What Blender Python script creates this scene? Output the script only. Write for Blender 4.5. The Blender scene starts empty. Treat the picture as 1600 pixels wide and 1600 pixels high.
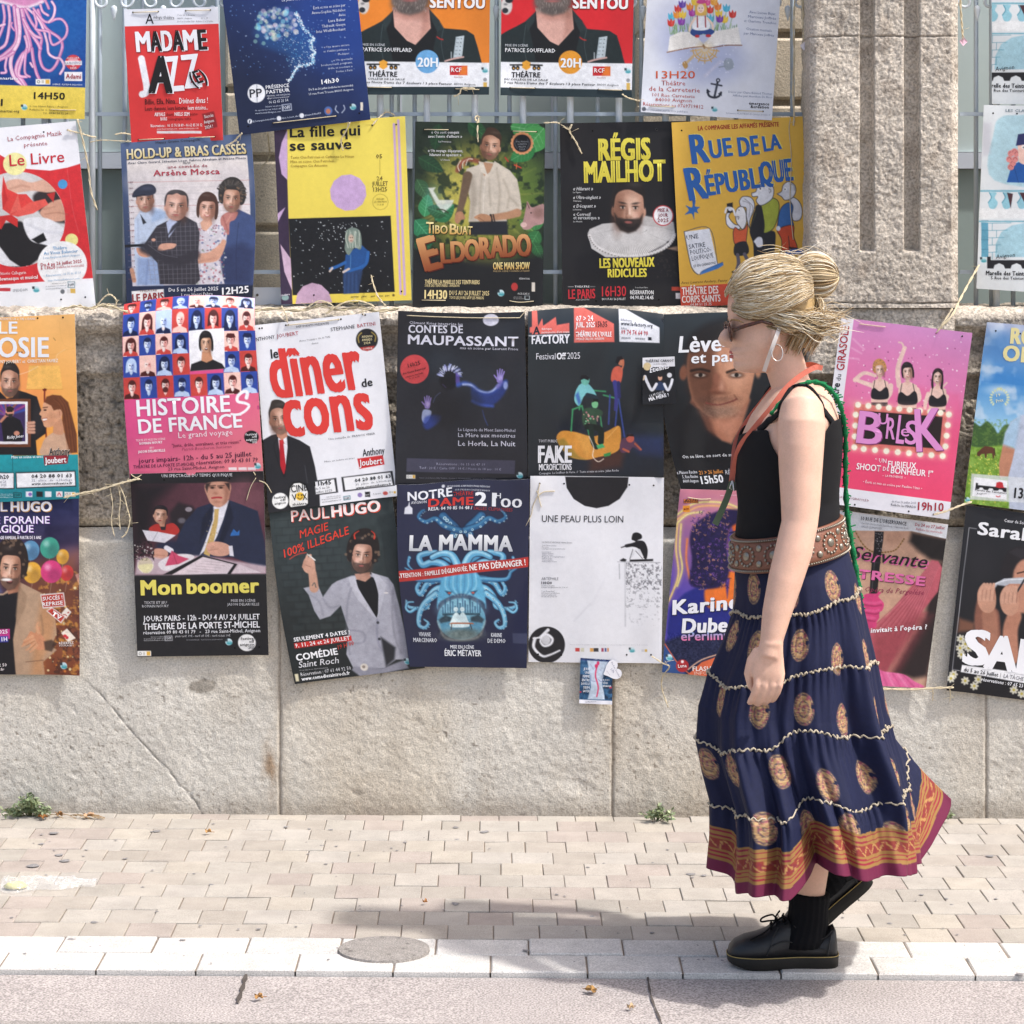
import bpy,bmesh,math,random
import numpy as np
from mathutils import Vector,Matrix
R=math.radians
C=bpy.context.scene.collection
rng=np.random.default_rng(7);random.seed(7)
FPX,HC,YH=4000.0,1.69,350.0
WALL=7.308
cam=bpy.data.cameras.new('camera');camo=bpy.data.objects.new('camera',cam);C.objects.link(camo)
camo.location=(0,0,HC);camo.rotation_euler=(R(90),0,0)
cam.sensor_width=36;cam.lens=FPX/1600*36;cam.shift_y=-(800-YH)/1600
cam.clip_start=0.05;cam.clip_end=500
sc=bpy.context.scene;sc.camera=camo
SUN=Vector((0.50,-0.22,0.83)).normalized()
w=bpy.data.worlds.new('World');sc.world=w;w.use_nodes=True
nt=w.node_tree;bg=nt.nodes['Background']
sky=nt.nodes.new('ShaderNodeTexSky');sky.sky_type='NISHITA';sky.sun_disc=False
sky.sun_elevation=math.asin(SUN.z);sky.sun_rotation=math.atan2(SUN.x,SUN.y)
sky.air_density=1.0;sky.dust_density=4.0;sky.ozone_density=1.0
nt.links.new(sky.outputs[0],bg.inputs[0]);bg.inputs[1].default_value=0.15
sl=bpy.data.lights.new('sun','SUN');sl.energy=2.5;sl.angle=R(2.2);sl.color=(1,.975,.94)
so=bpy.data.objects.new('sun',sl);C.objects.link(so);so.rotation_euler=SUN.to_track_quat('Z','Y').to_euler()
sc.view_settings.view_transform='Standard';sc.view_settings.look='None'
sc.view_settings.gamma=1;sc.view_settings.exposure=0.73
sc.cycles.use_denoising=True
def tag(o,label=None,cat=None,group=None,kind=None):
 if label:o['label']=label
 if cat:o['category']=cat
 if group:o['group']=group
 if kind:o['kind']=kind
 return o
def at(x,y,Y):
 return((x-800)/FPX*Y,Y,HC+(YH-y)/FPX*Y)
def zz(y,Y=WALL):return HC+(YH-y)/FPX*Y
def xx(x,Y=WALL):return(x-800)/FPX*Y
def s2l(c):
 c=np.clip(np.asarray(c,float),0,1)
 return np.where(c<=.04045,c/12.92,((c+.055)/1.055)**2.4)
def hx(h):
 if isinstance(h,str):return np.array([int(h[i:i+2],16)/255 for i in(0,2,4)])
 return np.asarray(h,float)
def lin(h):return tuple(s2l(hx(h)))+(1,)
def empty(name,loc,label=None,cat=None,group=None):
 o=bpy.data.objects.new(name,None);C.objects.link(o);o.location=loc;o.empty_display_size=.1
 return tag(o,label,cat,group)
def mesh(name,V,F,mat,parent=None,col=None,smooth=False,Fn=None):
 """V (n,3), F list or (m,k) array; col (n,3) linear base colours per vertex"""
 me=bpy.data.meshes.new(name);V=np.asarray(V,np.float32)
 if isinstance(F,np.ndarray):
  m,k=F.shape
  me.vertices.add(len(V));me.vertices.foreach_set('co',V.ravel())
  me.loops.add(m*k);me.loops.foreach_set('vertex_index',F.astype(np.int32).ravel())
  me.polygons.add(m);me.polygons.foreach_set('loop_start',np.arange(0,m*k,k,dtype=np.int32))
  me.update(calc_edges=True)
 else:
  me.from_pydata(V.tolist(),[],F)
 if col is not None:
  a=me.color_attributes.new('Col','FLOAT_COLOR','POINT')
  cc=np.ones((len(V),4),np.float32);cc[:,:3]=col
  a.data.foreach_set('color',cc.ravel())
 if smooth:me.shade_smooth()
 me.materials.append(mat)
 o=bpy.data.objects.new(name,me);C.objects.link(o)
 if parent is not None:
  o.parent=parent;o.matrix_parent_inverse=Matrix.Translation(-parent.location)
 return o
class MB:
 def __init__(s):s.V=[];s.F=[];s.c=[]
 def add(s,V,F,c=None):
  n=len(s.V);s.V+=[tuple(v)for v in V];s.F+=[tuple(i+n for i in f)for f in F]
  s.c+=[c if c is not None else(1,1,1)]*len(V)
 def box(s,x0,x1,y0,y1,z0,z1,c=None):
  s.add([(x,y,z)for x in(x0,x1)for y in(y0,y1)for z in(z0,z1)],[(0,1,3,2),(4,6,7,5),(0,4,5,1),(2,3,7,6),(0,2,6,4),(1,5,7,3)],c)
 def tube(s,P,r,n=8,c=None,cap=True):
  P=[Vector(p)for p in P];m=len(P);rr=r if hasattr(r,'__len__')else[r]*m
  V=[];F=[];up=None
  for i,p in enumerate(P):
   t=(P[min(i+1,m-1)]-P[max(i-1,0)])
   t=t.normalized()if t.length>1e-9 else Vector((0,0,1))
   if up is None:
    up=Vector((0,-1,0))if abs(t.y)<.9 else Vector((1,0,0))
   a=(up-t*up.dot(t)).normalized();b=t.cross(a);up=a
   for k in range(n):
    q=2*math.pi*k/n;V.append(p+(a*math.cos(q)+b*math.sin(q))*rr[i])
  for i in range(m-1):
   for k in range(n):
    k2=(k+1)%n;F.append((i*n+k,i*n+k2,(i+1)*n+k2,(i+1)*n+k))
  if cap:F+=[tuple(range(n-1,-1,-1)),tuple((m-1)*n+k for k in range(n))]
  s.add(V,F,c)
 def loft(s,rings,c=None,cap=True):
  n=len(rings[0]);V=[p for r in rings for p in r];F=[]
  for i in range(len(rings)-1):
   for k in range(n):
    k2=(k+1)%n;F.append((i*n+k,i*n+k2,(i+1)*n+k2,(i+1)*n+k))
  if cap:F+=[tuple(range(n-1,-1,-1)),tuple((len(rings)-1)*n+k for k in range(n))]
  s.add(V,F,c)
 def build(s,name,mat,parent=None,smooth=False,col=False):
  return mesh(name,np.array(s.V),s.F,mat,parent,np.array([tuple(q)[:3]for q in s.c])if col else None,smooth)
def cr(P,k=8,closed=False):
 P=np.asarray(P,float);n=len(P)
 if n<3:return P
 out=[];t=(np.arange(k)/k)[:,None]
 for i in range(n if closed else n-1):
  if closed:a,b,c,d=P[(i-1)%n],P[i],P[(i+1)%n],P[(i+2)%n]
  else:a,b,c,d=P[max(i-1,0)],P[i],P[i+1],P[min(i+2,n-1)]
  out.append(.5*(2*b+(c-a)*t+(2*a-5*b+4*c-d)*t**2+(3*b-a-3*c+d)*t**3))
 o=np.concatenate(out)
 return o if closed else np.vstack([o,P[-1:]])
_tab=np.random.default_rng(3).random((64,256,256)).astype(np.float32)
def vn(x,y,s=0):
 x=np.asarray(x,float);y=np.asarray(y,float);t=_tab[s%64]
 xi=np.floor(x).astype(int);yi=np.floor(y).astype(int);fx=x-xi;fy=y-yi
 fx=fx*fx*(3-2*fx);fy=fy*fy*(3-2*fy);a,b=xi&255,yi&255;a1,b1=(xi+1)&255,(yi+1)&255
 return(t[a,b]*(1-fx)+t[a1,b]*fx)*(1-fy)+(t[a,b1]*(1-fx)+t[a1,b1]*fx)*fy
def fbm(x,y,s=0,o=4):
 r=0;a=.5;tot=0
 for i in range(o):r=r+a*vn(x*2**i+i*17.3,y*2**i+i*9.1,s+i);tot+=a;a*=.55
 return r/tot
def material(name,rough=.8,spec=.3,color=None,attr=False):
 m=bpy.data.materials.new(name);m.use_nodes=True;t=m.node_tree
 b=t.nodes['Principled BSDF'];b.inputs['Roughness'].default_value=rough;b.inputs['Specular IOR Level'].default_value=spec
 if color:b.inputs['Base Color'].default_value=lin(color)if isinstance(color,str)else tuple(color)+(1,)
 if attr:
  a=t.nodes.new('ShaderNodeAttribute');a.attribute_name='Col';t.links.new(a.outputs['Color'],b.inputs['Base Color'])
 return m
def texco(t,scale=(1,1,1)):
 g=t.nodes.new('ShaderNodeTexCoord');mp=t.nodes.new('ShaderNodeMapping');mp.inputs['Scale'].default_value=scale
 t.links.new(g.outputs['Object'],mp.inputs['Vector']);return mp.outputs['Vector']
def rough_mat(name,base=None,attr=False,var=.25,vscale=9,speck=0.,sscale=260,bump=.4,bscale=90,bdist=.004,rough=.9,spec=.2,pit=0.,pscale=120):
 """painted or mineral surface: colour varied by noise, dark specks, bump from two noises"""
 m=material(name,rough,spec);t=m.node_tree;b=t.nodes['Principled BSDF'];L=t.links.new;N=t.nodes.new
 v=texco(t)
 n1=N('ShaderNodeTexNoise');n1.inputs['Scale'].default_value=vscale;n1.inputs['Detail'].default_value=8;n1.inputs['Roughness'].default_value=.65;L(v,n1.inputs['Vector'])
 r1=N('ShaderNodeMapRange');r1.inputs[1].default_value=.3;r1.inputs[2].default_value=.7;r1.inputs[3].default_value=1-var;r1.inputs[4].default_value=1+var*.6;L(n1.outputs[0],r1.inputs[0])
 if attr:a=N('ShaderNodeAttribute');a.attribute_name='Col';src=a.outputs['Color']
 else:a=N('ShaderNodeRGB');a.outputs[0].default_value=lin(base);src=a.outputs[0]
 mx=N('ShaderNodeMix');mx.data_type='RGBA';mx.blend_type='MULTIPLY';mx.inputs[0].default_value=1;L(src,mx.inputs[6]);L(r1.outputs[0],mx.inputs[7]);out=mx.outputs[2]
 if speck:
  n2=N('ShaderNodeTexNoise');n2.inputs['Scale'].default_value=sscale;n2.inputs['Detail'].default_value=3;L(v,n2.inputs['Vector'])
  r2=N('ShaderNodeMapRange');r2.inputs[1].default_value=.35;r2.inputs[2].default_value=.62;r2.inputs[3].default_value=1-speck;r2.inputs[4].default_value=1+speck*.35;L(n2.outputs[0],r2.inputs[0])
  m2=N('ShaderNodeMix');m2.data_type='RGBA';m2.blend_type='MULTIPLY';m2.inputs[0].default_value=1;L(out,m2.inputs[6]);L(r2.outputs[0],m2.inputs[7]);out=m2.outputs[2]
 if pit:
  vo=N('ShaderNodeTexVoronoi');vo.inputs['Scale'].default_value=pscale;L(v,vo.inputs['Vector'])
  r3=N('ShaderNodeMapRange');r3.inputs[1].default_value=.08;r3.inputs[2].default_value=.3;r3.inputs[3].default_value=1-pit;r3.inputs[4].default_value=1;L(vo.outputs['Distance'],r3.inputs[0])
  n4=N('ShaderNodeTexNoise');n4.inputs['Scale'].default_value=14;L(v,n4.inputs['Vector'])
  r4=N('ShaderNodeMapRange');r4.inputs[1].default_value=.45;r4.inputs[2].default_value=.62;L(n4.outputs[0],r4.inputs[0])
  m3=N('ShaderNodeMix');m3.data_type='RGBA';m3.blend_type='MULTIPLY';L(r4.outputs[0],m3.inputs[0]);L(out,m3.inputs[6]);L(r3.outputs[0],m3.inputs[7]);out=m3.outputs[2]
 L(out,b.inputs['Base Color'])
 n3=N('ShaderNodeTexNoise');n3.inputs['Scale'].default_value=bscale;n3.inputs['Detail'].default_value=6;n3.inputs['Roughness'].default_value=.6;L(v,n3.inputs['Vector'])
 bp=N('ShaderNodeBump');bp.inputs['Strength'].default_value=bump;bp.inputs['Distance'].default_value=bdist;L(n3.outputs[0],bp.inputs['Height']);L(bp.outputs[0],b.inputs['Normal'])
 return m
PRINT=material('printed_paper',.5,.35,attr=True)
GLOSS=material('laminated_paper',.28,.45,attr=True)
SL=-0.0062
def gz(X,z=0.):return z+SL*X
def sheet(name,x0,x1,y0,y1,z,m,n=2):
 X=np.linspace(x0,x1,n);V=[(x,y,gz(x,z))for y in(y0,y1)for x in X]
 return mesh(name,V,[(i,i+1,n+i+1,n+i)for i in range(n-1)],m)
m_road=rough_mat('pink_asphalt','aea6a2',var=.10,vscale=5,speck=.5,sscale=210,bump=.5,bscale=240,bdist=.004,rough=.9,pit=.35,pscale=130)
m_soil=rough_mat('bedding_mortar','8a7d70',var=.3,bump=.6)
tag(sheet('ground',-60,60,-60,60,-.16,m_soil),kind='structure')
KY0,KY1,KY2=5.79,5.922,6.049
tag(sheet('road',-30,30,-20,KY0-.004,-.014,m_road),kind='structure')
tag(sheet('pavement_bed',-12,12,KY0,7.4,-.0045,m_soil),kind='structure')
m_dark=rough_mat('joint_tar','57504b',var=.3,bump=.5)
def strip(name,pts,wd,z,m):
 P=cr([(p[0],p[1])for p in pts],6);V=[];n=len(P)
 for i,p in enumerate(P):
  d=P[min(i+1,n-1)]-P[max(i-1,0)];d=d/np.hypot(*d);nx,ny=-d[1],d[0]
  q=wd*(1+.5*math.sin(i*2.1));V+=[(p[0]+nx*q,p[1]+ny*q,gz(p[0],z)),(p[0]-nx*q,p[1]-ny*q,gz(p[0],z))]
 return tag(mesh(name,V,[(2*i,2*i+1,2*i+3,2*i+2)for i in range(n-1)],m),kind='structure')
def gp(x,y,z=0.):
 Y=(HC-z)*FPX/(y-YH);return((x-800)/FPX*Y,Y)
strip('road_joint',[gp(386,1521,-.014),gp(380,1545,-.014),gp(371,1572,-.014)],.0045,-.010,m_dark)
strip('road_joint',[gp(1012,1528,-.014),gp(1018,1560,-.014),gp(1035,1605,-.014),gp(1045,1650,-.014)],.0022,-.010,m_dark)
m_lane=rough_mat('grey_asphalt','9a948f',var=.15,speck=.5,sscale=230,bump=.5,bscale=260,bdist=.003)
tag(sheet('carriageway',-30,30,-20,5.44,-.010,m_lane),kind='structure')
def brick(mb,x0,x1,y0,y1,c,z=0.,ch=.0016,lean=0):
 a=[(x0,y0),(x1,y0),(x1+lean,y1),(x0+lean,y1)];dz=rng.normal(0,.0009)
 i=[(x0+ch,y0+ch),(x1-ch,y0+ch),(x1-ch+lean,y1-ch),(x0+ch+lean,y1-ch)]
 j=lambda:rng.normal(0,.0006)
 V=[(p[0],p[1],gz(p[0],z-.03))for p in a]+[(p[0],p[1],gz(p[0],z+dz-ch))for p in a]+[(p[0],p[1],gz(p[0],z+dz+j()))for p in i]
 mb.add(V,[(8,9,10,11)]+[(q,(q+1)%4,4+(q+1)%4,4+q)for q in range(4)]+[(4+q,4+(q+1)%4,8+(q+1)%4,8+q)for q in range(4)],c)
pv=MB();tones=['d5ccbf','d3c9bc','d7cfc3','d0c6b9','d6cdc1','d2c5ba','d8d0c5','cfc2b7','cdc5b9','d8cebf']
nrow=11;rd=(7.32-KY2)/nrow*.9999
for r in range(nrow+1):
 y0=KY2+.003+r*.1195;y1=y0+.1180
 if y0>7.30:break
 off=(r*.41%1)*.109+rng.uniform(-.012,.012);x=-3.2+off
 while x<3.3:
  wd=.109+rng.normal(0,.0012)
  c=np.array(lin(tones[rng.integers(len(tones))])[:3])*rng.uniform(.95,1.03)*.64
  brick(pv,x,x+wd-.0013-abs(rng.normal(0,.0006)),y0+rng.normal(0,.0006),min(y1,7.315),c,lean=-.0012);x+=wd
m_pave=rough_mat('concrete_paver',attr=True,var=.16,vscale=9,speck=.2,sscale=420,bump=.35,bscale=420,bdist=.002,rough=.85)
tag(pv.build('pavement',m_pave,col=True),kind='structure')
kb=MB()
for r,(y0,y1,zt)in enumerate(((KY1+.002,KY2,.001),(KY0,KY1-.002,0.))):
 x=-3.2+(.06 if r else .165)
 while x<3.3:
  wd=.221+rng.normal(0,.003);c=np.array(lin('dcd8d2')[:3])*rng.uniform(.9,1.02)*.9
  brick(kb,x,x+wd-.004,y0,y1,c,zt,.003);x+=wd
m_kerb=rough_mat('kerb_stone',attr=True,var=.16,vscale=16,speck=.28,sscale=300,bump=.5,bscale=300,bdist=.003,pit=.3,pscale=90)
tag(kb.build('kerb',m_kerb,col=True),kind='structure')
gm=MB()
for x,y,q in[(84,1307,9),(245,1303,8),(65,1324,6),(93,1341,8),(102,1350,10),(196,1346,5),(52,1358,12),(111,1473,8),(285,1473,6),(245,1429,4),(147,1446,7),(404,1455,5),(517,1299,5),(502,1324,5),(447,1295,5),(712,1294,6),(756,1301,7),(714,1313,5),(711,1413,8),(633,1318,4),(712,1415,6),(1547,1334,8),(821,1486,7),(1290,1498,8),(1594,1518,8),(760,1300,6),(1080,1365,9),(1100,1367,6),(1019,1457,5),(1235,1417,6),(925,1432,5),(560,1500,4),(1440,1395,5),(1390,1440,5),(330,1386,5),(870,1398,4)]+[(rng.uniform(0,1600),rng.uniform(1290,1460),rng.uniform(1.5,4))for _ in range(70)]+[(rng.uniform(0,1600),rng.uniform(1472,1512),rng.uniform(1.5,3.5))for _ in range(24)]:
 X,Y=gp(x,y);rr=q*Y/FPX*.8;a0=rng.uniform(0,6);z=.0035
 V=[(X,Y,gz(X,z))]+[(X+rr*(1+.25*math.sin(3*t+a0))*math.cos(t),Y+rr*1.0*(1+.2*math.cos(2*t+a0))*math.sin(t),gz(X,z-.0015))for t in np.linspace(0,2*math.pi,15)[:-1]]
 gm.add(V,[(0,1+i,1+(i+1)%14)for i in range(14)])
tag(gm.build('gum_marks',rough_mat('trodden_gum','8d8a89',var=.15,speck=.3,bump=.2)),kind='stuff')
X,Y=gp(600,1487);rr=72*Y/FPX
cv=MB();n=56
rings=[[(X+rr*k*math.cos(t),Y+rr*k*math.sin(t)*.96,gz(X,z))for t in np.linspace(0,2*math.pi,n+1)[:-1]]for k,z in((1,-.004),(.985,.0065),(.9,.0075),(.5,.0085),(.02,.009))]
cv.loft(rings);m_cov=rough_mat('cracked_asphalt','9d9791',var=.2,vscale=30,speck=.35,sscale=280,bump=.8,bscale=180,bdist=.005,pit=.6,pscale=34)
tag(cv.build('utility_cover',m_cov),'round cracked asphalt cover set into the white kerb stones','cover')
m_iron=rough_mat('iron','6d665e',bump=.3)
def swept(name,prof,amp,colf,mat,parent,x0=-2.3,x1=2.3,dx=.0036,dz=.0036,dispf=None,scale=60,smooth=False,grooves=None):
 P=[np.array(prof[0],float)]
 for a,b in zip(prof[:-1],prof[1:]):
  a=np.array(a,float);b=np.array(b,float);k=max(1,int(np.hypot(*(b-a))/dz))
  P+=[a+(b-a)*(i+1)/k for i in range(k)]
 P=np.array(P);t=np.gradient(P,axis=0);t/=np.hypot(t[:,0],t[:,1])[:,None]+1e-9
 Nn=np.stack([t[:,1],-t[:,0]],1)
 X=np.arange(x0,x1+dx,dx);XX,SS=np.meshgrid(X,np.concatenate([[0],np.cumsum(np.hypot(*np.diff(P,axis=0).T))]),indexing='ij')
 Yp=np.broadcast_to(P[:,0],XX.shape);Zp=np.broadcast_to(P[:,1],XX.shape)
 d=dispf(XX,Zp,SS)
 V=np.stack([XX,Yp+Nn[:,0]*d,Zp+Nn[:,1]*d],-1).reshape(-1,3)
 nx,nz=XX.shape;I=np.arange(nx*nz).reshape(nx,nz)
 F=np.stack([I[:-1,:-1],I[:-1,1:],I[1:,1:],I[1:,:-1]],-1).reshape(-1,4)
 col=colf(XX,Zp).reshape(-1,3)
 return mesh(name,V,F,mat,parent,col,smooth)
m_smooth=rough_mat('weathered_render',attr=True,var=.10,vscale=7,speck=.22,sscale=240,bump=.55,bscale=210,bdist=.004,pit=.35,pscale=75)
m_roughst=rough_mat('pitted_limestone',attr=True,var=.16,vscale=12,speck=.38,sscale=130,bump=.9,bscale=120,bdist=.006,pit=.5,pscale=80)
wall=empty('boundary_wall',(0,WALL,0),'weathered pale stone boundary wall with smooth plinth and rough pitted course above','wall')
def seg_d(X,Z,pts):
 P=[(xx(a),zz(b))for a,b in pts];D=np.full(X.shape,9.)
 for(ax,az),(bx,bz)in zip(P[:-1],P[1:]):
  ex,ez=bx-ax,bz-az;t=np.clip(((X-ax)*ex+(Z-az)*ez)/(ex*ex+ez*ez),0,1);D=np.minimum(D,np.hypot(X-ax-t*ex,Z-az-t*ez))
 return D
JOINTS=[(437,830),(957,830),(1541,830),(-95,830)]
CRACK=[(128,1058),(150,1078),(175,1105),(188,1122),(212,1150),(236,1175),(250,1192),(268,1210),(288,1232),(305,1252),(318,1275)]
CRACK2=[(236,1178),(262,1200),(280,1228),(300,1240)]
def joint_d(X,Z):
 D=np.full(X.shape,9.)
 for x,_ in JOINTS:D=np.minimum(D,np.abs(X-xx(x)-.004*(fbm(Z*30,Z*0+x,5)-.5)))
 return D
def pl_disp(X,Z,S):
 d=(fbm(X*9,Z*9,1)-.5)*.006+(fbm(X*70,Z*70,9,3)-.5)*.0035
 pits=np.clip(vn(X*130,Z*130,14)-.80,0,1)*np.clip(fbm(X*8,Z*8,20)-.35,0,1)*4
 d-=pits*.008
 w=np.clip(1-joint_d(X,Z)/.006,0,1);d-=w*.007
 c=np.clip(1-seg_d(X,Z,CRACK)/.0028,0,1)*np.clip(vn(X*60,Z*60,3)*1.4-.2,.1,1);d-=c*.006
 c=np.clip(1-seg_d(X,Z,CRACK2)/.0022,0,1);d-=c*.004
 for a,b,r in((318,1072,26),(890,1215,20),(912,1232,14),(690,1215,8),(557,1240,7),(120,1210,6),(650,1130,10),(1022,1190,12)):
  q=np.hypot((X-xx(a))/1.3,Z-zz(b))/(r*WALL/FPX)+(fbm(X*50,Z*50,4)-.5)*.9;d-=np.clip(1.1-q,0,.5)*.005
 return d
def pl_col(X,Z):
 base=np.array(lin('cec9bf')[:3])*.95;c=np.ones(X.shape+(3,))*base
 k=fbm(X*2.2,Z*2.2,30);c*=(.88+.24*k)[...,None]
 br=np.array(lin('b8a88f')[:3])
 def mixin(w,col):c[:]=c*(1-w[...,None])+np.array(col)*w[...,None]
 mixin(.45*np.clip((fbm(X*3+7,Z*1.2,33)-.42)*3.5,0,1),br)
 mixin(.5*np.clip(1.3-Z/.05+.8*(fbm(X*14,Z*14,8)-.5),0,1),lin('857a6c')[:3])
 st=np.clip(1-np.abs(X-xx(424)-.01*(fbm(Z*18,Z*0,2)-.5))/.035,0,1)*np.clip(1-np.abs(Z-zz(1200))/.13,0,1)*np.clip(fbm(X*40,Z*22,6)*2.2-.55,0,1)
 mixin(.75*np.clip(st*1.6,0,1),lin('8a6a45')[:3])
 for x,wd,al in((444,.030,.35),(962,.02,.35),(1533,.02,.3),(560,.02,.15),(760,.03,.15),(1090,.02,.2)):
  s=np.clip(1-np.abs(X-xx(x)-.02*(fbm(Z*9,Z*0+x,7)-.5))/wd,0,1)*np.clip(fbm(X*30,Z*9,12)*2-.4,0,1);mixin(al*s,lin('8c7b63')[:3])
 mixin(.55*np.clip(1-joint_d(X,Z)/.005,0,1),lin('6e5b45')[:3])
 mixin(.6*np.clip(1-seg_d(X,Z,CRACK)/.0018,0,1)*np.clip(vn(X*55,Z*55,3)*1.6,.25,1),lin('4d443b')[:3])
 q=np.hypot((X-xx(318))/1.75,Z-zz(1072))/.021+(fbm(X*60,Z*60,4)-.5)*.8;mixin(.8*np.clip((1.05-q)*6,0,1),lin('8a8378')[:3])
 wp=np.clip(fbm(X*5+3,Z*5,41)-.62,0,1)*3;mixin(np.clip(wp,0,.5)*.6,lin('e2dccf')[:3])
 ps=np.clip((vn(X*150,Z*150,44)-.80)*7,0,1)*np.clip((fbm(X*6,Z*6,46)-.42)*5,0,1);mixin(ps*.75,lin('6b5f51')[:3])
 return c
YD=WALL+.030
swept('plinth',[(YD+.012,zz(826)),(WALL+.004,zz(843)),(WALL,zz(847)),(WALL,-.06)],0,pl_col,m_smooth,wall,dispf=pl_disp)
def dd_disp(X,Z,S):
 up=np.clip((Z-zz(806))/.02,0,1)
 r=1-np.abs(2*fbm(X*42,Z*42,21,4)-1)
 d=(fbm(X*12,Z*12,11)-.5)*.012+(r-.7)*.010+(fbm(X*120,Z*120,17,2)-.5)*.006
 d-=np.clip(vn(X*95,Z*95,23)-.68,0,1)*.03
 return d*(.15+.85*up)
def dd_col(X,Z):
 c=np.ones(X.shape+(3,))*np.array(lin('b8ac9b')[:3]);c*=(.72+.55*fbm(X*6,Z*6,50))[...,None]
 p=np.clip((vn(X*95,Z*95,23)-.70)*4,0,1)*.5;c*=(1-p)[...,None]
 g=np.clip((fbm(X*22,Z*22,52)-.5)*5,0,1)*.35;c=c*(1-g[...,None])+np.array(lin('77736c')[:3])*g[...,None]
 m=np.clip((zz(808)-Z)/.012,0,1);c=c*(1-m[...,None])+np.array(lin('cdbfa9')[:3])*m[...,None]
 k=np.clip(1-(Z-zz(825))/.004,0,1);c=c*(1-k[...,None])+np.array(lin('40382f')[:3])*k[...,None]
 return c
swept('rough_course',[(YD-.004,zz(587)),(YD,zz(592)),(YD,zz(812)),(YD+.014,zz(822)),(YD+.02,zz(828))],0,dd_col,m_roughst,wall,dispf=dd_disp)
def cp_disp(X,Z,S):
 r=1-np.abs(2*fbm(X*38,S*38,61,4)-1)
 return(fbm(X*10,S*10,62)-.5)*.016+(r-.7)*.009-np.clip(vn(X*100,S*100,63)-.7,0,1)*.02
def cp_col(X,Z):
 c=np.ones(X.shape+(3,))*np.array(lin('c4b9aa')[:3]);c*=(.70+.6*fbm(X*9,Z*9,64))[...,None]
 g=np.clip((fbm(X*18,Z*40,66)-.52)*6,0,1)*.5;return c*(1-g[...,None])+np.array(lin('726c64')[:3])*g[...,None]
prof=[(WALL+.32,zz(480)),(WALL+.01,zz(484)),(WALL-.012,zz(489)),(WALL-.024,zz(498)),(WALL-.022,zz(508)),(WALL-.004,zz(516)),(WALL+.020,zz(527)),(WALL+.031,zz(541)),(WALL+.027,zz(553)),(WALL+.012,zz(560)),(WALL+.010,zz(583)),(WALL+.024,zz(588))]
swept('coping',prof,0,cp_col,m_roughst,wall,dispf=cp_disp)
pil=empty('stone_pilaster',(xx(1385),WALL,zz(560)),'fluted weathered limestone pilaster between two stretches of railing','pilaster')
PF=WALL-.045
def pil_col(X,Z):
 c=np.ones(X.shape+(3,))*np.array(lin('cdc2b3')[:3])*.95;c*=(.78+.42*fbm(X*7,Z*7,71))[...,None]
 g=np.clip((fbm(X*16,Z*16,72)-.55)*6,0,1)*.4;c=c*(1-g[...,None])+np.array(lin('8d7d6d')[:3])*g[...,None]
 for y,wd,tone in((57,.0025,'6f6052'),(267,.0022,'ddd2c2')):
  k=np.clip(1-np.abs(Z-zz(y,PF)-.006*(fbm(X*14,X*0,74)-.5))/wd,0,1)*.8;c=c*(1-k[...,None])+np.array(lin(tone)[:3])*k[...,None]
 k=np.clip(1-np.abs(Z-zz(474,PF)-.012*(fbm(X*10,X*0,75)-.5))/.0025,0,1)*.8;c=c*(1-k[...,None])+np.array(lin('54473b')[:3])*k[...,None]
 return c
def pillar_part(name,x0,x1,y0,y1,flutes,side=.2,amp=1.,fwd=0.):
 xs=[xx(x0,PF)]
 X=np.arange(xx(x0,PF),xx(x1,PF)+.001,.003);Z=np.arange(zz(y1,PF),zz(y0,PF),.003)
 XX,ZZ=np.meshgrid(X,Z,indexing='ij');Yv=np.full(XX.shape,PF+fwd)
 for a,b in flutes:
  xa,xb=xx(a,PF),xx(b,PF);s=np.clip(np.minimum((XX-xa)/.003,(xb-XX)/.003)+.5,0,1)*np.clip((ZZ-zz(393,PF))/.006,0,1)
  u=np.clip((XX-xa)/(xb-xa),0,1);Yv+=s*(.016+.024*np.sqrt(np.clip(4*u*(1-u),0,1)))
 xl,xr=X[0],X[-1]
 Yv+=np.clip(1-(xr-XX)/.022,0,1)*.022*(1 if flutes else .4)+np.clip(1-(XX-xl)/.02,0,1)**2*.016
 r=1-np.abs(2*fbm(XX*34,ZZ*34,76,4)-1)
 Yv-=((fbm(XX*8,ZZ*8,77)-.5)*.012+(r-.7)*.0055+(fbm(XX*110,ZZ*110,78,2)-.5)*.003-np.clip(vn(XX*90,ZZ*90,79)-.78,0,1)*.018)*amp
 for y in(57,474):Yv+=np.clip(1-np.abs(ZZ-zz(y,PF)-.010*(fbm(XX*12,XX*0,75)-.5))/.003,0,1)*.008
 nx,nz=XX.shape;V=np.stack([XX,Yv,ZZ],-1).reshape(-1,3);I=np.arange(nx*nz).reshape(nx,nz)
 F=[np.stack([I[:-1,:-1],I[1:,:-1],I[1:,1:],I[:-1,1:]],-1).reshape(-1,4)]
 col=pil_col(XX,ZZ).reshape(-1,3);VV=[V];CC=[col];n=len(V)
 for s in(0,-1):
  e=I[s];k=9;ys=np.linspace(0,side,k)[1:]
  pts=V[e];blk=[e]
  for y in ys:
   nv=pts.copy();nv[:,1]+=y;nv[:,0]+=(fbm(nv[:,2]*30,nv[:,1]*30,80)-.5)*.012*(1 if s==0 else 1);VV.append(nv);CC.append(col[e]);blk.append(np.arange(n,n+len(e)));n+=len(e)
  for a,b in zip(blk[:-1],blk[1:]):
   q=np.stack([a[:-1],a[1:],b[1:],b[:-1]],-1);F.append(q if s==0 else q[:,::-1])
 return mesh(name,np.vstack(VV),np.vstack(F),m_roughst,pil,np.vstack(CC))
pillar_part('shaft',1266,1499,-330,481,[(1344,1366),(1413,1437)])
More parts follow.
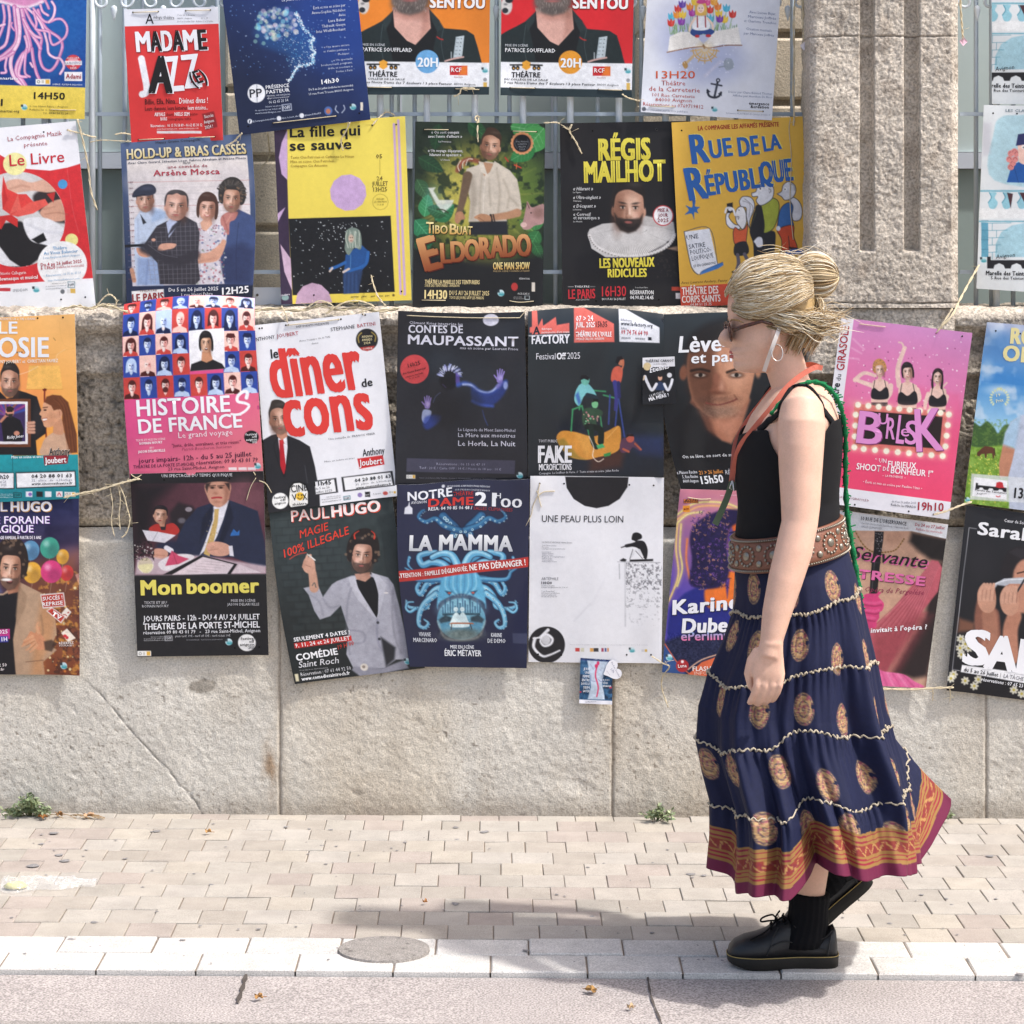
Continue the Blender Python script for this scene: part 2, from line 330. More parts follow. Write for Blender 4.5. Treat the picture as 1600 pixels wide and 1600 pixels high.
pillar_part('base',1262,1494,483,584,[],amp=1.1,fwd=.012)
m_panel=rough_mat('grey_green_paint','b6c3c1',var=.06,vscale=3,bump=.08,bscale=30,rough=.45,spec=.4)
m_panel2=rough_mat('lilac_grey_paint','c4cad4',var=.05,bump=.08,rough=.5)
m_panel3=rough_mat('dull_green_paint','97a5a2',var=.1,vscale=4,bump=.08,rough=.35,spec=.5)
YB=7.86
def shutter(xa,xb,label):
 s=empty('metal_shutter',(xx((xa+xb)/2,YB),YB,zz(400,YB)),label,'shutter','painted shutters behind the railing')
 for nm,y0,y1,m,dy in(('upper_panel',-420,238,m_panel,0),('cross_band',238,264,m_panel2,-.02),('lower_panel',264,520,m_panel3,.015)):
  b=MB();b.box(xx(xa,YB),xx(xb,YB),YB+dy,YB+.06,zz(y1,YB)+.001,zz(y0,YB)-.001);b.build(nm,m,s)
 for x in np.arange(xa+60,xb-20,118):
  b=MB();b.box(xx(x,YB),xx(x+3,YB),YB-.004,YB-.0005,zz(236,YB),zz(-420,YB));b.build('seam',m_panel2,s)
shutter(-900,352,'grey green painted metal shutter behind the left end of the railing')
shutter(447,996,'grey green painted metal shutter behind the middle of the railing')
shutter(1490,2500,'grey green painted metal shutter to the right of the stone pilaster')
m_pier=rough_mat('sawn_limestone','dccfba',var=.14,vscale=8,speck=.2,sscale=200,bump=.6,bscale=120,bdist=.004,pit=.4,pscale=60)
def pier(xa,xb,joints,label,Yf=7.70):
 p=empty('stone_pier',(xx((xa+xb)/2,Yf),Yf,zz(450,Yf)),label,'pier','block stone piers behind the railing')
 ys=[-420]+joints+[520]
 for a,b in zip(ys[:-1],ys[1:]):
  m=MB();z1,z0=zz(a,Yf)-(.010 if a!=-420 else 0),zz(b,Yf)+.010;x0,x1=xx(xa,Yf),xx(xb,Yf);c=.008
  V=[(x,y,z)for(x,z,y)in((x0,z0,Yf+.2),(x1,z0,Yf+.2),(x1,z1,Yf+.2),(x0,z1,Yf+.2),(x0,z0,Yf+c),(x1,z0,Yf+c),(x1,z1,Yf+c),(x0,z1,Yf+c),(x0+c,z0+c,Yf),(x1-c,z0+c,Yf),(x1-c,z1-c,Yf),(x0+c,z1-c,Yf))]
  m.add(V,[(8,9,10,11)]+[(q,(q+1)%4,4+(q+1)%4,4+q)for q in range(4)]+[(4+q,4+(q+1)%4,8+(q+1)%4,8+q)for q in range(4)]);m.build('block',m_pier,p)
 m=MB();m.box(xx(xa+2,Yf),xx(xb-2,Yf),Yf+.03,Yf+.19,zz(519,Yf),zz(-419,Yf));m.build('mortar_core',m_pier,p)
pier(352,447,[-170,-60,32,140,247,357],'narrow block stone pier seen between the group portrait poster and the yellow poster')
pier(996,1300,[-160,-56,54,160,268,375],'wide block stone pier behind the railing beside the fluted pilaster')
bk=MB();bk.box(-9,9,8.0,8.2,0,7);tag(bk.build('house_wall',m_pier),'tall plain house wall rising behind the railing and shutters','wall')
pl=empty('white_plate',at(418,465,7.50),'small white plate with a screw under the narrow stone pier','plate')
m_white=rough_mat('white_lacquer','d9dde3',var=.04,bump=.03,rough=.4)
b=MB();b.box(xx(396,7.5),xx(492,7.5),7.5,7.506,zz(484,7.5),zz(449,7.5));b.build('plate',m_white,pl)
b=MB();b.tube([at(402,461,7.499),at(402,461,7.494)],.004,10);b.build('screw',m_iron,pl)
m_rail=rough_mat('pale_grey_paint','cdd5da',var=.08,vscale=20,bump=.15,bscale=60,rough=.5,spec=.4)
m_rail2=rough_mat('blue_grey_paint','acb8c2',var=.08,vscale=20,bump=.15,bscale=60,rough=.5,spec=.4)
YR=7.47
def railing(xa,xb,posts,bars,label,scrolls):
 f=empty('iron_railing',(xx((xa+xb)/2,YR),YR,zz(484,YR)),label,'railing')
 for y in(24 if False else 178,425):b=MB();b.box(xx(xa,YR),xx(xb,YR),YR+.006,YR+.018,zz(y+3,YR),zz(y-3,YR));b.build('rail',m_rail2,f)
 b=MB();b.box(xx(xa,YR),xx(xb,YR),YR+.006,YR+.018,zz(-62,YR),zz(-70,YR));b.build('rail',m_rail2,f)
 for x in posts:b=MB();b.tube([at(x,486,YR),at(x,-300,YR)],.0098,12);b.build('post',m_rail,f,True)
 for x in bars:b=MB();b.tube([at(x,486,YR+.03),at(x,-300,YR+.03)],.0068,10);b.build('bar',m_rail2,f,True)
 for x in scrolls:
  for s in(-1,1):
   P=[(x+s*4,-64)]+[(x+s*(20-a*.5)+s*(13-a*1.2)*math.cos(-1.2+a*.62),2+(14-a*1.2)*math.sin(-1.2+a*.62))for a in range(11)]
   b=MB();b.tube([at(p[0],p[1],YR-.004)for p in cr(P,6)],.0044,8);b.build('scroll',m_rail,f,True)
  b=MB();rs=[(8,.2),(10,4),(14,5.4),(20,4.2),(26,2.6),(33,.3)]
  b.loft([[at(x+r*math.cos(t),y,YR-.006+r*math.sin(t)*.0012)for t in np.linspace(0,2*math.pi,9)[:-1]]for y,r in rs]);b.build('spear',m_rail,f,True)
railing(-900,1272,[-80,-5,70,144,594,667,742,817,891,967,1040,1115],[-118,-42,36,78,156,195,340,460,520,556,612,648,702,776,796,868,934,1002,1075,1150,1238],'pale grey iron railing with scrolls carrying the upper posters left of the pilaster',[100,178,255,332,525,775,1005,1231])
railing(1500,2400,[1557,1640,1715],[1525,1549,1583,1618],'pale grey iron railing starting right of the fluted pilaster',[1527,1610])
_fc={}
def glyphs(s,w,res):
 k=(s,w,res)
 if k in _fc:return _fc[k]
 cu=bpy.data.curves.new('t','FONT');cu.body=s;cu.size=1;cu.resolution_u=res;cu.space_character=1+1.6*w;cu.fill_mode='FRONT'
 o=bpy.data.objects.new('t',cu);me=bpy.data.meshes.new_from_object(o)
 me.calc_loop_triangles();n=len(me.vertices)
 V=np.zeros(n*3,np.float32);me.vertices.foreach_get('co',V);V=V.reshape(-1,3)[:,:2].astype(float)
 T=np.zeros(len(me.loop_triangles)*3,np.int32);me.loop_triangles.foreach_get('vertices',T);T=T.reshape(-1,3)
 bpy.data.objects.remove(o);bpy.data.curves.remove(cu);bpy.data.meshes.remove(me)
 _fc[k]=(V,T);return V,T
_cap={}
def cap(w):
 if w not in _cap:_cap[w]=glyphs('H',0,2)[0][:,1].max()
 return _cap[w]
def split_long(V,T,L):
 V=list(map(tuple,V));T=[tuple(t)for t in T]
 for _ in range(5):
  mid={};out=[];ch=False
  def m(a,b):
   k=(min(a,b),max(a,b))
   if math.dist(V[a],V[b])<=L:return None
   if k not in mid:V.append(tuple((V[a][i]+V[b][i])/2 for i in range(2)));mid[k]=len(V)-1
   return mid[k]
  for a,b,c in T:
   p,q,r=m(a,b),m(b,c),m(c,a);k=sum(x is not None for x in(p,q,r))
   if k==0:out.append((a,b,c));continue
   ch=True
   if k==3:out+=[(a,p,r),(p,b,q),(r,q,c),(p,q,r)]
   elif k==1:
    if p is not None:out+=[(a,p,c),(p,b,c)]
    elif q is not None:out+=[(a,b,q),(a,q,c)]
    else:out+=[(a,b,r),(r,b,c)]
   else:
    if r is None:out+=[(p,b,q),(a,p,q),(a,q,c)]
    elif p is None:out+=[(q,c,r),(a,b,q),(a,q,r)]
    else:out+=[(a,p,r),(p,b,c),(p,c,r)]
  T=out
  if not ch:break
 return np.array(V),np.array(T)
KP=.86
class Poster:
 def __init__(s,label,corners,Y,bg='ffffff',tilt=(0,0),bend=(0,0),rip=.0016,bow=None,res=1.,mat=None,thick=.0012,group='theatre posters tied along the wall',name='poster',cat='poster'):
  s.label,s.c,s.Y0,s.tilt,s.bend,s.rip,s.bow,s.mat,s.thick=label,np.array(corners,float),Y,tilt,bend,rip,bow,mat or PRINT,thick
  s.name,s.cat,s.group=name,cat,group
  c=s.c;W=max(np.hypot(*(c[1]-c[0])),np.hypot(*(c[2]-c[3])));H=max(np.hypot(*(c[3]-c[0])),np.hypot(*(c[2]-c[1])))
  s.W,s.H=W,H;s.nu,s.nv=int(W*res)+1,int(H*res)+1;s.seed=len(_posters);_posters.append(s)
  u,v=np.meshgrid(np.linspace(0,1,s.nu),np.linspace(0,1,s.nv),indexing='ij');s.u,s.v=u.ravel(),v.ravel()
  s.px,s.py=s.q(s.u,s.v)
  s.col=np.ones((len(s.u),3))*hx(bg);s.id=np.zeros(len(s.u),int);s.fr=(0,0,1.);s.nt=0;s.cur=0;s.parts=['sheet'];s.txt={};s.tw=[];s.holes=[]
 def q(s,u,v):
  c=s.c;f=lambda k:(c[0,k]*(1-u)+c[1,k]*u)*(1-v)+(c[3,k]*(1-u)+c[2,k]*u)*v
  return f(0),f(1)
 def inv(s,x,y):
  x=np.asarray(x,float);y=np.asarray(y,float);u=np.full(x.shape,.5);v=np.full(x.shape,.5);c=s.c
  for _ in range(6):
   X,Y=s.q(u,v);dx,dy=x-X,y-Y
   xu=(c[1,0]-c[0,0])*(1-v)+(c[2,0]-c[3,0])*v;yu=(c[1,1]-c[0,1])*(1-v)+(c[2,1]-c[3,1])*v
   xv=(c[3,0]-c[0,0])*(1-u)+(c[2,0]-c[1,0])*u;yv=(c[3,1]-c[0,1])*(1-u)+(c[2,1]-c[1,1])*u
   d=xu*yv-xv*yu;u=u+(dx*yv-dy*xv)/d;v=v+(dy*xu-dx*yu)/d
  return u,v
 def depth(s,u,v):
  r_=np.random.default_rng(s.seed+50);cu=[(r_.random()**2)*(.010 if s.H>150 else .002)for _ in range(4)];K=lambda a,b:np.exp(-((u-a)**2+(v-b)**2)/.012)
  d=s.Y0-cu[0]*K(0,0)-cu[1]*K(1,0)-cu[2]*K(0,1)-cu[3]*K(1,1)+s.tilt[0]*(u-.5)+s.tilt[1]*(v-.5)-s.bend[0]*np.sin(math.pi*np.clip(u,0,1))-s.bend[1]*np.sin(math.pi*np.clip(v,0,1))
  k=s.seed*7.7
  return d-s.rip*3.2*(vn(u*2.2+k,v*2.6+k*.3,5)-.5)-s.rip*2.4*(vn(u*5+v*2+k,v*4-u+k,6)-.5)+(s.bow2(u,v)if hasattr(s,'bow2')else 0)
 def world(s,px,py,u,v,off=0.):
  Y=s.depth(u,v)-off
  if s.bow is not None:
   bx,by=s.bow(u,v);px=px+bx;py=py+by
  return np.stack([(px-800)/FPX*s.Y0,Y,HC+(YH-py)/FPX*s.Y0],-1)
 def frame(s,ox=0,oy=0,k=1.):s.fr=(ox,oy,k)
 def tp(s,P):return np.asarray(P,float)/s.fr[2]+np.array(s.fr[:2])
 def part(s,n=None):
  if n is None:s.cur=0;return
  s.parts.append(n);s.cur=len(s.parts)-1
 def _mix(s,i,cov,c,a):
  k=cov*a
  if isinstance(c,tuple)and len(c)==4 and isinstance(c[0],str):
   c0,c1,p,r=hx(c[0]),hx(c[1]),s.tp(c[2]),s.tp(c[3]);d=r-p
   t=np.clip(((s.px[i]-p[0])*d[0]+(s.py[i]-p[1])*d[1])/(d@d),0,1)[:,None];cc=c0*(1-t)+c1*t
  else:cc=hx(c)
  s.col[i]=s.col[i]*(1-k[:,None])+cc*k[:,None]
  if s.cur and a>.5:s.id[i[cov>.5]]=s.cur
  elif s.cur==0 and a>.95:s.id[i[cov>.5]]=0
 def fill(s,c,u0=0,v0=0,u1=1,v1=1,a=1.):
  i=np.where((s.u>=u0-1e-6)&(s.u<=u1+1e-6)&(s.v>=v0-1e-6)&(s.v<=v1+1e-6))[0];s._mix(i,np.ones(len(i)),c,a)
 def poly(s,P,c,a=1.,f=.8,sm=0,clip=None):
  P=s.tp(P);P=cr(P,6,True)if sm else P
  x0,y0=P.min(0)-f*2;x1,y1=P.max(0)+f*2
  i=np.where((s.px>x0)&(s.px<x1)&(s.py>y0)&(s.py<y1))[0]
  if not len(i):return
  X,Y=s.px[i],s.py[i];ins=np.zeros(len(i),bool);D=np.full(len(i),1e9)
  for(ax,ay),(bx,by)in zip(P,np.roll(P,-1,0)):
   if ay!=by:ins^=((ay>Y)!=(by>Y))&(X<(bx-ax)*(Y-ay)/(by-ay)+ax)
   ex,ey=bx-ax,by-ay;l=ex*ex+ey*ey+1e-9;t=np.clip(((X-ax)*ex+(Y-ay)*ey)/l,0,1)
   D=np.minimum(D,(X-ax-t*ex)**2+(Y-ay-t*ey)**2)
  sd=np.sqrt(D)*np.where(ins,1,-1);cov=np.clip(.5+sd/(2*f),0,1);cov=cov*cov*(3-2*cov)
  if clip is not None:cov=cov*clip(X,Y)
  s._mix(i,cov,c,a)
 def el(s,cx,cy,rx,ry,c,a=1.,f=.8,rot=0.,clip=None):
  cx,cy=s.tp((cx,cy));rx,ry=rx/s.fr[2],ry/s.fr[2];m=max(rx,ry)+f*2+1;i=np.where((abs(s.px-cx)<m)&(abs(s.py-cy)<m))[0]
  if not len(i):return
  X,Y=s.px[i]-cx,s.py[i]-cy;k,l=math.cos(R(rot)),math.sin(R(rot));x,y=X*k+Y*l,-X*l+Y*k
  r=np.sqrt((x/rx)**2+(y/ry)**2);sd=(1-r)*min(rx,ry);cov=np.clip(.5+sd/(2*f),0,1);cov=cov*cov*(3-2*cov)
  if clip is not None:cov=cov*clip(s.px[i],s.py[i])
  s._mix(i,cov,c,a)
 def ln(s,P,w,c,a=1.,f=.7,sm=1,w1=None):
  P=s.tp(P);w=w/s.fr[2];w1=None if w1 is None else w1/s.fr[2];P=cr(P,6)if sm and len(P)>2 else P;n=len(P)-1;ws=np.linspace(w,w if w1 is None else w1,n+1)/2
  m=ws.max()+f*2;i=np.where((s.px>P[:,0].min()-m)&(s.px<P[:,0].max()+m)&(s.py>P[:,1].min()-m)&(s.py<P[:,1].max()+m))[0]
  if not len(i):return
  X,Y=s.px[i],s.py[i];B=np.full(len(i),-1e9)
  for j in range(n):
   (ax,ay),(bx,by)=P[j],P[j+1];ex,ey=bx-ax,by-ay;t=np.clip(((X-ax)*ex+(Y-ay)*ey)/(ex*ex+ey*ey+1e-9),0,1)
   B=np.maximum(B,ws[j]*(1-t)+ws[j+1]*t-np.hypot(X-ax-t*ex,Y-ay-t*ey))
  cov=np.clip(.5+B/(2*f),0,1);s._mix(i,cov,c,a)
 def rect(s,x0,y0,x1,y1,c,a=1.,f=.5):s.poly([(x0,y0),(x1,y0),(x1,y1),(x0,y1)],c,a,f)
 def grain(s,amp,sc=.2,x0=-1e9,y0=-1e9,x1=1e9,y1=1e9,o=3,col=None,th=None,seed=0):
  (x0,y0),(x1,y1)=s.tp((x0,y0)),s.tp((x1,y1));i=np.where((s.px>=x0)&(s.px<=x1)&(s.py>=y0)&(s.py<=y1))[0];n=fbm(s.px[i]*sc,s.py[i]*sc,12+seed,o)
  if col is None:s.col[i]=np.clip(s.col[i]+(n[:,None]-.5)*amp,0,1)
  else:
   k=np.clip((n-(th or .5))*6,0,1)[:,None]*amp;s.col[i]=s.col[i]*(1-k)+hx(col)*k
 def dots(s,n,box,cols,r=(.5,1.4),a=.9,seed=1):
  g=np.random.default_rng(seed)
  for _ in range(n):s.el(g.uniform(box[0],box[2]),g.uniform(box[1],box[3]),*([g.uniform(*r)]*2),cols[g.integers(len(cols))],a,.6)
 def T(s,t,x0,y0,x1,y1,h,c='ffffff',w=.0,sh=0.,g='text_line',shadow=None,off=.0007,xh=None,arc=0.):
  (x0,y0),(x1,y1)=s.tp((x0,y0)),s.tp((x1,y1));h=h/s.fr[2]
  V,T=glyphs(t,w,3 if h>9 else 1)
  if not len(V):return
  V=V.copy();V[:,1]/=cap(0);V[:,0]-=V[:,0].min();V[:,0]/=V[:,0].max()
  if xh:y=V[:,1];V[:,1]=np.where(y>.73,xh+(y-.73)/.27*(1-xh),np.where(y>0,y/.73*xh,y))
  d=math.hypot(x1-x0,y1-y0);ex,ey=(x1-x0)/d,(y1-y0)/d
  X=V[:,0]*d;Yv=V[:,1]*h+arc/s.fr[2]*np.sin(math.pi*V[:,0]);X=X+Yv*sh
  P=np.stack([x0+X*ex+Yv*ey,y0+X*ey-Yv*ex],1)
  if h>12:P,T=split_long(P,T,9.)
  if '#' not in g:s.nt+=1;g=g+'#_%d'%s.nt
  G=s.txt.setdefault(g,[[],[],[],0])
  t_=np.clip((-(P[:,0]-x0)*-ey-(P[:,1]-y0)*ex)/h,0,1)[:,None]
  cc=hx(c[1])*(1-t_)+hx(c[0])*t_ if isinstance(c,tuple)else np.ones((len(P),3))*hx(c)
  def put(dx,dy,z,col):G[0].append(np.c_[P+np.array([dx,dy]),np.full(len(P),z)]);G[1].append(T+G[3]);G[2].append(col);G[3]+=len(P)
  bs=w*h*1.2
  if shadow:
   sx,sy=shadow[0]/s.fr[2],shadow[1]/s.fr[2]
   for k in range(4 if bs else 1):put(sx+(bs if k&1 else-bs),sy+(.5*bs if k&2 else-.5*bs),off+k*.00003,np.ones((len(P),3))*hx(shadow[2]))
   off+=.0004
  if bs:
   for k in range(4):put(bs if k&1 else-bs,.5*bs if k&2 else-.5*bs,off+k*.00003,cc)
  else:put(0,0,off,cc)
 def Tl(s,rows,x0,y0,x1,slope,h,c,dy,g='text_block',w=0,al='l'):
  """several lines; rows (text, share of the width)"""
  s.nt+=1;g=g if '#' in g else g+'#%d'%s.nt
  for k,r in enumerate(rows):
   t,q=r if isinstance(r,tuple)else(r,1.);y=y0+k*dy;wd=(x1-x0)*q
   a=x0 if al=='l' else(x1-wd if al=='r' else(x0+x1-wd)/2)
   s.T(t,a,y+(a-x0)*slope,a+wd,y+(a+wd-x0)*slope,h,c,w,g=g)
 def twine(s,*pts):s.tw.append([tuple(a)for a in s.tp(pts)])
 def hole(s,*pts):s.holes+=[tuple(a)for a in s.tp(pts)]
 def build(s):
  I=np.arange(s.nu*s.nv).reshape(s.nu,s.nv)
  V=s.world(s.px,s.py,s.u,s.v);F=np.stack([I[:-1,:-1],I[:-1,1:],I[1:,1:],I[1:,:-1]],-1).reshape(-1,4)
  gr=np.random.default_rng(s.seed).normal(0,.016,len(s.u))+(fbm(s.px*.16,s.py*.16,30,3)-.5)*.10;s.col=np.clip(s.col*(1+(gr*np.where(s.id>0,1.3,.35))[:,None]),0,1);col=s2l(s.col)*KP;fid=s.id[F[:,0]]
  root=None
  for k in[0]+sorted(set(fid.tolist())-{0}):
   f=F[fid==k];used,invx=np.unique(f,return_inverse=True);f2=invx.reshape(f.shape);v,cl=V[used],col[used]
   if k==0:
    per=np.concatenate([I[:,0],I[-1,1:],I[-2::-1,-1],I[0,-2:0:-1]]);nb=14
    bu,bv=np.meshgrid(np.linspace(0,1,nb),np.linspace(0,1,nb),indexing='ij');bx,by=s.q(bu,bv)
    B=s.world(bx.ravel(),by.ravel(),bu.ravel(),bv.ravel(),-s.thick);J=np.arange(nb*nb).reshape(nb,nb)+len(v)
    bf=np.stack([J[:-1,:-1],J[1:,:-1],J[1:,1:],J[:-1,1:]],-1).reshape(-1,4)
    P0=V[per];P1=P0+np.array([0,s.thick,0]);n=len(per);o0=len(v)+nb*nb;a=np.arange(n);b=(a+1)%n
    rf=np.stack([o0+a,o0+b,o0+n+b,o0+n+a],-1)
    v=np.vstack([v,B,P0,P1]);cl=np.vstack([cl,np.full((nb*nb+2*n,3),.62)]);f2=np.vstack([f2,bf,rf])
    root=mesh(s.name,v,f2.astype(np.int32),s.mat,None,cl,True)
    m=Vector(V.mean(0));root.data.transform(Matrix.Translation(-m));root.location=m
    tag(root,s.label,s.cat,s.group)
   else:mesh(s.parts[k],v,f2.astype(np.int32),s.mat,root,cl,True)
  for g,(vv,tt,cc,_)in s.txt.items():
   P=np.vstack(vv);u,v=s.inv(P[:,0],P[:,1]);W=s.world(P[:,0],P[:,1],u,v);W[:,1]-=P[:,2]
   t=np.vstack(tt)
   keep=np.all((u[t]>-.002)&(u[t]<1.002)&(v[t]>-.002)&(v[t]<1.002),1)
   if keep.any():
    t=t[keep];us,ix=np.unique(t,return_inverse=True)
    mesh(g.split('#')[0],W[us],ix.reshape(t.shape).astype(np.int32),s.mat,root,(s2l(np.vstack(cc))*KP)[us])
  for pts in s.tw:
   P=cr(pts,6)if len(pts)>2 else np.asarray(pts,float);u,v=s.inv(P[:,0],P[:,1]);W=s.world(P[:,0],P[:,1],np.clip(u,0,1),np.clip(v,0,1),.0022)
   b=MB();b.tube([tuple(x)for x in W],.0013,6);b.build('twine_stitch',M_TWINE,root,True)
  for x,y in s.holes:
   u,v=s.inv(x,y);W=s.world(x,y,u,v,.0006);b=MB();rr=.0026
   b.add([(W[0]+rr*math.cos(t),W[1],W[2]+rr*math.sin(t))for t in np.linspace(0,2*math.pi,11)[:-1]],[tuple(range(9,-1,-1))]);b.build('eyelet',M_HOLE,root)
  return root
_posters=[]
M_TWINE=rough_mat('jute_twine','cbbd9f',var=.2,vscale=60,bump=.6,bscale=500,bdist=.001)
M_HOLE=material('punched_hole',.9,.1,'1c1a19')
def face(p,cx,cy,w,h,skin='d8a888',hair='2a211d',sh=1,style='short',beard=0.,rot=0,iris='2e2622',lips='a8605a',shade='5a3526',mouth='shut',look=0,brow=None,ears=1,glow=None):
 """head about (cx,cy): w, h its width and height from hairline to chin; sh +1/-1 the darker side"""
 k,l=math.cos(R(rot)),math.sin(R(rot));q=lambda x,y:(cx+x*w*k-y*h*l,cy+x*w*l+y*h*k)
 f=max(.7,w/p.fr[2]*.03)
 def el(x,y,rx,ry,c,a=1,ff=None,ro=0):X,Y=q(x,y);p.el(X,Y,rx*w,ry*h,c,a,f if ff is None else ff*w/p.fr[2],rot+ro)
 if ears:el(-.5,.06,.07,.11,skin);el(.5,.06,.07,.11,skin);el(.5*sh,.06,.06,.09,shade,.4)
 P=[(-.49,-.25),(-.40,-.46),(0,-.54),(.40,-.46),(.49,-.25),(.49,.08),(.43,.30),(.25,.46),(0,.52),(-.25,.46),(-.43,.30),(-.49,.08)]
 p.poly([q(*a)for a in P],skin,1,f,1)
 el(.36*sh,.08,.20,.46,shade,.58,.13);el(-.40*sh,.1,.1,.36,shade,.25,.08);el(0,-.38,.34,.1,shade,.18,.1);el(-.12*sh,-.05,.22,.3,'fff0e2',.26,.14);el(0,.42,.34,.12,shade,.25,.08)
 el(-.27*sh,.14,.12,.1,'d07868',.16,.06)
 for e in(-1,1):
  el(.21*e,-.055,.135,.065,shade,.38,.05);el(.21*e,-.03,.075,.026,'cfc3b8',.75,.02);el(.21*e+look*.02,-.03,.036,.032,iris,.95,.015);el(.21*e,-.062,.10,.014,'241a16',.85,.012)
  el(.215*e,-.135,.125,.022,brow or hair,.7,.025,-10*e);el(.21*e,.03,.1,.02,shade,.28,.03)
 el(.06*sh,.08,.05,.15,shade,.45,.035);el(-.25*sh,.2,.1,.09,'fff0e2',.18,.08);el(-.03*sh,.1,.03,.12,'fff2e6',.32,.03);el(0,.185,.1,.03,shade,.6,.03);el(0,.16,.07,.04,skin,.7,.03)
 if mouth=='open':el(0,.31,.15,.065,'5a1f1d',1,.015);el(0,.285,.12,.028,'f2ece6',1,.012)
 elif mouth=='smile':p.ln([q(-.17,.275),q(-.08,.315),q(.08,.315),q(.17,.275)],max(.9,.035*w),lips,.9);el(0,.30,.11,.016,'f0e4dc',.8,.015)
 else:el(0,.30,.14,.022,lips,.85,.018);el(0,.335,.10,.022,lips,.6,.02);el(0,.30,.14,.006,'3a1c18',.8,.01)
 el(0,.375,.1,.02,shade,.28,.03)
 if beard:
  B=[(-.47,.10),(-.36,.2),(-.2,.215),(0,.235),(.2,.215),(.36,.2),(.47,.10),(.44,.32),(.26,.49),(0,.555),(-.26,.49),(-.44,.32)]
  p.poly([q(*a)for a in B],hair,beard,.06*w/p.fr[2]);el(0,.30,.12,.03,lips,.8,.02);el(0,.245,.16,.022,hair,beard*.7,.02)
 if style=='short':p.poly([q(*a)for a in[(-.52,-.02),(-.55,-.3),(-.46,-.52),(-.2,-.66),(.2,-.66),(.46,-.52),(.55,-.3),(.52,-.02),(.46,-.22),(.36,-.37),(0,-.41),(-.36,-.37),(-.46,-.22)]],hair,1,f,1)
 elif style=='quiff':p.poly([q(*a)for a in[(-.51,-.02),(-.54,-.3),(-.42,-.52),(-.28,-.72),(.05,-.74),(.33,-.64),(.5,-.46),(.54,-.3),(.51,-.02),(.45,-.28),(.3,-.36),(0,-.44),(-.3,-.40),(-.45,-.28)]],hair,1,f,1)
 elif style=='bald':p.poly([q(*a)for a in[(-.52,.0),(-.54,-.2),(-.45,-.3),(-.46,-.1)]],hair,.7,f);p.poly([q(*a)for a in[(.52,.0),(.54,-.2),(.45,-.3),(.46,-.1)]],hair,.7,f);el(-.1*sh,-.42,.2,.1,'fff4ea',.35,.1)
 elif style=='receding':p.poly([q(*a)for a in[(-.53,.02),(-.56,-.25),(-.45,-.5),(-.2,-.62),(.2,-.62),(.45,-.5),(.56,-.25),(.53,.02),(.47,-.25),(.42,-.42),(.2,-.44),(0,-.5),(-.2,-.44),(-.42,-.42),(-.47,-.25)]],hair,1,f,1)
 elif style in('bob','long','afro','curly'):
  if style=='bob':Q=[(-.5,.42),(-.62,.3),(-.66,0),(-.58,-.4),(-.3,-.66),(.1,-.7),(.45,-.55),(.63,-.2),(.66,.15),(.6,.42),(.46,.4),(.47,-.05),(.38,-.28),(.1,-.30),(-.3,-.28),(-.46,-.1),(-.46,.3)]
  elif style=='long':Q=[(-.55,.9),(-.7,.5),(-.66,0),(-.58,-.4),(-.3,-.66),(.1,-.7),(.45,-.55),(.63,-.2),(.7,.4),(.62,.9),(.4,.8),(.48,.2),(.42,-.2),(.1,-.40),(-.1,-.40),(-.42,-.2),(-.48,.2),(-.38,.8)]
  else:Q=[(-.5,.2),(-.72,.1),(-.78,-.3),(-.6,-.66),(-.2,-.86),(.25,-.86),(.62,-.64),(.8,-.25),(.72,.12),(.5,.2),(.47,-.1),(.36,-.34),(0,-.38),(-.36,-.34),(-.47,-.1)]
  p.poly([q(*a)for a in Q],hair,1,f,1)
  if style in('afro','curly'):
   g=np.random.default_rng(int(cx*7+cy))
   for _ in range(46):
    t=g.uniform(math.pi*.9,math.pi*2.1);rr=g.uniform(.55,.84);X,Y=q(rr*math.cos(t)*.95,rr*math.sin(t)*.95-.05);p.el(X,Y,w*.07,w*.07,hair if g.random()<.6 else '7a6250' if style=='curly' else '3a302a',.75,w*.03/p.fr[2])
 if style not in('bald',):el(-.15*sh,-.56,.2,.05,'ffffff',.10,.08)
def qr(*a):pass
def logo_off(p,x,y,r):
 p.el(x,y,r,r,'cfe4ea',1);p.el(x+r*.15,y+r*.35,r*.85,r*.5,'3d9aa6',.9,1);p.el(x+r*.2,y-r*.1,r*.6,r*.3,'8fc6cc',.9,1);p.rect(x-r*1.1,y-r*.9,x-r*.35,y-r*.1,'26333a',.9)
def picto(p,x,y,w,h):
 p.rect(x,y,x+w,y+h,'f4f3ee');p.el(x+w*.2,y+h*.5,h*.3,h*.3,'6a6a6a',.8);p.el(x+w*.2,y+h*.5,h*.16,h*.16,'f4f3ee',1);p.rect(x+w*.4,y+h*.2,x+w*.58,y+h*.8,'c9c7c0');p.rect(x+w*.68,y+h*.12,x+w*.95,y+h*.88,'e3b146')
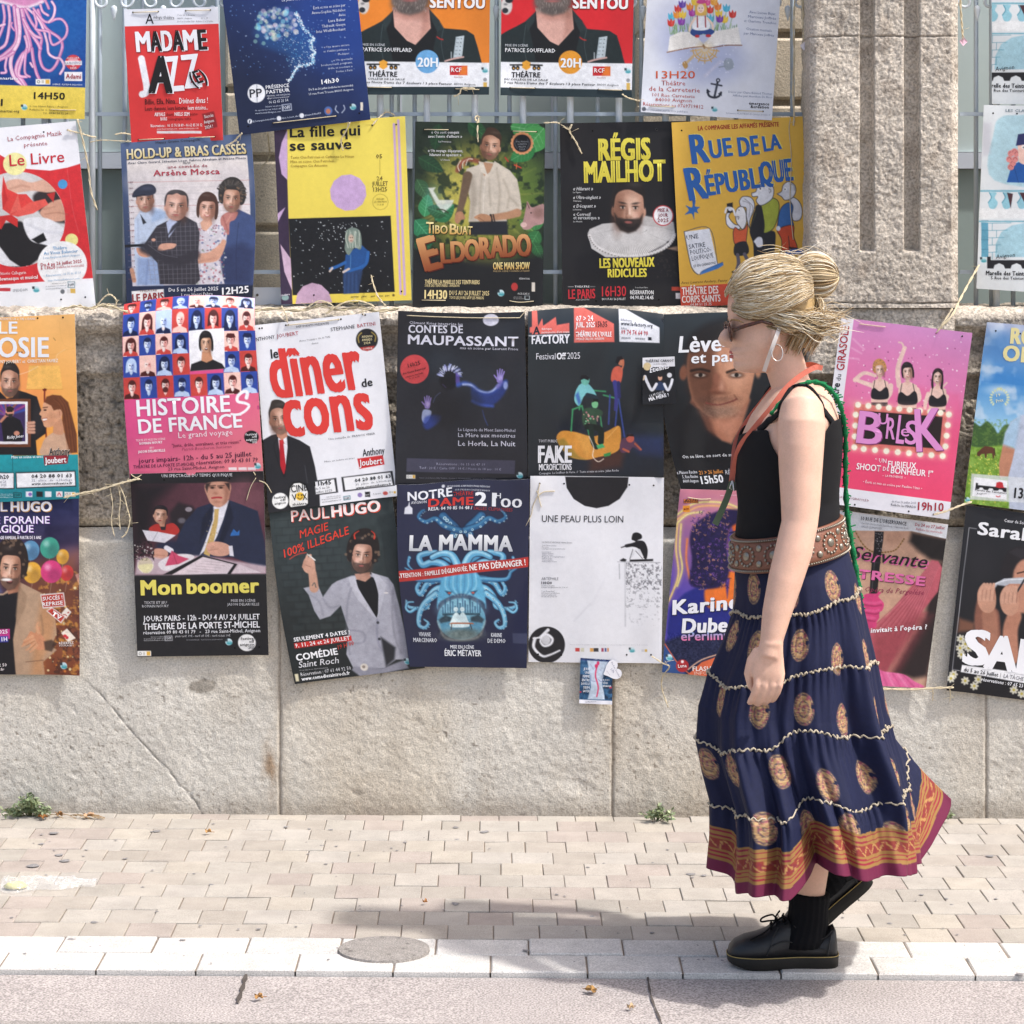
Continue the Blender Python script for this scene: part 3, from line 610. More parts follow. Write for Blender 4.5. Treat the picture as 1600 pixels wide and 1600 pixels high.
def hand(p,x,y,s,c,flip=1,rot=0,hi=None):
 k,l=math.cos(R(rot)),math.sin(R(rot));q=lambda a,b:(x+(a*flip*k-b*l)*s,y+(a*flip*l+b*k)*s)
 p.poly([q(-3,1),q(-2.6,-3),q(2.6,-3.4),q(3,1),q(1.8,4),q(-2,4)],c,1,.8,1)
 for a,b,e,d in((-2.3,-3,-3.6,-8),(-.8,-3.4,-1.1,-9.6),(.8,-3.4,1.2,-9.2),(2.2,-3,3.4,-7.6),(-2.8,.6,-6,-2.6)):p.ln([q(a,b),q((a+e)/2*1.04,(b+d)/2),q(e,d)],1.7*s,c,1,.6,1,1.2*s)
 if hi:p.el(*q(.3,-.6),2*s,2.6*s,hi,.5,s)
W_='f4f4f6'
p=Poster('white poster with huge red condensed lettering and a suited man lower left',[(398,508),(592.5,487),(621,775),(419,802)],7.270,'f1f1f5',tilt=(0,.016))
p.part('portrait')
p.poly([(410,688),(424,680),(438,677),(448,680),(468,688),(484,698),(492,730),(499,772),(500,795),(419,806),(408,760)],'25252a',1,.9)
p.poly([(434,682),(448,681),(449,700),(445,738),(436,700)],'eceaf0');p.poly([(436,688),(442,686),(447,735),(443,742),(438,733)],'b81f2c');p.poly([(437,688),(442,686),(444,693),(438,695)],'c93038')
p.ln([(434,684),(428,700),(443,745)],1.5,'17171b',.9);p.ln([(449,681),(452,700),(444,745)],1.5,'17171b',.9);p.ln([(476,728),(480,755)],1.2,'55555c',.6)
p.poly([(427,664),(447,660),(449,682),(440,688),(433,682)],'c98f76')
face(p,436.5,656,29,43,'d9a78f','3a322e',sh=-1,style='quiff',beard=.35,rot=-6,brow='2c2522')
p.el(450,655,3,6,'d39f88')
p.part('logo_badge');p.poly([(449,778),(451,762),(458,753),(468,752),(478,757),(483,768),(483,789),(479,793),(452,796),(449,790)],'141416',1,.7,0);p.poly([(451.5,778),(453,764),(459,756),(468,755),(476,759),(480.5,769),(480.5,787),(477,790),(454,793),(451.5,789)],'f6f4ee',1,.7);p.el(468,776,6.5,6.5,'f3c33c')
p.el(466,774,.9,1.4,'1a1a1a');p.el(470.5,774,.9,1.4,'1a1a1a');p.ln([(464.5,778),(468,780.5),(471.5,778)],.9,'1a1a1a')
p.T('CINE',455.5,770,480,766.5,10.5,'17171a',.01,g='emblem_lettering');p.T('V',457,783,464,782,10,'17171a',.01,g='emblem_lettering');p.T('X',473,782,480,781,10,'17171a',.01,g='emblem_lettering');p.T('théâtre',457,791,479,788.5,4,'17171a',.01,g='emblem_lettering')
p.part('logo_badge');p.el(437.5,783,12.6,12.6,'f7f7f4');p.part()
p.Tl([('festival',1),('off',.5),('avignon',.95)],428,780,446.5,-.1,4,'222222',4.6,'emblem_lettering',.01,'r')
p.part('award_badge');p.el(573.5,530.5,17.2,17.2,'232326');p.poly([(562,543),(586,540),(582,546),(574,548.5),(566,547)],'c23a35');p.ln([(561,535),(560,526),(565,520)],2,'b39a4c',.9);p.ln([(586,533),(587,525),(581,519)],2,'b39a4c',.9);p.part()
p.Tl([('AVIGNON',1),('AWARDS',.95),('2024',.6)],565.5,528,582,-.08,3.6,'e6d9a8',5,'emblem_lettering',.015,'c');p.T('COMÉDIE',567,546.3,582,545,2.6,'f4e8e0',.01,g='emblem_lettering')
p.T('DEF EVENTS PRÉSENTE',463.5,512,514.5,506.5,3.2,'55555c');p.T('NTHONY',401,533,430,528.5,5.6,'34343c',.005);p.T('JOUBERT',433,528,467,523,5.8,'b23a46',.005)
p.T('STEPHANE',517.5,517.5,555,512.5,5.6,'34343c',.005);p.T('BATTINI',559,512,587,508,5.6,'b23a46',.005);p.T("Avec l'équipe de la TAJ",468,534,516,527,2.6,'6a6a70');p.T('dans',487,538,498,536.5,2.6,'6a6a70')
p.T('le',424.5,560,435,558.5,14,'1d1d20',.03,.04,g='title')
p.T('dîner',430,622,568,606,75,'e2403a',.03,-.06,g='title',xh=.84);p.T('cons',449,682,582,669,63,'e2403a',.035,-.05,g='title',xh=.95)
p.T('de',566,605,582,602.5,12.5,'1d1d20',.03,.04,g='title')
p.T('Une comédie de  FRANCIS VEBER',513,688,586,679,3.2,'5a5a60');p.T('Mise en scène et avec',507,723,554,717,2.6,'5a5a60');p.T('Anthony',567,713.5,601,709,11,'222226',.01,.05,g='name_lettering')
p.part('red_label');p.poly([(558,717),(598,711.5),(600.5,726),(561.5,733)],'cf2f31');p.part();p.T('Joubert',561.5,728.5,597,724.5,9.5,'f6f2f2',.02,.05,g='name_lettering')
for P in([(488,752),(525,747),(528,770),(490,775)],[(533,746),(613,736),(617,759),(536,769)]):
 p.poly(P,'26262a');c=np.mean(P,0);p.poly([tuple(c+(np.array(a)-c)*np.array([1-3.2/abs(a[0]-c[0])if abs(a[0]-c[0])>1 else 1,.85]))for a in P],'f5f5f6')
p.T('11h45',491.5,760,517.5,757,6.8,'1c1c20',.03);p.T('du 5 au 26',492,766,515,763,3.6,'55555c');p.T('juillet 2025',492.5,771.5,519,768,3.6,'55555c')
p.T('04 20 88 01 63',554.5,754,610.5,746.5,5.2,'1c1c20',.03);p.T("22  place  de  L'Horloge",555.5,759,611,752,2.8,'6a6a70');p.T('www.cinevoxtheatre.fr',556,764.5,611.5,757.5,3.2,'1c1c20',.03)
p.T('Achetez vos places',510,778,532,775.5,2,'777777');p.T('de spectacles sur ticket off',502,782,532,778.5,2,'777777');p.T('www.festivaloffavignon.com',503,786,533,782,2,'555555')
p.poly([(536,776),(547,774.5),(547.5,781),(536.5,782.5)],'4a7a86');p.poly([(537,777),(546,775.8),(546.4,780),(537.4,781.3)],'f1f1f5');p.T("l'OFF",538,781,545.5,780,3,'333333',.02)
p.el(562,774,3.6,3.6,'7a62a8',.8);p.rect(570,769,578,777,'232326');p.T('NOT',571,775,577,774.5,2.2,'eeeeee');p.T('Telerama',583,774,595,772,2.6,'888888');p.el(602,771,4,3,'c5392f',.8);picto(p,607,767,12,4.5)
for a in((406,513),(410,512.5),(447,508),(451,507.5),(529,499),(533,498.5),(567,491),(571,492)):p.hole(a)
p.twine((448,508),(490,503.5),(531,498.5));p.twine((567,490),(569,492))
p=Poster('dark blue black poster with a shadowy raised hand figure and red disc',[(622.5,485),(820,487),(825,757),(617,758)],7.264,'26282f',tilt=(0,.018),bend=(.004,.01),rip=.0035,mat=GLOSS,bow=lambda u,v:(0*u,-6*np.sin(math.pi*u)*np.exp(-v*9)*0+3*np.sin(math.pi*u*1.0)*np.exp(-v*8)))
p.grain(.03,.02);p.grain(.02,.3)
p.part('figure')
p.el(701,592,14,17,'15151b',1,3)
g_=np.random.default_rng(4)
for _ in range(70):
 t=g_.uniform(math.pi*.95,math.pi*1.98);r=g_.uniform(13,18.5);p.ln([(703+(r-4)*math.cos(t),588+(r-4)*math.sin(t)),(703+(r+2)*math.cos(t+.1),588+(r+2)*math.sin(t+.1))],1.1,['a9b4d8','6d78b8','d8def0','8f8fc8'][g_.integers(4)],.8)
p.poly([(712,580),(718,586),(719,598),(714,603),(712,596)],'5a4a9a',.8,1.5);p.ln([(692,600),(697,605)],1.5,'4a4068',.7)
p.ln([(716,601),(726,598),(738,602),(748,610),(760,614),(772,611),(780,602),(790,596)],6,'3b56a8',.9,2.5);p.ln([(724,600),(736,601),(746,609),(760,613),(770,610),(779,601)],3,'b8c4ea',.85,1.5)
p.poly([(737,604),(752,612),(772,611),(788,594),(793,602),(786,618),(770,632),(750,633),(738,626)],'27397e',.8,3,1);p.ln([(738,626),(752,632),(770,634)],4,'3d57b4',.8,2);p.el(790,602,3.5,6,'9aa8d8',.8,1.5)
hand(p,781,591,1.55,'8577b8',1,8,'b8b0e0');p.ln([(783,597),(778,604)],6,'6a62a8',.8,2)
hand(p,668,632,1.45,'8a78b4',1,4,'c8b8d8');p.poly([(662,640),(674,642),(671,654),(664,662),(659,654)],'a9b4d8',.9,1.2,1)
p.poly([(664,652),(676,648),(689,650),(684,661),(668,671),(661,664)],'2c429a',.75,3,1);p.ln([(677,628),(681,619),(688,613)],1,'6a74a8',.7);p.ln([(754,640),(757,652),(762,664)],1.2,'3a4f98',.7)
p.el(697,640,20,30,'1b1c22',.6,10);p.el(730,640,24,32,'1c1d23',.5,10)
p.part('moon');p.el(767,498,12.5,9.8,'d4d4e2');p.el(764,501,5,4,'b8b8cc',.5,2);p.el(772,496,3,3,'bcbccf',.5,1.5)
p.part('red_disc');p.el(648,576.5,22.5,22.7,'c8474a');p.part()
for t,y,q,h in(('16h25',571.5,.5,6.2),('Au Vieux Balancier',580.5,.95,3.3),('relâche les mercredis',586.5,.72,2.4),('9, 16 et 23',590.5,.4,2.2)):d=38*q/2;p.T(t,648-d,y+d*.27,648+d,y-d*.27,h,'4a1c20',.01,g='disc_lettering#1')
p.T('Clément Krieg interprète les',640,505,723,506.5,4.2,'c9c9d6',.01);p.T('CONTES DE',639,519,723,519,12,'d4d4e0',.03,g='title');p.T('MAUPASSANT',638,537,809,540.5,14.5,'d8d8e4',.035,g='title')
p.T('mis en scène par Laurent Priou',719,544.5,809,547,4,'c9c9d6',.005)
p.T('La Légende du Mont Saint-Michel',716,672.5,805,674.5,4.6,'b9b9c8',.01);p.T('La Mère aux monstres',716,682,805,683.5,6.3,'c4c4d2',.01);p.T('Le Horla, La Nuit',716,696,805,697,8,'d0d0de',.012)
p.part('info_panel');p.poly([(635.5,716),(805,719.5),(804,741),(635,737)],'454557');p.part()
p.T('Réservations : 06 15 66 47 19',682,726.5,758,728,3.8,'9a9ab0');p.T('Tarif : 20 € / Carte OFF : 14 € / Moins de 18 ans : 10 €',655,732.5,783,735.5,3.6,'9a9ab0')
picto(p,635,742,14,6);p.T('Visuel : Joël Aubert, Billy Théâtre - Licence 2 : R-2024-003605 - Licence 3 : R-2024-003603',655,747.5,774,750,2,'7a7a88');logo_off(p,812,743,5)
p.twine((636,492),(700,493),(760,494.5),(812,496));p.twine((812,496),(818,489),(822,484))
FG='theatre posters tied to the railing'
def FP(label,corners,Y,bg='ffffff',**k):return Poster(label,corners,Y,bg,group=FG,**k)
p=FP('blue poster of pink tentacles above a yellow strip reading 14H50',[(-75,-108),(137,-112),(132,186),(-72,183)],7.432,'1d4f9c',tilt=(.01,0))
p.frame(0,0,8.423);p.fill(('1b5aa8','18408a',(600,0),(100,1000)))
p.grain(.10,.25);p.el(800,400,260,330,'1c6ab4',.35,12);p.el(700,800,200,250,'1e74b8',.3,10)
p.part('jellyfish');pk=['d88fc0','e6a8cf','cf7fb6','efc6df']
p.poly([(-300,-80),(60,-30),(400,-60),(620,-40),(560,40),(460,70),(340,110),(200,100),(120,60),(0,40),(-300,60)],'d98fbc',1,1,1);p.ln([(0,20),(120,55),(220,80),(340,100),(460,65),(560,20)],40,'f4e4ee',.9,2)
g_=np.random.default_rng(5)
TENT=[([(40,70),(60,230),(30,380),(-20,500)],38),([(110,80),(130,260),(100,500),(60,600),(-20,650)],42),([(190,90),(210,300),(230,470),(190,600),(60,720),(-20,770)],60),([(230,120),(260,380),(240,560),(170,700),(140,850),(190,1020),(300,1110)],54),([(290,130),(330,330),(380,520),(390,640),(300,720),(230,850),(220,960),(290,1060),(330,1120)],60),([(330,480),(360,620),(300,760),(250,930),(260,1000),(350,1010)],40),([(330,120),(420,300),(540,480),(530,620),(520,740),(560,880),(650,930),(730,860),(790,720),(820,600),(780,500),(640,400),(560,300),(500,130)],40),([(360,110),(480,220),(560,360),(620,560),(640,700),(720,760),(790,770),(840,870),(790,970)],34),([(440,110),(560,260),(640,290),(740,250),(820,260),(880,350),(870,460),(800,540),(700,590),(660,520),(640,420),(540,400),(470,380),(480,300),(440,150)],34),([(530,60),(560,150),(630,200)],34),([(590,0),(620,60),(640,110)],34),([(680,20),(720,100),(700,220),(640,290)],34),([(310,250),(400,420),(500,570),(530,640)],50),([(390,400),(460,470),(540,500)],40),([(420,640),(440,800),(480,960),(510,1030)],44),([(400,830),(430,880)],30),([(180,690),(100,740),(-10,790)],46),([(90,760),(70,880),(80,950),(20,960)],34),([(160,300),(150,340),(190,400)],26),([(0,340),(60,320)],36),([(350,650),(330,800),(330,960),(390,1010)],32)]
for k,(P,wd)in enumerate(TENT):p.ln(P,wd,'b9639c',1,.8);p.ln(P,wd*.78,pk[k%4],1,.8);p.ln([(a-wd*.12,b)for a,b in P],wd*.28,'f6dcea',.75,.9)
p.part('award_badge');p.el(962,820,105,100,'cf3f4a');p.el(935,800,40,34,'f0a8b0');p.el(990,800,40,34,'f0a8b0');p.poly([(898,810),(1026,810),(962,880)],'f0a8b0');p.rect(852,800,1075,856,'f3eef0');p.rect(845,945,1080,1065,'f3eef0');p.part()
p.T('LA PROVENCE',862,845,1064,838,30,'9aa0b8',.01);p.T('2025',920,908,1005,905,26,'f3e8ea',.02);p.T('COUP DE COEUR',880,776,1040,770,22,'f3e8ea',.01)
p.T('Adami',866,1032,1062,1036,62,'a8333f',.02);p.T('annariato',-30,1046,238,1050,36,'f0eef6',.03)
picto(p,468,1040,190,70);p.T('LICENCE : PLATESV-R-2022-012101',690,1118,1078,1126,20,'e8ecf4',.01)
p.part('yellow_strip');p.poly([(-700,1104),(0,1118),(1130,1152),(1130,1640),(-700,1640)],('ecd35e','e3c84f',(0,1100),(0,1560)));p.part()
p.T('14H50',448,1300,848,1308,86,'15140f',.035,g='title');p.T('l',12,1392,34,1393,88,'22201a',.02);p.T('-martial.org',-10,1478,254,1480,36,'3a3622',.01);logo_off(p,318,1410,40)
p.Tl([('2, rue Henri Fabre - Avignon',1),('Relâche les 6, 13 et 20 juillet',1),('Tél. 04 86 34 52 24',.65)],390,1408,890,.02,25,'6b6030',44,al='r');p.twine((668,1438),(830,1446),(1000,1448))
p=FP('bright red poster with slanted black and white jazz lettering under a white header',[(194,15),(341,11),(349,219),(205,224)],7.426,'d93a3a',tilt=(0,.01),bend=(0,.006))
p.frame(0,0,4);p.fill('e4e6ee',0,0,1,.128);p.grain(.02,.03)
p.T('A',912,150,964,150,62,'15151a',.0);p.T('mbigu théâtre',962,118,1092,120,20,'55585f',0,.05);p.ln([(950,130),(1090,124)],2,'777777',.8)
p.Tl([('7 rue de la Bourse',.48),('84000  Avignon              21 h 35',.85),('Du 5 au 26 juillet 2025   Relâche 13 et 20 juillet',1)],1112,100,1335,-.005,9,'777a80',20)
for t,a,b,c in(('M',858,945,'f2f3f8'),('A',948,1014,'1b191b'),('D',1018,1082,'f2f3f8'),('A',1086,1152,'1b191b'),('M',1154,1240,'f2f3f8'),('E',1246,1298,'1b191b')):
 p.T(t,a+3,324-(a-858)*.035,b-3,324-(b-858)*.035,122,c,.035,-.05,g='title_line#1',shadow=(5,5,'f2f3f8' if c[0]=='1' else '8e1f22'))
p.part('title_letter');p.ln([(886,368),(902,450),(918,540),(914,578),(890,590)],42,'f2f3f8');p.part();p.T('Z',1058,572,1150,564,215,'f2f3f8',.02,-.10,g='title_line#2',off=.0011);p.T('Z',1160,552,1262,542,205,'f2f3f8',.02,-.04,g='title_line#2',off=.0015)
p.T('A',940,578,1070,578,222,'1b191b',.04,.02,g='title_line#2',off=.0019,shadow=(9,3,'f2f3f8'));p.T('(E)',1212,532,1300,505,82,'1b191b',.02,-.2,g='title_line#2',off=.0026,shadow=(6,2,'f2f3f8'))
p.T('Billie, Ella, Nina...',908,654,1115,648,34,'2a1517',.01);p.T('Divines divas !',1122,648,1300,643,36,'f6eeee',.01);p.T('Leurs chansons, leurs histoires',908,692,1168,687,26,'2a1517',.01);p.T('leurs victoires...',1176,687,1300,684,26,'f6eeee',.01)
p.T('ABYALE',966,726,1032,725,22,'f6eeee',.02);p.T('chant',1036,725,1086,724,20,'7c1c20',.01);p.T('NIELS SEM',1092,724,1184,723,22,'f6eeee',.02);p.T('piano',1188,722,1236,721,20,'7c1c20',.01);p.T('BORS',1004,753,1044,752,20,'f6eeee',.02);p.T('scénographe vidéo',1048,752,1196,749,18,'7c1c20',.01)
p.T('Réservations :  06 15 76 58 89 - 06 62 85 30 12',942,795,1264,789,18,'f6eeee',.01);p.T('www.theatreambigu.com - www.madamejazze.com',980,812,1240,806,12,'f2d6d6',.0)
p.part('logo_strip');p.rect(980,818,1258,834,'ece4e6');p.part();p.part('dark_label');p.poly([(1262,712),(1338,695),(1360,794),(1286,812)],'962a2e');p.part()
p.Tl([('Succès',.9),('Avignon',1),('2024 !',.8)],1276,740,1338,-.2,20,'f0e4e4',34,w=.015,al='c')
for a in((833,78),(991,74),(1163,68),(1317,64),(866,873),(1024,866),(1182,860),(1342,855)):p.hole(a)
p.twine((833,78),(991,74));p.twine((1163,68),(1317,64));p.twine((866,873),(1024,866));p.twine((1182,860),(1342,855))
p=FP('night blue poster with a glowing head profile made of stars',[(336,-96),(547,-112),(579,187),(374,211)],7.420,'1e2a4c',tilt=(0,.01))
p.frame(340,0,3.478);p.fill(('23408a','1a2442',(700,0),(300,560)));p.el(640,120,220,260,'22489c',.5,24);p.grain(.03,.05)
p.dots(170,(40,-20,760,420),['8fb6ee','cfe2fa','5a8ad0'],(1.2,3.4),.75,3)
p.part('star_head');p.poly([(240,250),(200,180),(230,90),(300,50),(380,40),(430,70),(465,130),(490,180),(530,215),(515,260),(530,320),(500,355),(450,360),(410,400),(380,300)],'2f7ac0',.35,8)
g_=np.random.default_rng(8)
for _ in range(150):
 t=g_.uniform(0,6.28);r=math.sqrt(g_.random());X,Y=330+130*r*math.cos(t),130+90*r*math.sin(t)
 p.el(X,Y,*([g_.uniform(4,15)]*2),['e8c8d8','f2e6d8','9ad8e8','b8a8e0','5ab0d8','c8e0c0','f4f0f4'][g_.integers(7)],g_.uniform(.25,.7),1.2)
for x,y in((210,150),(215,195),(205,225),(250,235),(235,120),(225,90),(258,78)):p.el(x,y,11,11,'9fd0c0',.55,.8)
PR=[(430,70),(455,110),(470,150),(500,180),(530,212),(515,225),(518,260),(535,285),(520,305),(530,330),(500,352),(455,358),(425,380),(410,420),(390,440)]
for q_ in cr(PR,14):
 for _ in range(2):p.el(q_[0]-abs(g_.normal(0,10)),q_[1]+g_.normal(0,4),*([g_.uniform(1.5,4)]*2),['dff0fa','8fd0ee','ffffff'][g_.integers(3)],.85,.6)
for _ in range(260):
 t=g_.random();X,Y=g_.uniform(300,530),g_.uniform(150,365)
 if X<300+(Y-150)*.4:continue
 p.el(X,Y,*([g_.uniform(1.2,3)]*2),['5fb4e4','a8d8f0','ffffff'][g_.integers(3)],.7,.6)
p.part();p.T('La jeune fille et le cerveau',350,8,560,-8,14,'dfe6f4',.0)
p.Tl([('Écrit et mis en scène par',.95),('Anne-Sophie Nédélec',1),('Avec',.2),('Lara Bakar',.5),('Thibault Gueye',.7),('Inès Weill-Rochant',.86)],512,52,695,-.1,15,'dfe6f4',26,al='r')
p.Tl([('« Une œuvre sincère',.98),("et d'utilité publique »",1),('Mediapart',.43)],575,262,716,-.1,11,'c8d2e8',23,al='r');p.Tl([('« Un spectacle',.58),('bouleversant, poignant,',.95),('drôle et touchant »',.75),('Sorties à Paris',.5)],555,340,733,-.1,11,'c8d2e8',21,al='r')
p.T('14h30',566,457,660,446,24,'f4f6fa',.035,g='title');p.T('Du 5 au 26 juillet (relâche les mercredis)',496,492,736,468,11,'dfe6f4',.01);p.T('13 rue Pont Trouca 84000 Avignon',497,517,738,490,12,'dfe6f4',0)
p.part('round_logo');p.el(210,507,48,50,'f2f4f8');p.part();p.T('PP',176,530,242,524,44,'20242e',.01,g='emblem_lettering');p.ln([(212,460),(214,555)],4,'6a7080',.6)
p.T('PRÉSENCE',262,484,388,472,19,'f0f2f8',.02,g='title_line');p.T('PASTEUR',265,510,391,497,19,'f0f2f8',.03,g='title_line');p.Tl([('FESTIVAL OFF AVIGNON',1),('@presencepasteur',.98)],268,526,392,-.08,8,'d8dcea',12);p.T('06 62 65 25 54',278,563,384,550,15,'dfe6f4',0)
p.Tl([('Achetez vos places',.6),('de spectacles sur ticket off',1),('www.festivaloffavignon.com',1)],203,588,343,-.08,8,'c8d2e8',16,al='r');p.poly([(347,568),(400,562),(403,598),(350,604)],'dfe6f4');p.poly([(351,572),(396,566),(399,594),(354,600)],'1c2848');p.T("l'OFF",356,596,394,591,18,'dfe6f4',.02)
for x,y in((174,659),(333,643),(457,628)):p.el(x,y,13,13,'e8ecf4')
p.T('f',170,668,180,667,16,'1c2848',.03);p.T('@Compagnie.IntimeDIlles',190,664,315,648,9,'c8d2e8');p.T('@cie_la_beaut_elles',350,646,440,634,9,'c8d2e8');p.T('@IntimeDIlles853',472,632,562,618,9,'c8d2e8')
p.el(601,602,22,24,'4a6aa8');p.el(601,604,13,14,'d87a4a',.8);p.ln([(645,575),(640,595),(655,612)],5,'dfe6f4',.8);p.ln([(685,572),(690,592),(675,612)],5,'dfe6f4',.8);logo_off(p,735,580,17);p.rect(776,556,790,600,'e8e0d0')
p.twine((300,668),(470,650),(645,630));p.hole((165,686),(770,615),(300,668),(645,630))
def sentou(lab,C4,Y,bg,disc,ox,oy):
 p=FP(lab,C4,Y,bg,tilt=(0,.006));p.frame(ox,oy,3.333)
 p.grain(.03,.04);p.el(760,40,120,260,'000000',.06,20)
 p.part('portrait')
 p.poly([(60,335),(60,190),(110,160),(160,135),(205,110),(262,60),(330,40),(440,44),(480,90),(520,150),(640,160),(680,185),(700,250),(722,335)],'1f2a2c',1,1);p.grain(.02,.3,60,40,722,335)
 p.poly([(255,40),(445,40),(455,150),(415,195),(375,238),(330,215),(262,140)],'d9a99b',1,1);p.poly([(420,50),(448,50),(455,150),(400,205)],'b57f70',.55,4);p.el(345,80,60,26,'a06c5c',.45,5)
 p.poly([(215,110),(258,60),(266,150),(330,218),(376,238),(415,196),(458,150),(450,60),(500,110),(470,250),(470,335),(260,335),(240,220)],'131518',1,1.2)
 p.poly([(205,110),(258,58),(250,110),(215,165)],'2a3638',.9,1.5);p.poly([(448,50),(500,110),(524,150),(488,168),(460,110)],'2a3638',.9,1.5);p.ln([(205,130),(195,230),(212,330)],2.2,'5a686c',.7);p.ln([(522,150),(510,230),(528,330)],2.2,'5a686c',.7)
 p.ln([(488,195),(502,205),(518,209)],7,'a8302c',1);p.ln([(130,190),(150,330)],2,'141c1e',.6);p.ln([(560,230),(690,250)],2,'141c1e',.4)
 face(p,345,-62,206,262,'c99384','57504c',1,'short',.75);p.el(345,20,92,52,'6a5f5a',.95,5);p.el(345,52,52,18,'57504c',.8,3)
 for k in range(90):x=rng.uniform(262,430);y=rng.uniform(-5,62);p.ln([(x,y),(x+rng.uniform(-4,4),y+10)],2.4,['8f8680','4a423e','b8aea6'][k%3],.5)
 p.el(345,6,34,6,'a8605c',.9,1.5)
 p.poly([(586,195),(630,188),(618,300),(572,305)],'b9c6cc');p.ln([(572,305),(590,196)],3,'8a98a0',.8)
 for y in(205,225,245,265,285):p.ln([(592-(y-205)*.15,y),(602-(y-205)*.15,y)],2,'4a545a',.8);p.el(614-(y-205)*.12,y,2.5,2.5,'4a545a')
 p.ln([(530,322),(570,310),(625,300)],9,'c9a49c',1);p.ln([(562,275),(562,305)],6,'a8b0b4',1)
 p.part('side_figure');p.el(105,30,30,46,'d8d4d0',1,1.5);p.el(118,2,20,14,'20242a',1,1);p.el(98,55,16,14,'2a2e34',1,1);p.el(100,22,10,6,'6a6a6e',.7,1);p.part()
 p.T('SENTOU',452,42,734,46,56,'f4f2f2',.045,g='title',shadow=(3,4,'7a3a20'));p.T('MISE EN SCÈNE',98,241,216,243,12,'c9ced2',.01);p.T('PATRICE SOUFFLARD',98,270,358,274,20,'f0f2f4',.015)
 p.part('white_footer');q=lambda x,y:(x,y+(x-70)*.012);p.poly([q(50,322),q(800,322),q(800,478),q(50,478)],'eceef2');p.part('logo');p.poly([(208,314),(230,326),(230,352),(208,366),(186,352),(186,326)],'eaa63a');p.ln([(125,338),(186,338)],8,'222222',1,.6);p.ln([(230,338),(290,340)],8,'222222',1,.6)
 for x in(142,163,250,272):p.el(x,354,10,12,'222222');p.el(x,356,4,4,'eaa63a')
 p.part('red_logo');p.rect(554,346,645,394,'c5282e');p.poly([(618,347),(645,347),(645,394),(600,394)],'e8862e',.85,2);p.part('time_disc');p.el(437,324,61,61,disc);p.part()
 p.T('THÉÂTRE',132,402,280,403,26,'1c1c20',.035);p.T('DU COLLÈGE DE LA SALLE',94,417,320,421,9,'1c1c20',.03);p.T('9 rue Notre Dame des 7 douleurs / 3 place Pasteur',92,435,566,446,12,'22252c',.02);p.T('84000 Avignon',577,446,688,449,12,'55585e')
 p.T('20H',388,350,490,351,46,'eef4f8',.035,g='title');p.T('RCF',562,377,614,378,22,'f6eaea',.025);p.T('Vaucluse',575,408,622,408,8,'a84a4a');logo_off(p,736,368,16);p.el(738,418,10,10,'9a9ca0');p.rect(729,432,748,478,'d8b25a')
 p.fill('24343a',0,.958,1,1);p.ln([(55,336),(55,336.5)],1,'000000',0)
 p.hole((124,457),(252,459),(583,466),(708,470));p.twine((124,457),(252,459));p.twine((583,466),(708,470));return p
sentou('orange poster of a bearded man in a dark jacket with a blue 20H disc',[(558,-150),(767,-150),(764,148),(559,148)],7.428,'e8862c','6aa7d8',536.5,-1)
sentou('red poster of a bearded man in a dark jacket with an orange 20H disc',[(785,-145),(993,-143),(987,153),(782,149)],7.428,'d8262e','e3992f',760,0)
p=FP('white poster of a child sitting on an open book among tulips',[(1017,-108),(1226,-100),(1206,188),(1001,175)],7.424,'dfe2ea',tilt=(0,.006));p.frame(760,0,3.333)
p.el(1110,260,190,180,'9aa4cc',.55,26);p.el(1000,140,130,140,'a8b0d4',.45,24);p.el(1230,330,130,90,'a4aed0',.5,22);p.grain(.05,.04)
p.part('illustration')
for x,y,c in((998,46,'c8322e'),(1020,22,'5a3a9a'),(1060,36,'e0812e'),(965,86,'4ab0d0'),(992,76,'e08a30'),(1022,76,'e8c23a'),(962,118,'d0362e'),(1016,112,'8a3aa8'),(1072,66,'a83a9a'),(1085,8,'e8c23a'),(1165,50,'d0362e'),(1205,34,'e0782e'),(1250,42,'4ab0d0'),(1282,74,'d0362e'),(1210,70,'e8c23a'),(1240,100,'e8c23a'),(1168,96,'4ab0d0'),(1215,98,'7a3aa0'),(1150,10,'d84a8a'),(1185,8,'e8a23a'),(1120,2,'c8508a')):
 p.ln([(x,y+10),(x+(1130-x)*.12,150)],3,'6a9a4a',.7);p.poly([(x-18,y-18),(x-8,y-8),(x,y-22),(x+8,y-8),(x+18,y-16),(x+16,y+12),(x,y+20),(x-16,y+12)],c,1,.8,1);p.el(x+5,y,5,12,'ffffff',.2,1.5)
for k in range(70):x=rng.uniform(955,1310);p.ln([(x,178),(x+rng.uniform(-14,14),rng.uniform(120,160))],3,['6a9a4a','8ab05a','4a7a3a'][k%3],.7)
p.poly([(945,270),(955,190),(1010,165),(1080,165),(1130,232),(1190,162),(1270,150),(1310,140),(1328,232),(1230,232),(1160,248),(1130,240),(1050,250)],'efece6',1,.9);p.ln([(942,272),(1040,252),(1128,242),(1160,250),(1250,236),(1330,236)],5,'8a5a3a',1);p.ln([(1130,234),(1136,250)],10,'5a3a28',1)
for k in range(9):p.ln([(960+k*3,200+k*8),(1060,180+k*7),(1128,225+k)],1.2,'c9c4ba',.7);p.ln([(1318,150+k*9),(1210,165+k*7),(1134,225+k)],1.2,'c9c4ba',.7)
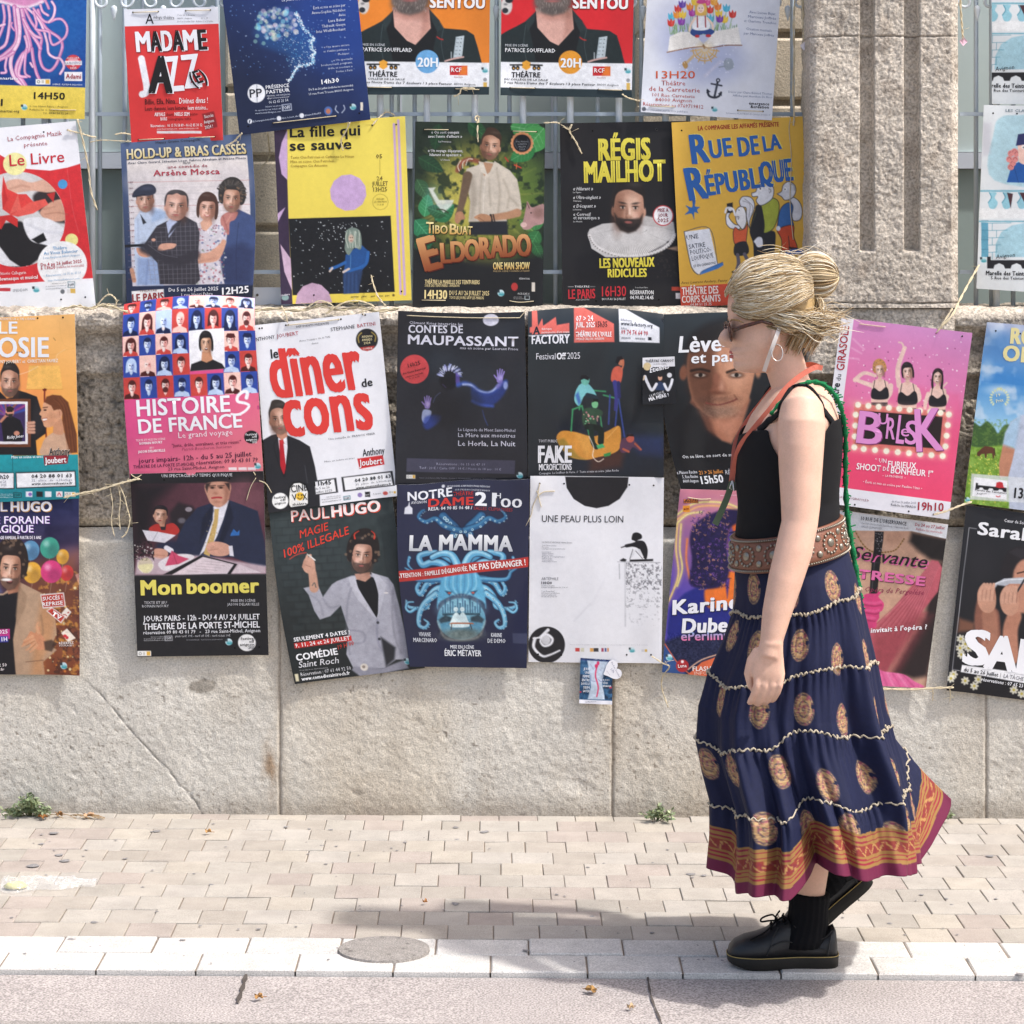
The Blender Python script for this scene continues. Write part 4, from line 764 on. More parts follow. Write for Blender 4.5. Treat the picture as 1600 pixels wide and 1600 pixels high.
p.poly([(1062,172),(1075,150),(1120,158),(1165,150),(1188,166),(1160,186),(1130,176),(1090,190)],'2f4a8a',1,.8,1);p.poly([(1086,92),(1150,90),(1160,150),(1078,152)],'eef0f4',1,.8,1);p.ln([(1098,84),(1100,140)],6,'9a2a2e');p.ln([(1140,84),(1142,140)],6,'9a2a2e');p.ln([(1086,95),(1064,130),(1058,160)],11,'f0d4c0');p.ln([(1152,95),(1176,125),(1180,150)],11,'f0d4c0')
p.poly([(1088,60),(1090,20),(1115,8),(1142,18),(1148,62),(1140,80),(1096,80)],'e0b45a',1,.8,1);p.el(1116,44,19,23,'f2d8c6');p.el(1109,42,2.6,3,'5a6a8a');p.el(1124,42,2.6,3,'5a6a8a');p.ln([(1110,55),(1116,58),(1122,55)],2,'c06a60');p.el(1118,10,24,10,'c8468a');p.el(1098,188,12,8,'c03038');p.el(1156,186,14,8,'c03038')
for r in(62,48):p.ln([(1138+r*math.cos(t),255+r*math.sin(t))for t in np.linspace(.05,3.1,14)],6,'c8a05a',1)
for t in np.linspace(.15,3,7):p.ln([(1138+18*math.cos(t),255+18*math.sin(t)),(1138+74*math.cos(t),255+74*math.sin(t))],5,'c8a05a',1)
p.el(1138,262,40,34,'e8c886',.5,8);p.poly([(1020,330),(1040,318),(1050,345),(1034,358)],'b08a50',1,.8,1);p.ln([(1048,322),(1080,290)],14,'c9b088');p.poly([(1236,322),(1276,308),(1288,350),(1250,366)],'9aa4b0',1,.8,1);p.ln([(1240,345),(1212,350)],6,'8a94a0');p.ln([(1240,322),(1250,305),(1275,308)],3,'8a94a0');p.ln([(1140,395),(1220,320)],8,'e0d8e0',.6,3)
p.part('anchor');p.ln([(1205,425),(1188,505)],11,'2a2e3a',1);p.ln([(1172,436),(1226,446)],8,'2a2e3a');p.ln([(1152,470),(1160,498),(1188,508),(1212,500),(1222,482)],11,'2a2e3a');p.poly([(1146,485),(1150,462),(1168,478)],'2a2e3a');p.poly([(1226,500),(1226,476),(1206,488)],'2a2e3a');p.el(1207,418,11,11,'2a2e3a');p.el(1207,418,5,5,'c8ccdc');p.ln([(1200,440),(1190,490)],3,'6a7284',.8);p.part()
p.dots(40,(1000,200,1300,400),['f4f6fc'],(1.5,3.2),.8)
p.T('13H20',884,408,1086,408,38,('d8682e','c8482e'),.01,g='title');p.T('Théâtre',912,444,1036,445,25,'b8483e',.0);p.T('de la Carreterie',846,472,1112,482,24,'b8483e',.0);p.T('101 Rue Carreterie',865,501,1086,511,17,'b8483e');p.T('84000 Avignon',880,527,1070,533,18,'b8483e');p.T('Réservations au 0769719812',816,550,1130,566,19,'b8483e')
p.Tl([('Avec Lucien Bejar,',.83),('Marceau Joffrès',.87),('et Charlotte Tronchon',1)],1340,66,1508,.08,13,'7a86a8',24,al='r');p.Tl([('Création musicale',.85),('par Marceau Joffrès',1)],1340,155,1498,.08,13,'7a86a8',24,al='c');p.Tl([('Décor par Claire Béraud Thomas',1),('Affiche par Aurélien Di Rico',.9)],1260,483,1488,.05,11,'8a94b0',18,al='r')
p.T('émergence',1368,545,1472,549,15,'20222a',.035);p.T('&création',1376,562,1470,566,15,'20222a',.035);logo_off(p,1188,568,15);p.T('Ne pas jeter sur la voie publique',830,574,1050,586,9,'8a94a8');p.T('Licence PLATESV-D-2022-004517',1250,592,1478,604,8,'9aa2b4');p.el(820,568,11,11,'5a5e68')
p.twine((1310,574),(1440,580));p.twine((850,552),(980,556));p.hole((1310,574),(1440,580))
def comic(lab,C4,Y,dy,dx,top):
 p=FP(lab,C4,Y,'dbe0e2',tilt=(-.02,.01),rip=.003);p.frame(1490+dx,dy,3.336);p.grain(.05,.06)
 if top:
  p.part('comic_figure');p.poly([(216,940),(212,680),(250,610),(330,600),(480,600),(700,640),(700,950)],'a9cdd8',.9,2,1)
  p.poly([(280,950),(305,860),(340,845),(420,850),(480,900),(490,955)],'1f57a0',1,.8);p.ln([(318,870),(340,950)],3,'153f7a')
  for q_ in((300,800),(318,790),(292,830),(310,850),(330,800),(300,870),(322,830)):p.el(q_[0],q_[1],17,17,'d98a86');p.ln([(q_[0]-10,q_[1]),(q_[0],q_[1]-10),(q_[0]+10,q_[1])],2,'8a4a4a')
  p.poly([(340,730),(400,720),(410,850),(350,850),(338,800)],'e8c2b4',1,.8,1);p.poly([(325,760),(336,700),(400,690),(450,700),(440,745)],'2a2f5e',1,.8);p.el(362,766,7,10,'f4f0ec');p.el(364,768,3,4,'20242a');p.part()
 for b in((990,)if top else(12,)):
  p.part('balustrade');p.rect(130,b,700,b+10,'7fb4c4');p.rect(130,b+95,700,b+150,'e6e8e8')
  for x in(190,262,340,416,492):p.poly([(x,b+14),(x+38,b+14),(x+28,b+40),(x+44,b+66),(x+30,b+96),(x+4,b+96),(x-6,b+66),(x+10,b+40)],'8fc2d0',1,.8,1);p.ln([(x-6,b+66),(x+10,b+40),(x,b+14)],4,'3f86a0')
  p.poly([(282+(160 if not top else 0),b+14),(312+(160 if not top else 0),b+20),(300+(160 if not top else 0),b+96)],'4a2a30',1,.8);p.poly([(345,b+14),(380,b+14),(372,b+70)],'4a2a30',1,.8)
 by=1150 if top else 170
 p.part('arch');p.rect(130,by,700,by+8,'7fb4c4');p.rect(148,by+10,184,by+190,'5f9fb8');p.poly([(218,by+190),(222,by+120),(250,by+60),(305,by+25),(380,by+10),(520,by+60),(560,by+190)],'a4cad6',1,.8)
 for k in range(5):
  p.ln([(184,by+38*k+14),(300-k*18,by+38*k+12)],2,'4a90a8');p.ln([(205+(k%2)*22,by+38*k+14),(204+(k%2)*22,by+38*k+50)],2,'4a90a8')
 for k in range(4):p.ln([(150,by+50*k),(184,by+50*k)],2,'3a7890')
 p.part('bridge_logo');y=by+250;p.poly([(178,y),(178,y-62),(196,y-62),(196,y-44),(400,y-44),(400,y),(360,y),(352,y-18),(330,y-28),(305,y-18),(298,y),(270,y),(262,y-18),(240,y-28),(216,y-18),(210,y)],'1d1d22',1,.7);p.part()
 p.T('Avignon',222,y-50,320,y-62,22,'1d1d22',0,.2);p.T('Marelle des Teinturiers',172,y+34,432,y+38,22,'1d1d22',.035,g='title');p.T('5 Rue des Teinturiers',198,y+56,400,y+59,15,'1d1d22',.02);logo_off(p,158,by+205,16)
 if top:p.T('LES CLASSIQUES',272,582,470,588,14,'4a6a7a',.01);p.hole((206,590),(330,592));p.poly([(150,640),(195,640),(195,800),(150,820)],'b9b6c2',.45,4)
 return p
comic('cropped comic poster of a blue arch, upper of the two right of the pilaster',[(1549,-130),(1762,-128),(1760,165),(1552,162)],7.425,0,0,False)
comic('comic poster of a pink haired figure in blue leaning over a balustrade',[(1537,164),(1748,168),(1740,465),(1527,451)],7.41,0,0,True)
p=FP('white and red poster with a round photo of hands folding red paper',[(-85,207),(118,189),(150,479),(-66,494)],7.430,'eeeef2',tilt=(.01,0),bend=(0,.008));p.frame(0,180,3.81)
p.part('red_field');p.poly([(-300,150),(-60,200),(60,270),(160,320),(300,330),(400,312),(480,288),(556,970),(480,975),(-300,1030)],'d23036',1,.8);p.part('round_photo');C0=lambda X,Y:(np.hypot(X-(105)/3.81,Y-(180+620/3.81))<283/3.81)*1.
p.el(105,620,284,284,'c9c8c8',1,.8);p.el(60,420,180,70,'dad6d4',.9,10,clip=C0)
p.poly([(-200,700),(60,640),(140,640),(180,720),(280,740),(300,800),(200,880),(100,960),(-200,960)],'1f1d20',1,2,1,clip=C0);p.poly([(200,480),(330,430),(420,520),(400,640),(260,600)],'2a2224',.95,3,1,clip=C0)
p.poly([(40,400),(110,380),(190,400),(290,380),(420,430),(300,460),(200,450),(120,460),(60,465)],'d8aa94',1,1.5,1,clip=C0);p.ln([(60,440),(130,420),(180,430)],6,'b07a64',.6,2)
p.poly([(240,580),(300,520),(380,500),(430,540),(400,620),(300,630)],'cf9c84',1,1.5,1,clip=C0);p.ln([(270,590),(340,580),(400,590)],5,'9a6450',.6,1.5);p.ln([(260,560),(330,545)],5,'a06a56',.5,1.5)
p.poly([(140,640),(180,610),(300,620),(400,700),(380,790),(260,770),(180,740)],'e2e2e6',1,1.5,1,clip=C0);p.ln([(170,650),(260,690),(370,700)],8,'b8bac4',.6,3);p.poly([(190,740),(260,700),(280,745),(230,765)],'17171a',1,1,clip=C0)
p.poly([(-200,860),(0,780),(60,860),(120,900),(-60,900)],'e0e0e4',1,1.5,clip=C0)
p.part('paper_flower');p.poly([(22,362),(48,440),(110,470),(160,470),(205,520),(120,590),(70,595),(20,560),(14,470)],'d8403c',1,.9);p.poly([(70,595),(180,520),(270,498),(290,530),(200,585),(110,605)],'df5a50',1,.9);p.poly([(-60,610),(70,592),(110,620),(108,668),(40,625),(10,680),(-40,650)],'c8302f',1,.9);p.poly([(60,590),(110,470),(130,560)],'e2665a',.9,1);p.poly([(20,560),(24,400),(50,500)],'b82a2c',.8,1.5);p.poly([(280,470),(330,455),(320,520)],'c8302f',.9,1)
p.part('yellow_disc');p.el(91,290,70,67,'ece5a0');p.part('blue_disc');p.el(374,411,28,28,'4a94cc');p.part('yellow_disc');p.el(427,743,38,38,'ece392');p.part('white_disc');p.el(371,890,147,140,'f0f0f0');p.part()
p.fill('eceef2',0,.872,1,1);p.T('La Compagnie Mazik',48,156,370,118,27,'a8404e',0);p.T('présente',145,190,283,178,25,'a8404e',0);p.T('Le Livre',62,304,384,278,66,'c62b3a',.008,g='title')
p.T('Théâtre',317,803,399,796,20,'5a9aca',.005);p.T('Au Vieux Balancier',263,832,464,816,19,'5a9aca',.005);p.T('2 rue Amphoux 84000 Avignon',258,857,475,838,14,'8ab0d0');p.T('Du 4 au 26 juillet 2025',246,901,487,878,20,'b02a3e',.02);p.T('à 13h20',245,919,330,914,20,'b02a3e',.02);p.T('(relâche les mercredis)',338,912,500,900,15,'b02a3e');p.T('Réservations : 06 15 66 47 19',276,962,482,944,14,'8ab0d0');p.T('http://levieuxbalancier.com',288,990,473,976,12,'8ab0d0')
p.T('Vittorio Callegarin',-8,952,157,945,19,'f2e4e4');p.T('clownesque et musical',-8,986,226,972,21,'f6f0f0',.02);p.rect(-10,1028,64,1048,'c03a44');p.T('SPEDIDAM',78,1052,164,1046,16,'8a8e94');logo_off(p,214,1037,20);p.Tl([('Achetez vos places',.7),('de spectacles sur ticket off',1),('www.festivaloffavignon.com',1)],272,1008,396,-.06,8,'777a80',15,al='r');p.rect(402,990,446,1028,'5a7a84');p.rect(406,994,442,1024,'eceef2');p.T("l'OFF",408,1019,440,1016,16,'3a4a54',.02);p.el(372,1050,13,14,'6a6e74');p.rect(398,1035,416,1060,'d8d8d8');p.rect(418,1032,448,1060,'d8b25a')
p.T('Ne pas jeter sur la voie publique',10,1152,200,1138,7,'a0a4ac');p.hole((260,100),(402,88),(363,1097),(508,1083));p.ln([(400,320),(430,540),(470,700)],2,'e8888a',.5)
p=FP('blue framed poster of four people lined up against height marks',[(189,224),(392,208),(394,466),(199,492)],7.436,'2b3a5c',tilt=(.01,.004),bend=(.008,0),bow=lambda u,v:(6*np.sin(math.pi*v)*u,0*u));p.frame(0,180,3.81)
p.grain(.05,.04);p.fill(('5a6c90','222c48',(1100,150),(1100,1050)));p.part('line_up_photo');p.poly([(756,268),(1462,238),(1474,1000),(790,1018)],('e4dcd8','d2ccd6',(1100,300),(1100,1000)),1,.8);p.el(830,400,90,80,'c2bcc0',.4,10);p.el(1060,430,130,90,'c2bcc0',.3,12);p.el(1370,400,100,110,'bcb6bc',.4,12)
for k in range(17):y=400+k*36;p.ln([(765,y),(1468,y-14)],1.8,'b0605e' if k%4==0 else 'b8b2b8',.7);p.T(str(185-5*k),768+k,y+4,792+k,y+3,9,'8a6a70',.01)
p.part('person_print')
p.poly([(1300,640),(1350,590),(1400,560),(1480,600),(1515,700),(1520,900),(1500,1010),(1330,1005),(1300,850)],'3f4f7a',1,1.2);p.poly([(1300,1005),(1310,800),(1420,760),(1500,800),(1490,1005)],'2a3152',.7,8);p.ln([(1400,640),(1390,800),(1400,980)],3,'222a48',.7);p.poly([(1296,620),(1330,580),(1394,575),(1380,620),(1350,640),(1345,710),(1315,690)],'b87a72',1,1,1);p.ln([(1310,600),(1340,690)],6,'8a4a4a',.6,1.5);p.ln([(1360,590),(1330,640)],5,'d8a898',.6,1.5)
face(p,1362,500,100,150,'d0a088','33302f',1,'curly',.25,4)
g_=np.random.default_rng(2)
for _ in range(50):t=g_.uniform(math.pi,2*math.pi);p.ln([(1362+60*math.cos(t),470+60*math.sin(t)),(1362+88*math.cos(t+.1),470+84*math.sin(t+.1))],5,['3a3634','5a5450'][g_.integers(2)],.8)
p.part('person_print');p.poly([(800,620),(840,560),(900,545),(960,560),(1000,600),(960,720),(940,1010),(815,1012),(800,860)],'c2cfe4',1,1.2);p.poly([(900,560),(980,575),(985,610),(900,640)],'9fb4d4',.9,3);p.poly([(820,850),(960,850),(970,1012),(815,1012)],'8fa4cc',.9,3);p.ln([(820,620),(830,900)],5,'9aaac8',.6,2);p.ln([(880,860),(870,1010)],6,'6a7fae',.6,2);p.poly([(835,590),(870,640),(850,650)],'23242a',.9,1)
face(p,862,505,96,140,'d4a48e','4a3a34',1,'bald',.15,-4);p.poly([(788,488),(800,450),(850,415),(900,412),(925,435),(922,465),(880,480),(830,480)],'343848',1,.8,1);p.ln([(800,486),(860,474)],7,'1e2230',.9);p.el(870,436,34,10,'5a6078',.5,3)
p.ln([(742,780),(800,776),(850,774)],16,'1c1d22',1,.6,0);p.poly([(812,790),(860,800),(905,820),(880,845),(830,835)],'d0987e',1,1,1);p.ln([(785,920),(800,985)],24,'c9967c')
p.part('person_print');p.poly([(1165,720),(1190,660),(1240,640),(1310,660),(1335,710),(1330,760),(1290,860),(1330,1003),(1165,1006)],'d2ccd4',1,1.2)
g_=np.random.default_rng(6)
for _ in range(150):x,y=g_.uniform(1170,1330),g_.uniform(655,1003);p.el(x,y,g_.uniform(3,8),g_.uniform(3,7),['b8626a','5a6a94','e8e4e8','8a9a8a','7a4a5a'][g_.integers(5)],.75,.8)
p.poly([(1180,640),(1200,620),(1245,620),(1250,650),(1215,690),(1190,680)],'d8a890',1,1);face(p,1222,555,96,140,'dcaa96','4a322a',1,'bob',0,4,lips='b0424a',mouth='smile')
p.poly([(1150,830),(1230,815),(1290,770),(1310,740),(1330,760),(1290,860),(1200,880),(1160,880)],'d4a088',1,1.2,1);p.ln([(1170,872),(1280,850)],5,'a87060',.5,2)
p.part('person_print');p.poly([(850,780),(930,660),(990,630),(1090,600),(1160,640),(1178,700),(1170,860),(1186,980),(1160,1008),(950,1006),(935,880)],'3a3840',1,1)
for k in range(12):
 p.ln([(870+k*28,640+max(0,5-k)*26),(900+k*26,1000)],2.2,'8a8690',.55);p.ln([(880+(k<3)*40,670+k*28),(1180,660+k*28)],2.2,'8a8690',.5)
p.poly([(985,640),(1010,610),(1060,640),(1000,730)],'b6c0dc',1,1);p.poly([(1085,602),(1060,650),(985,730),(1020,660)],'2a2830',.9,1.5)
face(p,1043,545,124,160,'d8a896','3f3a3c',1,'receding',.12,3)
p.poly([(935,800),(960,765),(1040,765),(1030,790),(990,800),(950,808)],'d4a08a',1,1,1);p.ln([(860,790),(940,830),(1050,870),(1150,830)],60,'35333b',.9,3);p.ln([(880,770),(960,826),(1050,846)],3,'8a8690',.5);p.el(912,742,12,9,'d4a08a')
p.part();p.fill('1e2438',0,.925,1,1)
p.T('HOLD-UP & BRAS CASSÉS',760,262,1458,228,58,('efe6c6','d8c48a'),.03,g='title',shadow=(4,4,'1c1c22'));p.T('Happy Graine Compagnie',930,170,1190,152,14,'2a2830',.01);p.T('Avec Claire Gérard, Sébastien Loew, Fabrice Abraham et Arsène Mosca',764,292,1454,260,13,'36405a',.02);p.T('dans',1085,290,1131,288,13,'4a4a54',.01)
p.T('une comédie de',998,318,1228,308,18,'a24a58',.02);p.T('Arsène Mosca',914,362,1298,350,34,'b04654',.035,g='title_line');p.T('Du 5 au 26 juillet 2025',1004,1050,1296,1042,22,'dcdce4',.02);p.T('12H25',1322,1068,1476,1056,40,'f0f0f4',.035);p.T('1 rue Henri Fabre',1080,1078,1265,1070,18,'c8c8d0',.01)
p.part('white_label');p.poly([(784,1048),(974,1034),(978,1110),(790,1120)],'e8e6e6');p.part();p.T('THEATRE',832,1052,935,1046,10,'7a5a5a',.01);p.T('LE PARIS',792,1112,975,1100,46,'8e2a30',.03)
p=FP('yellow poster with a lilac disc above a stage photo of a woman in blue',[(428,194),(633,181.5),(643,469),(440,475.5)],7.434,'eeda62',tilt=(.008,0));p.frame(410,160,3.478)
p.fill(('f0dc62','e6cf55',(700,100),(700,1090)));p.part('dark_band');p.poly([(50,90),(134,90),(136,420),(142,630),(165,1100),(90,1110)],'382a42',1,.8);p.poly([(136,150),(105,220),(90,300),(105,390),(136,422)],'c9aad0');p.poly([(76,610),(125,570),(76,668)],'c9aad0');p.poly([(98,770),(155,850),(162,1022),(120,920)],'cdb0c6')
p.part('lilac_disc');p.poly([(466+100*math.cos(t+.16),490+100*math.sin(t+.16))for t in np.linspace(0,2*math.pi,13)[:-1]],'c9a9d2');p.part('stage_photo');p.poly([(142,632),(697,616),(719,1030),(165,1048)],'17181c',1,.8);p.grain(.03,.2,142,616,719,1048)
p.dots(95,(150,640,690,1030),['c9d0d4','a8b4ba','e8ecee'],(1.5,3.6),.85,9);p.dots(60,(300,640,520,760),['dfe6e8'],(1.2,3.2),.9,10)
p.poly([(445,1040),(440,960),(452,830),(490,800),(540,775),(578,810),(560,890),(520,940),(525,1035)],'24518e',1,1.2);p.poly([(440,1040),(438,920),(520,890),(545,920),(520,1036)],'2a3f66',.9,2)
for k in range(8):p.ln([(450+k*10,930),(445+k*11,1036)],2.4,['3f5a8a','1c2c4e'][k%2],.6)
p.ln([(450,870),(410,890),(370,905)],17,'2a62a8',1);p.ln([(575,815),(560,880),(490,910),(450,915)],17,'2a62a8',1);p.ln([(380,900),(366,918)],11,'d4c2b8');p.ln([(470,905),(440,922)],12,'d4c2b8');p.ln([(480,830),(478,900)],4,'6aa0d0',.6)
p.poly([(450,760),(455,700),(490,680),(530,700),(540,770),(530,800),(500,790),(470,830),(448,800)],'7a8a80',1,1,1)
for k in range(26):x=rng.uniform(452,530);p.ln([(x,690+rng.uniform(0,20)),(x+rng.uniform(-8,8),740),(x+rng.uniform(-12,12),790)],2.4,['cfd8c8','9aa898','5a6a62','e0e4d4'][k%4],.7)
p.el(482,740,15,22,'d4b8a4',.9,1.5);p.ln([(478,752),(488,752)],3,'8a4a46');p.el(478,735,2.5,2,'3a2a26');p.el(489,735,2.5,2,'3a2a26')
p.part('lilac_disc');p.poly([(180,1096),(190,1040),(220,1000),(270,980),(320,992),(360,1030),(380,1086)],'c0a0b8',1,.8);p.part()
for a,b in((715,118),(738,98)):p.ln([(a,b),(a+36,1040)],13,'c9aad0',1,.7)
p.el(772,1042,8,8,'c9aad0');p.T('La fille qui',152,190,530,178,56,'1b1a18',.035,g='title_line');p.T('se sauve',152,262,482,252,54,'1b1a18',.035,g='title_line')
p.Tl([('Texte Clea Petrolesi et Catherine Le Hénan',1),('Mise en scène Clea Petrolesi',.68),('Compagnie Cie Amonine',.58)],154,306,498,-.02,14,'9a7a2a',23,w=.005);p.T('05',618,304,651,303,22,'6a5a26',.02);p.ln([(638,312),(638,392)],2,'9a8430');p.T('24',622,424,653,423,22,'6a5a26',.01);p.T('JUILLET',597,454,682,452,24,'6a5a26',.01);p.T('13H25',604,485,678,483,24,'6a5a26',.01)
P_=[(641+43*math.cos(t),541+43*math.sin(t))for t in np.linspace(0,2*math.pi,13)];p.ln(P_,2.2,'9a8430',.9,.6,0);p.Tl([('RELÂCHES',.6),('LES VENDREDIS',1),('11 & 18',.5)],607,529,676,0,9,'7a6a2a',15,al='c')
p.el(125,1060,20,16,'9ac0b8',.8);p.T('Théâtre',100,1054,150,1046,10,'d8d0dc',.02)
for x,wd in((482,40),(540,26),(590,22),(625,30),(668,22)):p.T('partenaire'[:max(3,wd//5)],x,1060-(x-482)*.03,x+wd,1059-(x-482)*.03,9,'4a4430',.02)
p.el(712,1048,7,7,'6a5a26');p.hole((597,124),(727,120),(756,1027),(280,1047))
p=FP('dark jungle poster of a man in a pale linen shirt with gold lettering',[(649,190),(852,193.5),(848,482),(645,480)],7.438,'1d1e22',tilt=(.004,.006));p.frame(410,160,3.478)
p.part('jungle');p.poly([(832,105),(1532,116),(1524,820),(1480,850),(820,850)],('1f2c22','22301f',(900,100),(1100,800)),1,2);p.el(1180,560,260,300,'9a9a38',.75,40);p.el(1110,500,150,210,'d8c860',.7,30);p.el(1420,480,130,200,'6a8a3a',.6,24)
g_=np.random.default_rng(12)
for _ in range(60):
 t=g_.uniform(-3.1,3.1);r0,r1=g_.uniform(90,160),g_.uniform(260,380);p.ln([(1150+r0*math.cos(t),520+r0*math.sin(t)*1.1),(1150+r1*math.cos(t),520+r1*math.sin(t)*1.1)],5,['e0d070','2c4a28','a8b050'][g_.integers(3)],.25,2,0)
p.grain(.8,.09,832,105,1532,850,3,'15241a',.52)
def leaf(x,y,l,wd,an,c,c2):
 k,q=math.cos(R(an)),math.sin(R(an));f=lambda a,b:(x+a*k-b*q,y+a*q+b*k)
 p.poly([f(0,0),f(l*.3,wd),f(l*.7,wd*.8),f(l,0),f(l*.7,-wd*.8),f(l*.3,-wd)],c,1,1,1);p.ln([f(0,0),f(l,0)],3,c2,.8)
 for a in(.25,.4,.55,.7):p.ln([f(l*a,0),f(l*(a+.15),wd*.7)],1.6,c2,.6);p.ln([f(l*a,0),f(l*(a+.15),-wd*.7)],1.6,c2,.6)
for a in((1350,130,180,60,10,'3f8a4a','8ac08a'),(1530,140,170,70,130,'4a9a52','9ad09a'),(1480,240,150,46,150,'2f7a40','6aa870'),(1120,110,130,40,40,'234a2c','3f7a44'),(960,120,140,40,100,'1c3a24','2f5a34'),(840,420,120,36,60,'35583a','5a8a5a'),(850,300,150,40,30,'22402a','3a6a40'),(830,640,130,50,50,'2f7a52','6ab88a'),(940,640,130,46,-40,'2a6e44','6aa880'),(880,620,120,40,-80,'3a8a58','7ac090'),(1000,610,110,36,200,'2a5a38','5a9a68'),(830,790,120,44,-30,'24583a','4a8a60'),(900,720,100,36,130,'1f4a30','3f7a50'),(1500,700,110,40,120,'2f6a3a','5a9a60'),(1530,640,120,36,160,'3a7a44','70aa70'),(1470,760,100,30,60,'2a5a34','4a8a50'),(1400,640,90,26,40,'4a7a3a','8aa860')):leaf(*a)
p.el(930,520,40,60,'6aa0a8',.35,10);p.poly([(900,465),(940,462),(930,480),(960,530),(1040,530),(1030,560),(985,600),(950,560)],'dfe2da',.85,1.5);p.ln([(950,580),(985,585),(1010,600)],6,'3a3a2a')
p.ln([(1320,300),(1335,320)],8,'a83a2a');p.ln([(1370,340),(1405,355)],8,'b8442e');p.ln([(1382,335),(1380,360)],5,'c86a3a')
p.part('boar');p.poly([(1410,670),(1420,630),(1435,560),(1440,538),(1465,570),(1510,555),(1532,560),(1532,650),(1480,670),(1450,690),(1420,690)],'b08a86',1,1,1);p.el(1420,665,18,14,'d8b4ac');p.el(1460,600,4,4,'2a1c1a');p.el(1500,600,30,30,'7a5a52',.6,5);p.ln([(1438,545),(1450,575)],5,'6a4a46')
p.part('person_print');p.ln([(1060,370),(1080,330),(1120,310),(1170,320)],24,'8a4a3a',.9,2)
for k in range(5):p.ln([(1070+k*9,372-k*8),(1062+k*14,345-k*9),(1078+k*16,316-k*2)],5,['e8d8c8','a85a44'][k%2],.9)
p.poly([(1100,400),(1110,360),(1170,340),(1215,320),(1280,330),(1345,370),(1385,420),(1400,500),(1410,580),(1380,610),(1320,600),(1330,650),(1120,650),(1130,540)],'cfc4b4',1,1.2);p.poly([(1100,400),(1130,420),(1125,640),(1150,650),(1170,500),(1150,400)],'8a8072',.55,6)
for P_ in([(1270,350),(1290,480),(1280,600)],[(1200,350),(1185,480),(1180,640)],[(1310,420),(1340,500),(1330,570)],[(1350,520),(1390,560)],[(1230,420),(1240,560)]):p.ln(P_,7,'8f8474',.5,2.5)
p.ln([(1225,350),(1205,470),(1200,630)],4,'e6ddd0',.8);p.poly([(1205,325),(1270,335),(1250,370),(1205,400),(1185,350)],'b88f70',1,1.2);p.poly([(1175,320),(1200,325),(1225,400),(1190,380)],'dcd2c2',1,1);p.poly([(1262,318),(1285,335),(1260,370),(1228,400)],'d2c8b8',1,1)
p.ln([(1115,400),(1095,500),(1075,580),(1060,610)],52,'6a5644',1,1.2,1,26);p.poly([(1045,640),(1055,600),(1085,595),(1102,630),(1080,640),(1060,660)],'b08060',1,1,1);p.ln([(1385,600),(1330,615),(1250,625)],46,'b88a6a',1,1.2,1,34);p.ln([(1240,612),(1250,660)],12,'2a2422');p.ln([(1254,610),(1264,655)],8,'4a3c36');p.poly([(1150,625),(1190,605),(1240,620),(1235,665),(1200,675),(1175,640)],'b88866',1,1,1);p.ln([(1175,625),(1210,650)],4,'805a44',.7)
p.poly([(1125,650),(1330,645),(1335,720),(1120,720)],'22252c',1,2)
face(p,1240,240,100,140,'c9987c','3f2c20',-1,'quiff',.45,8)
p.part('award_badge')
for k in range(18):t=k*2*math.pi/18;p.el(1411+52*math.cos(t),222+52*math.sin(t),11,11,'d8966a')
p.el(1411,222,54,54,'d08a5c');p.el(1411,222,48,48,'16171c');p.part();p.Tl([("P'tits Molières",1),('NOMINATION',.75),('MEILLEUR',.6),('2023',.5)],1380,218,1444,-.02,9,'8a8e94',14,al='c');p.ln([(1382,200),(1372,225),(1385,250)],3,'5a5e64');p.ln([(1440,200),(1450,225),(1438,250)],3,'5a5e64')
p.fill('1c1d20',0,.83,1,1,0);p.poly([(815,790),(1000,850),(1300,890),(1524,830),(1524,1125),(815,1125)],'1a1b1e',.95,8)
p.Tl([('« On sort conquis',.82),("avec l'envie d'ailleurs »",1)],902,170,1085,.0,15,'e0e0e0',22,w=.015,al='c');p.T('La Provence',958,217,1026,218,9,'d0d0d0',.015);p.Tl([('« Un voyage dépaysant,',1),('hilarant et apaisant »',.9)],900,269,1090,.01,15,'e0e0e0',22,w=.015,al='c');p.T("L'Union",970,316,1018,317,9,'d0d0d0',.015)
gold=('f2e2a2','d0a458');p.T('T',890,710,928,711,60,gold,.02,g='title_line#3',shadow=(4,4,'3a2a14'));p.T('IBO',926,712,1005,713,44,gold,.025,g='title_line#3',shadow=(4,4,'3a2a14'));p.T('B',1018,716,1056,717,56,gold,.025,g='title_line#3',shadow=(4,4,'3a2a14'));p.T('UAT',1058,717,1140,718,44,gold,.025,g='title_line#3',shadow=(4,4,'3a2a14'))
cop=('d9a26a','8a4424');p.T('E',892,915,972,892,175,cop,.045,.0,g='title#4',shadow=(7,5,'5a1e14'));
for t,a,b,y0,h in(('L',975,1022,872,106),('D',1030,1098,866,108),('O',1104,1176,858,110),('R',1186,1240,848,112),('A',1244,1308,842,114),('D',1314,1380,838,114),('O',1388,1456,834,114)):p.T(t,a,y0,b,y0-3,h,cop,.04,.0,g='title#4',shadow=(6,4,'5a1e14'))
p.T('ONE MAN SHOW',1255,908,1452,906,38,gold,.02,g='title_line',shadow=(3,3,'2a1c0c'));p.T('MISE EN SCÈNE YOHANN LOYEANT',1255,922,1452,920,9,'a8926a',.015);p.T('THÉÂTRE LA MARELLE DES TEINTURIERS',883,986,1180,988,22,'e2cf98',.015);p.T('5 RUE DES TEINTURIERS - AVIGNON',883,1002,1070,1003,14,'e2cf98',.01)
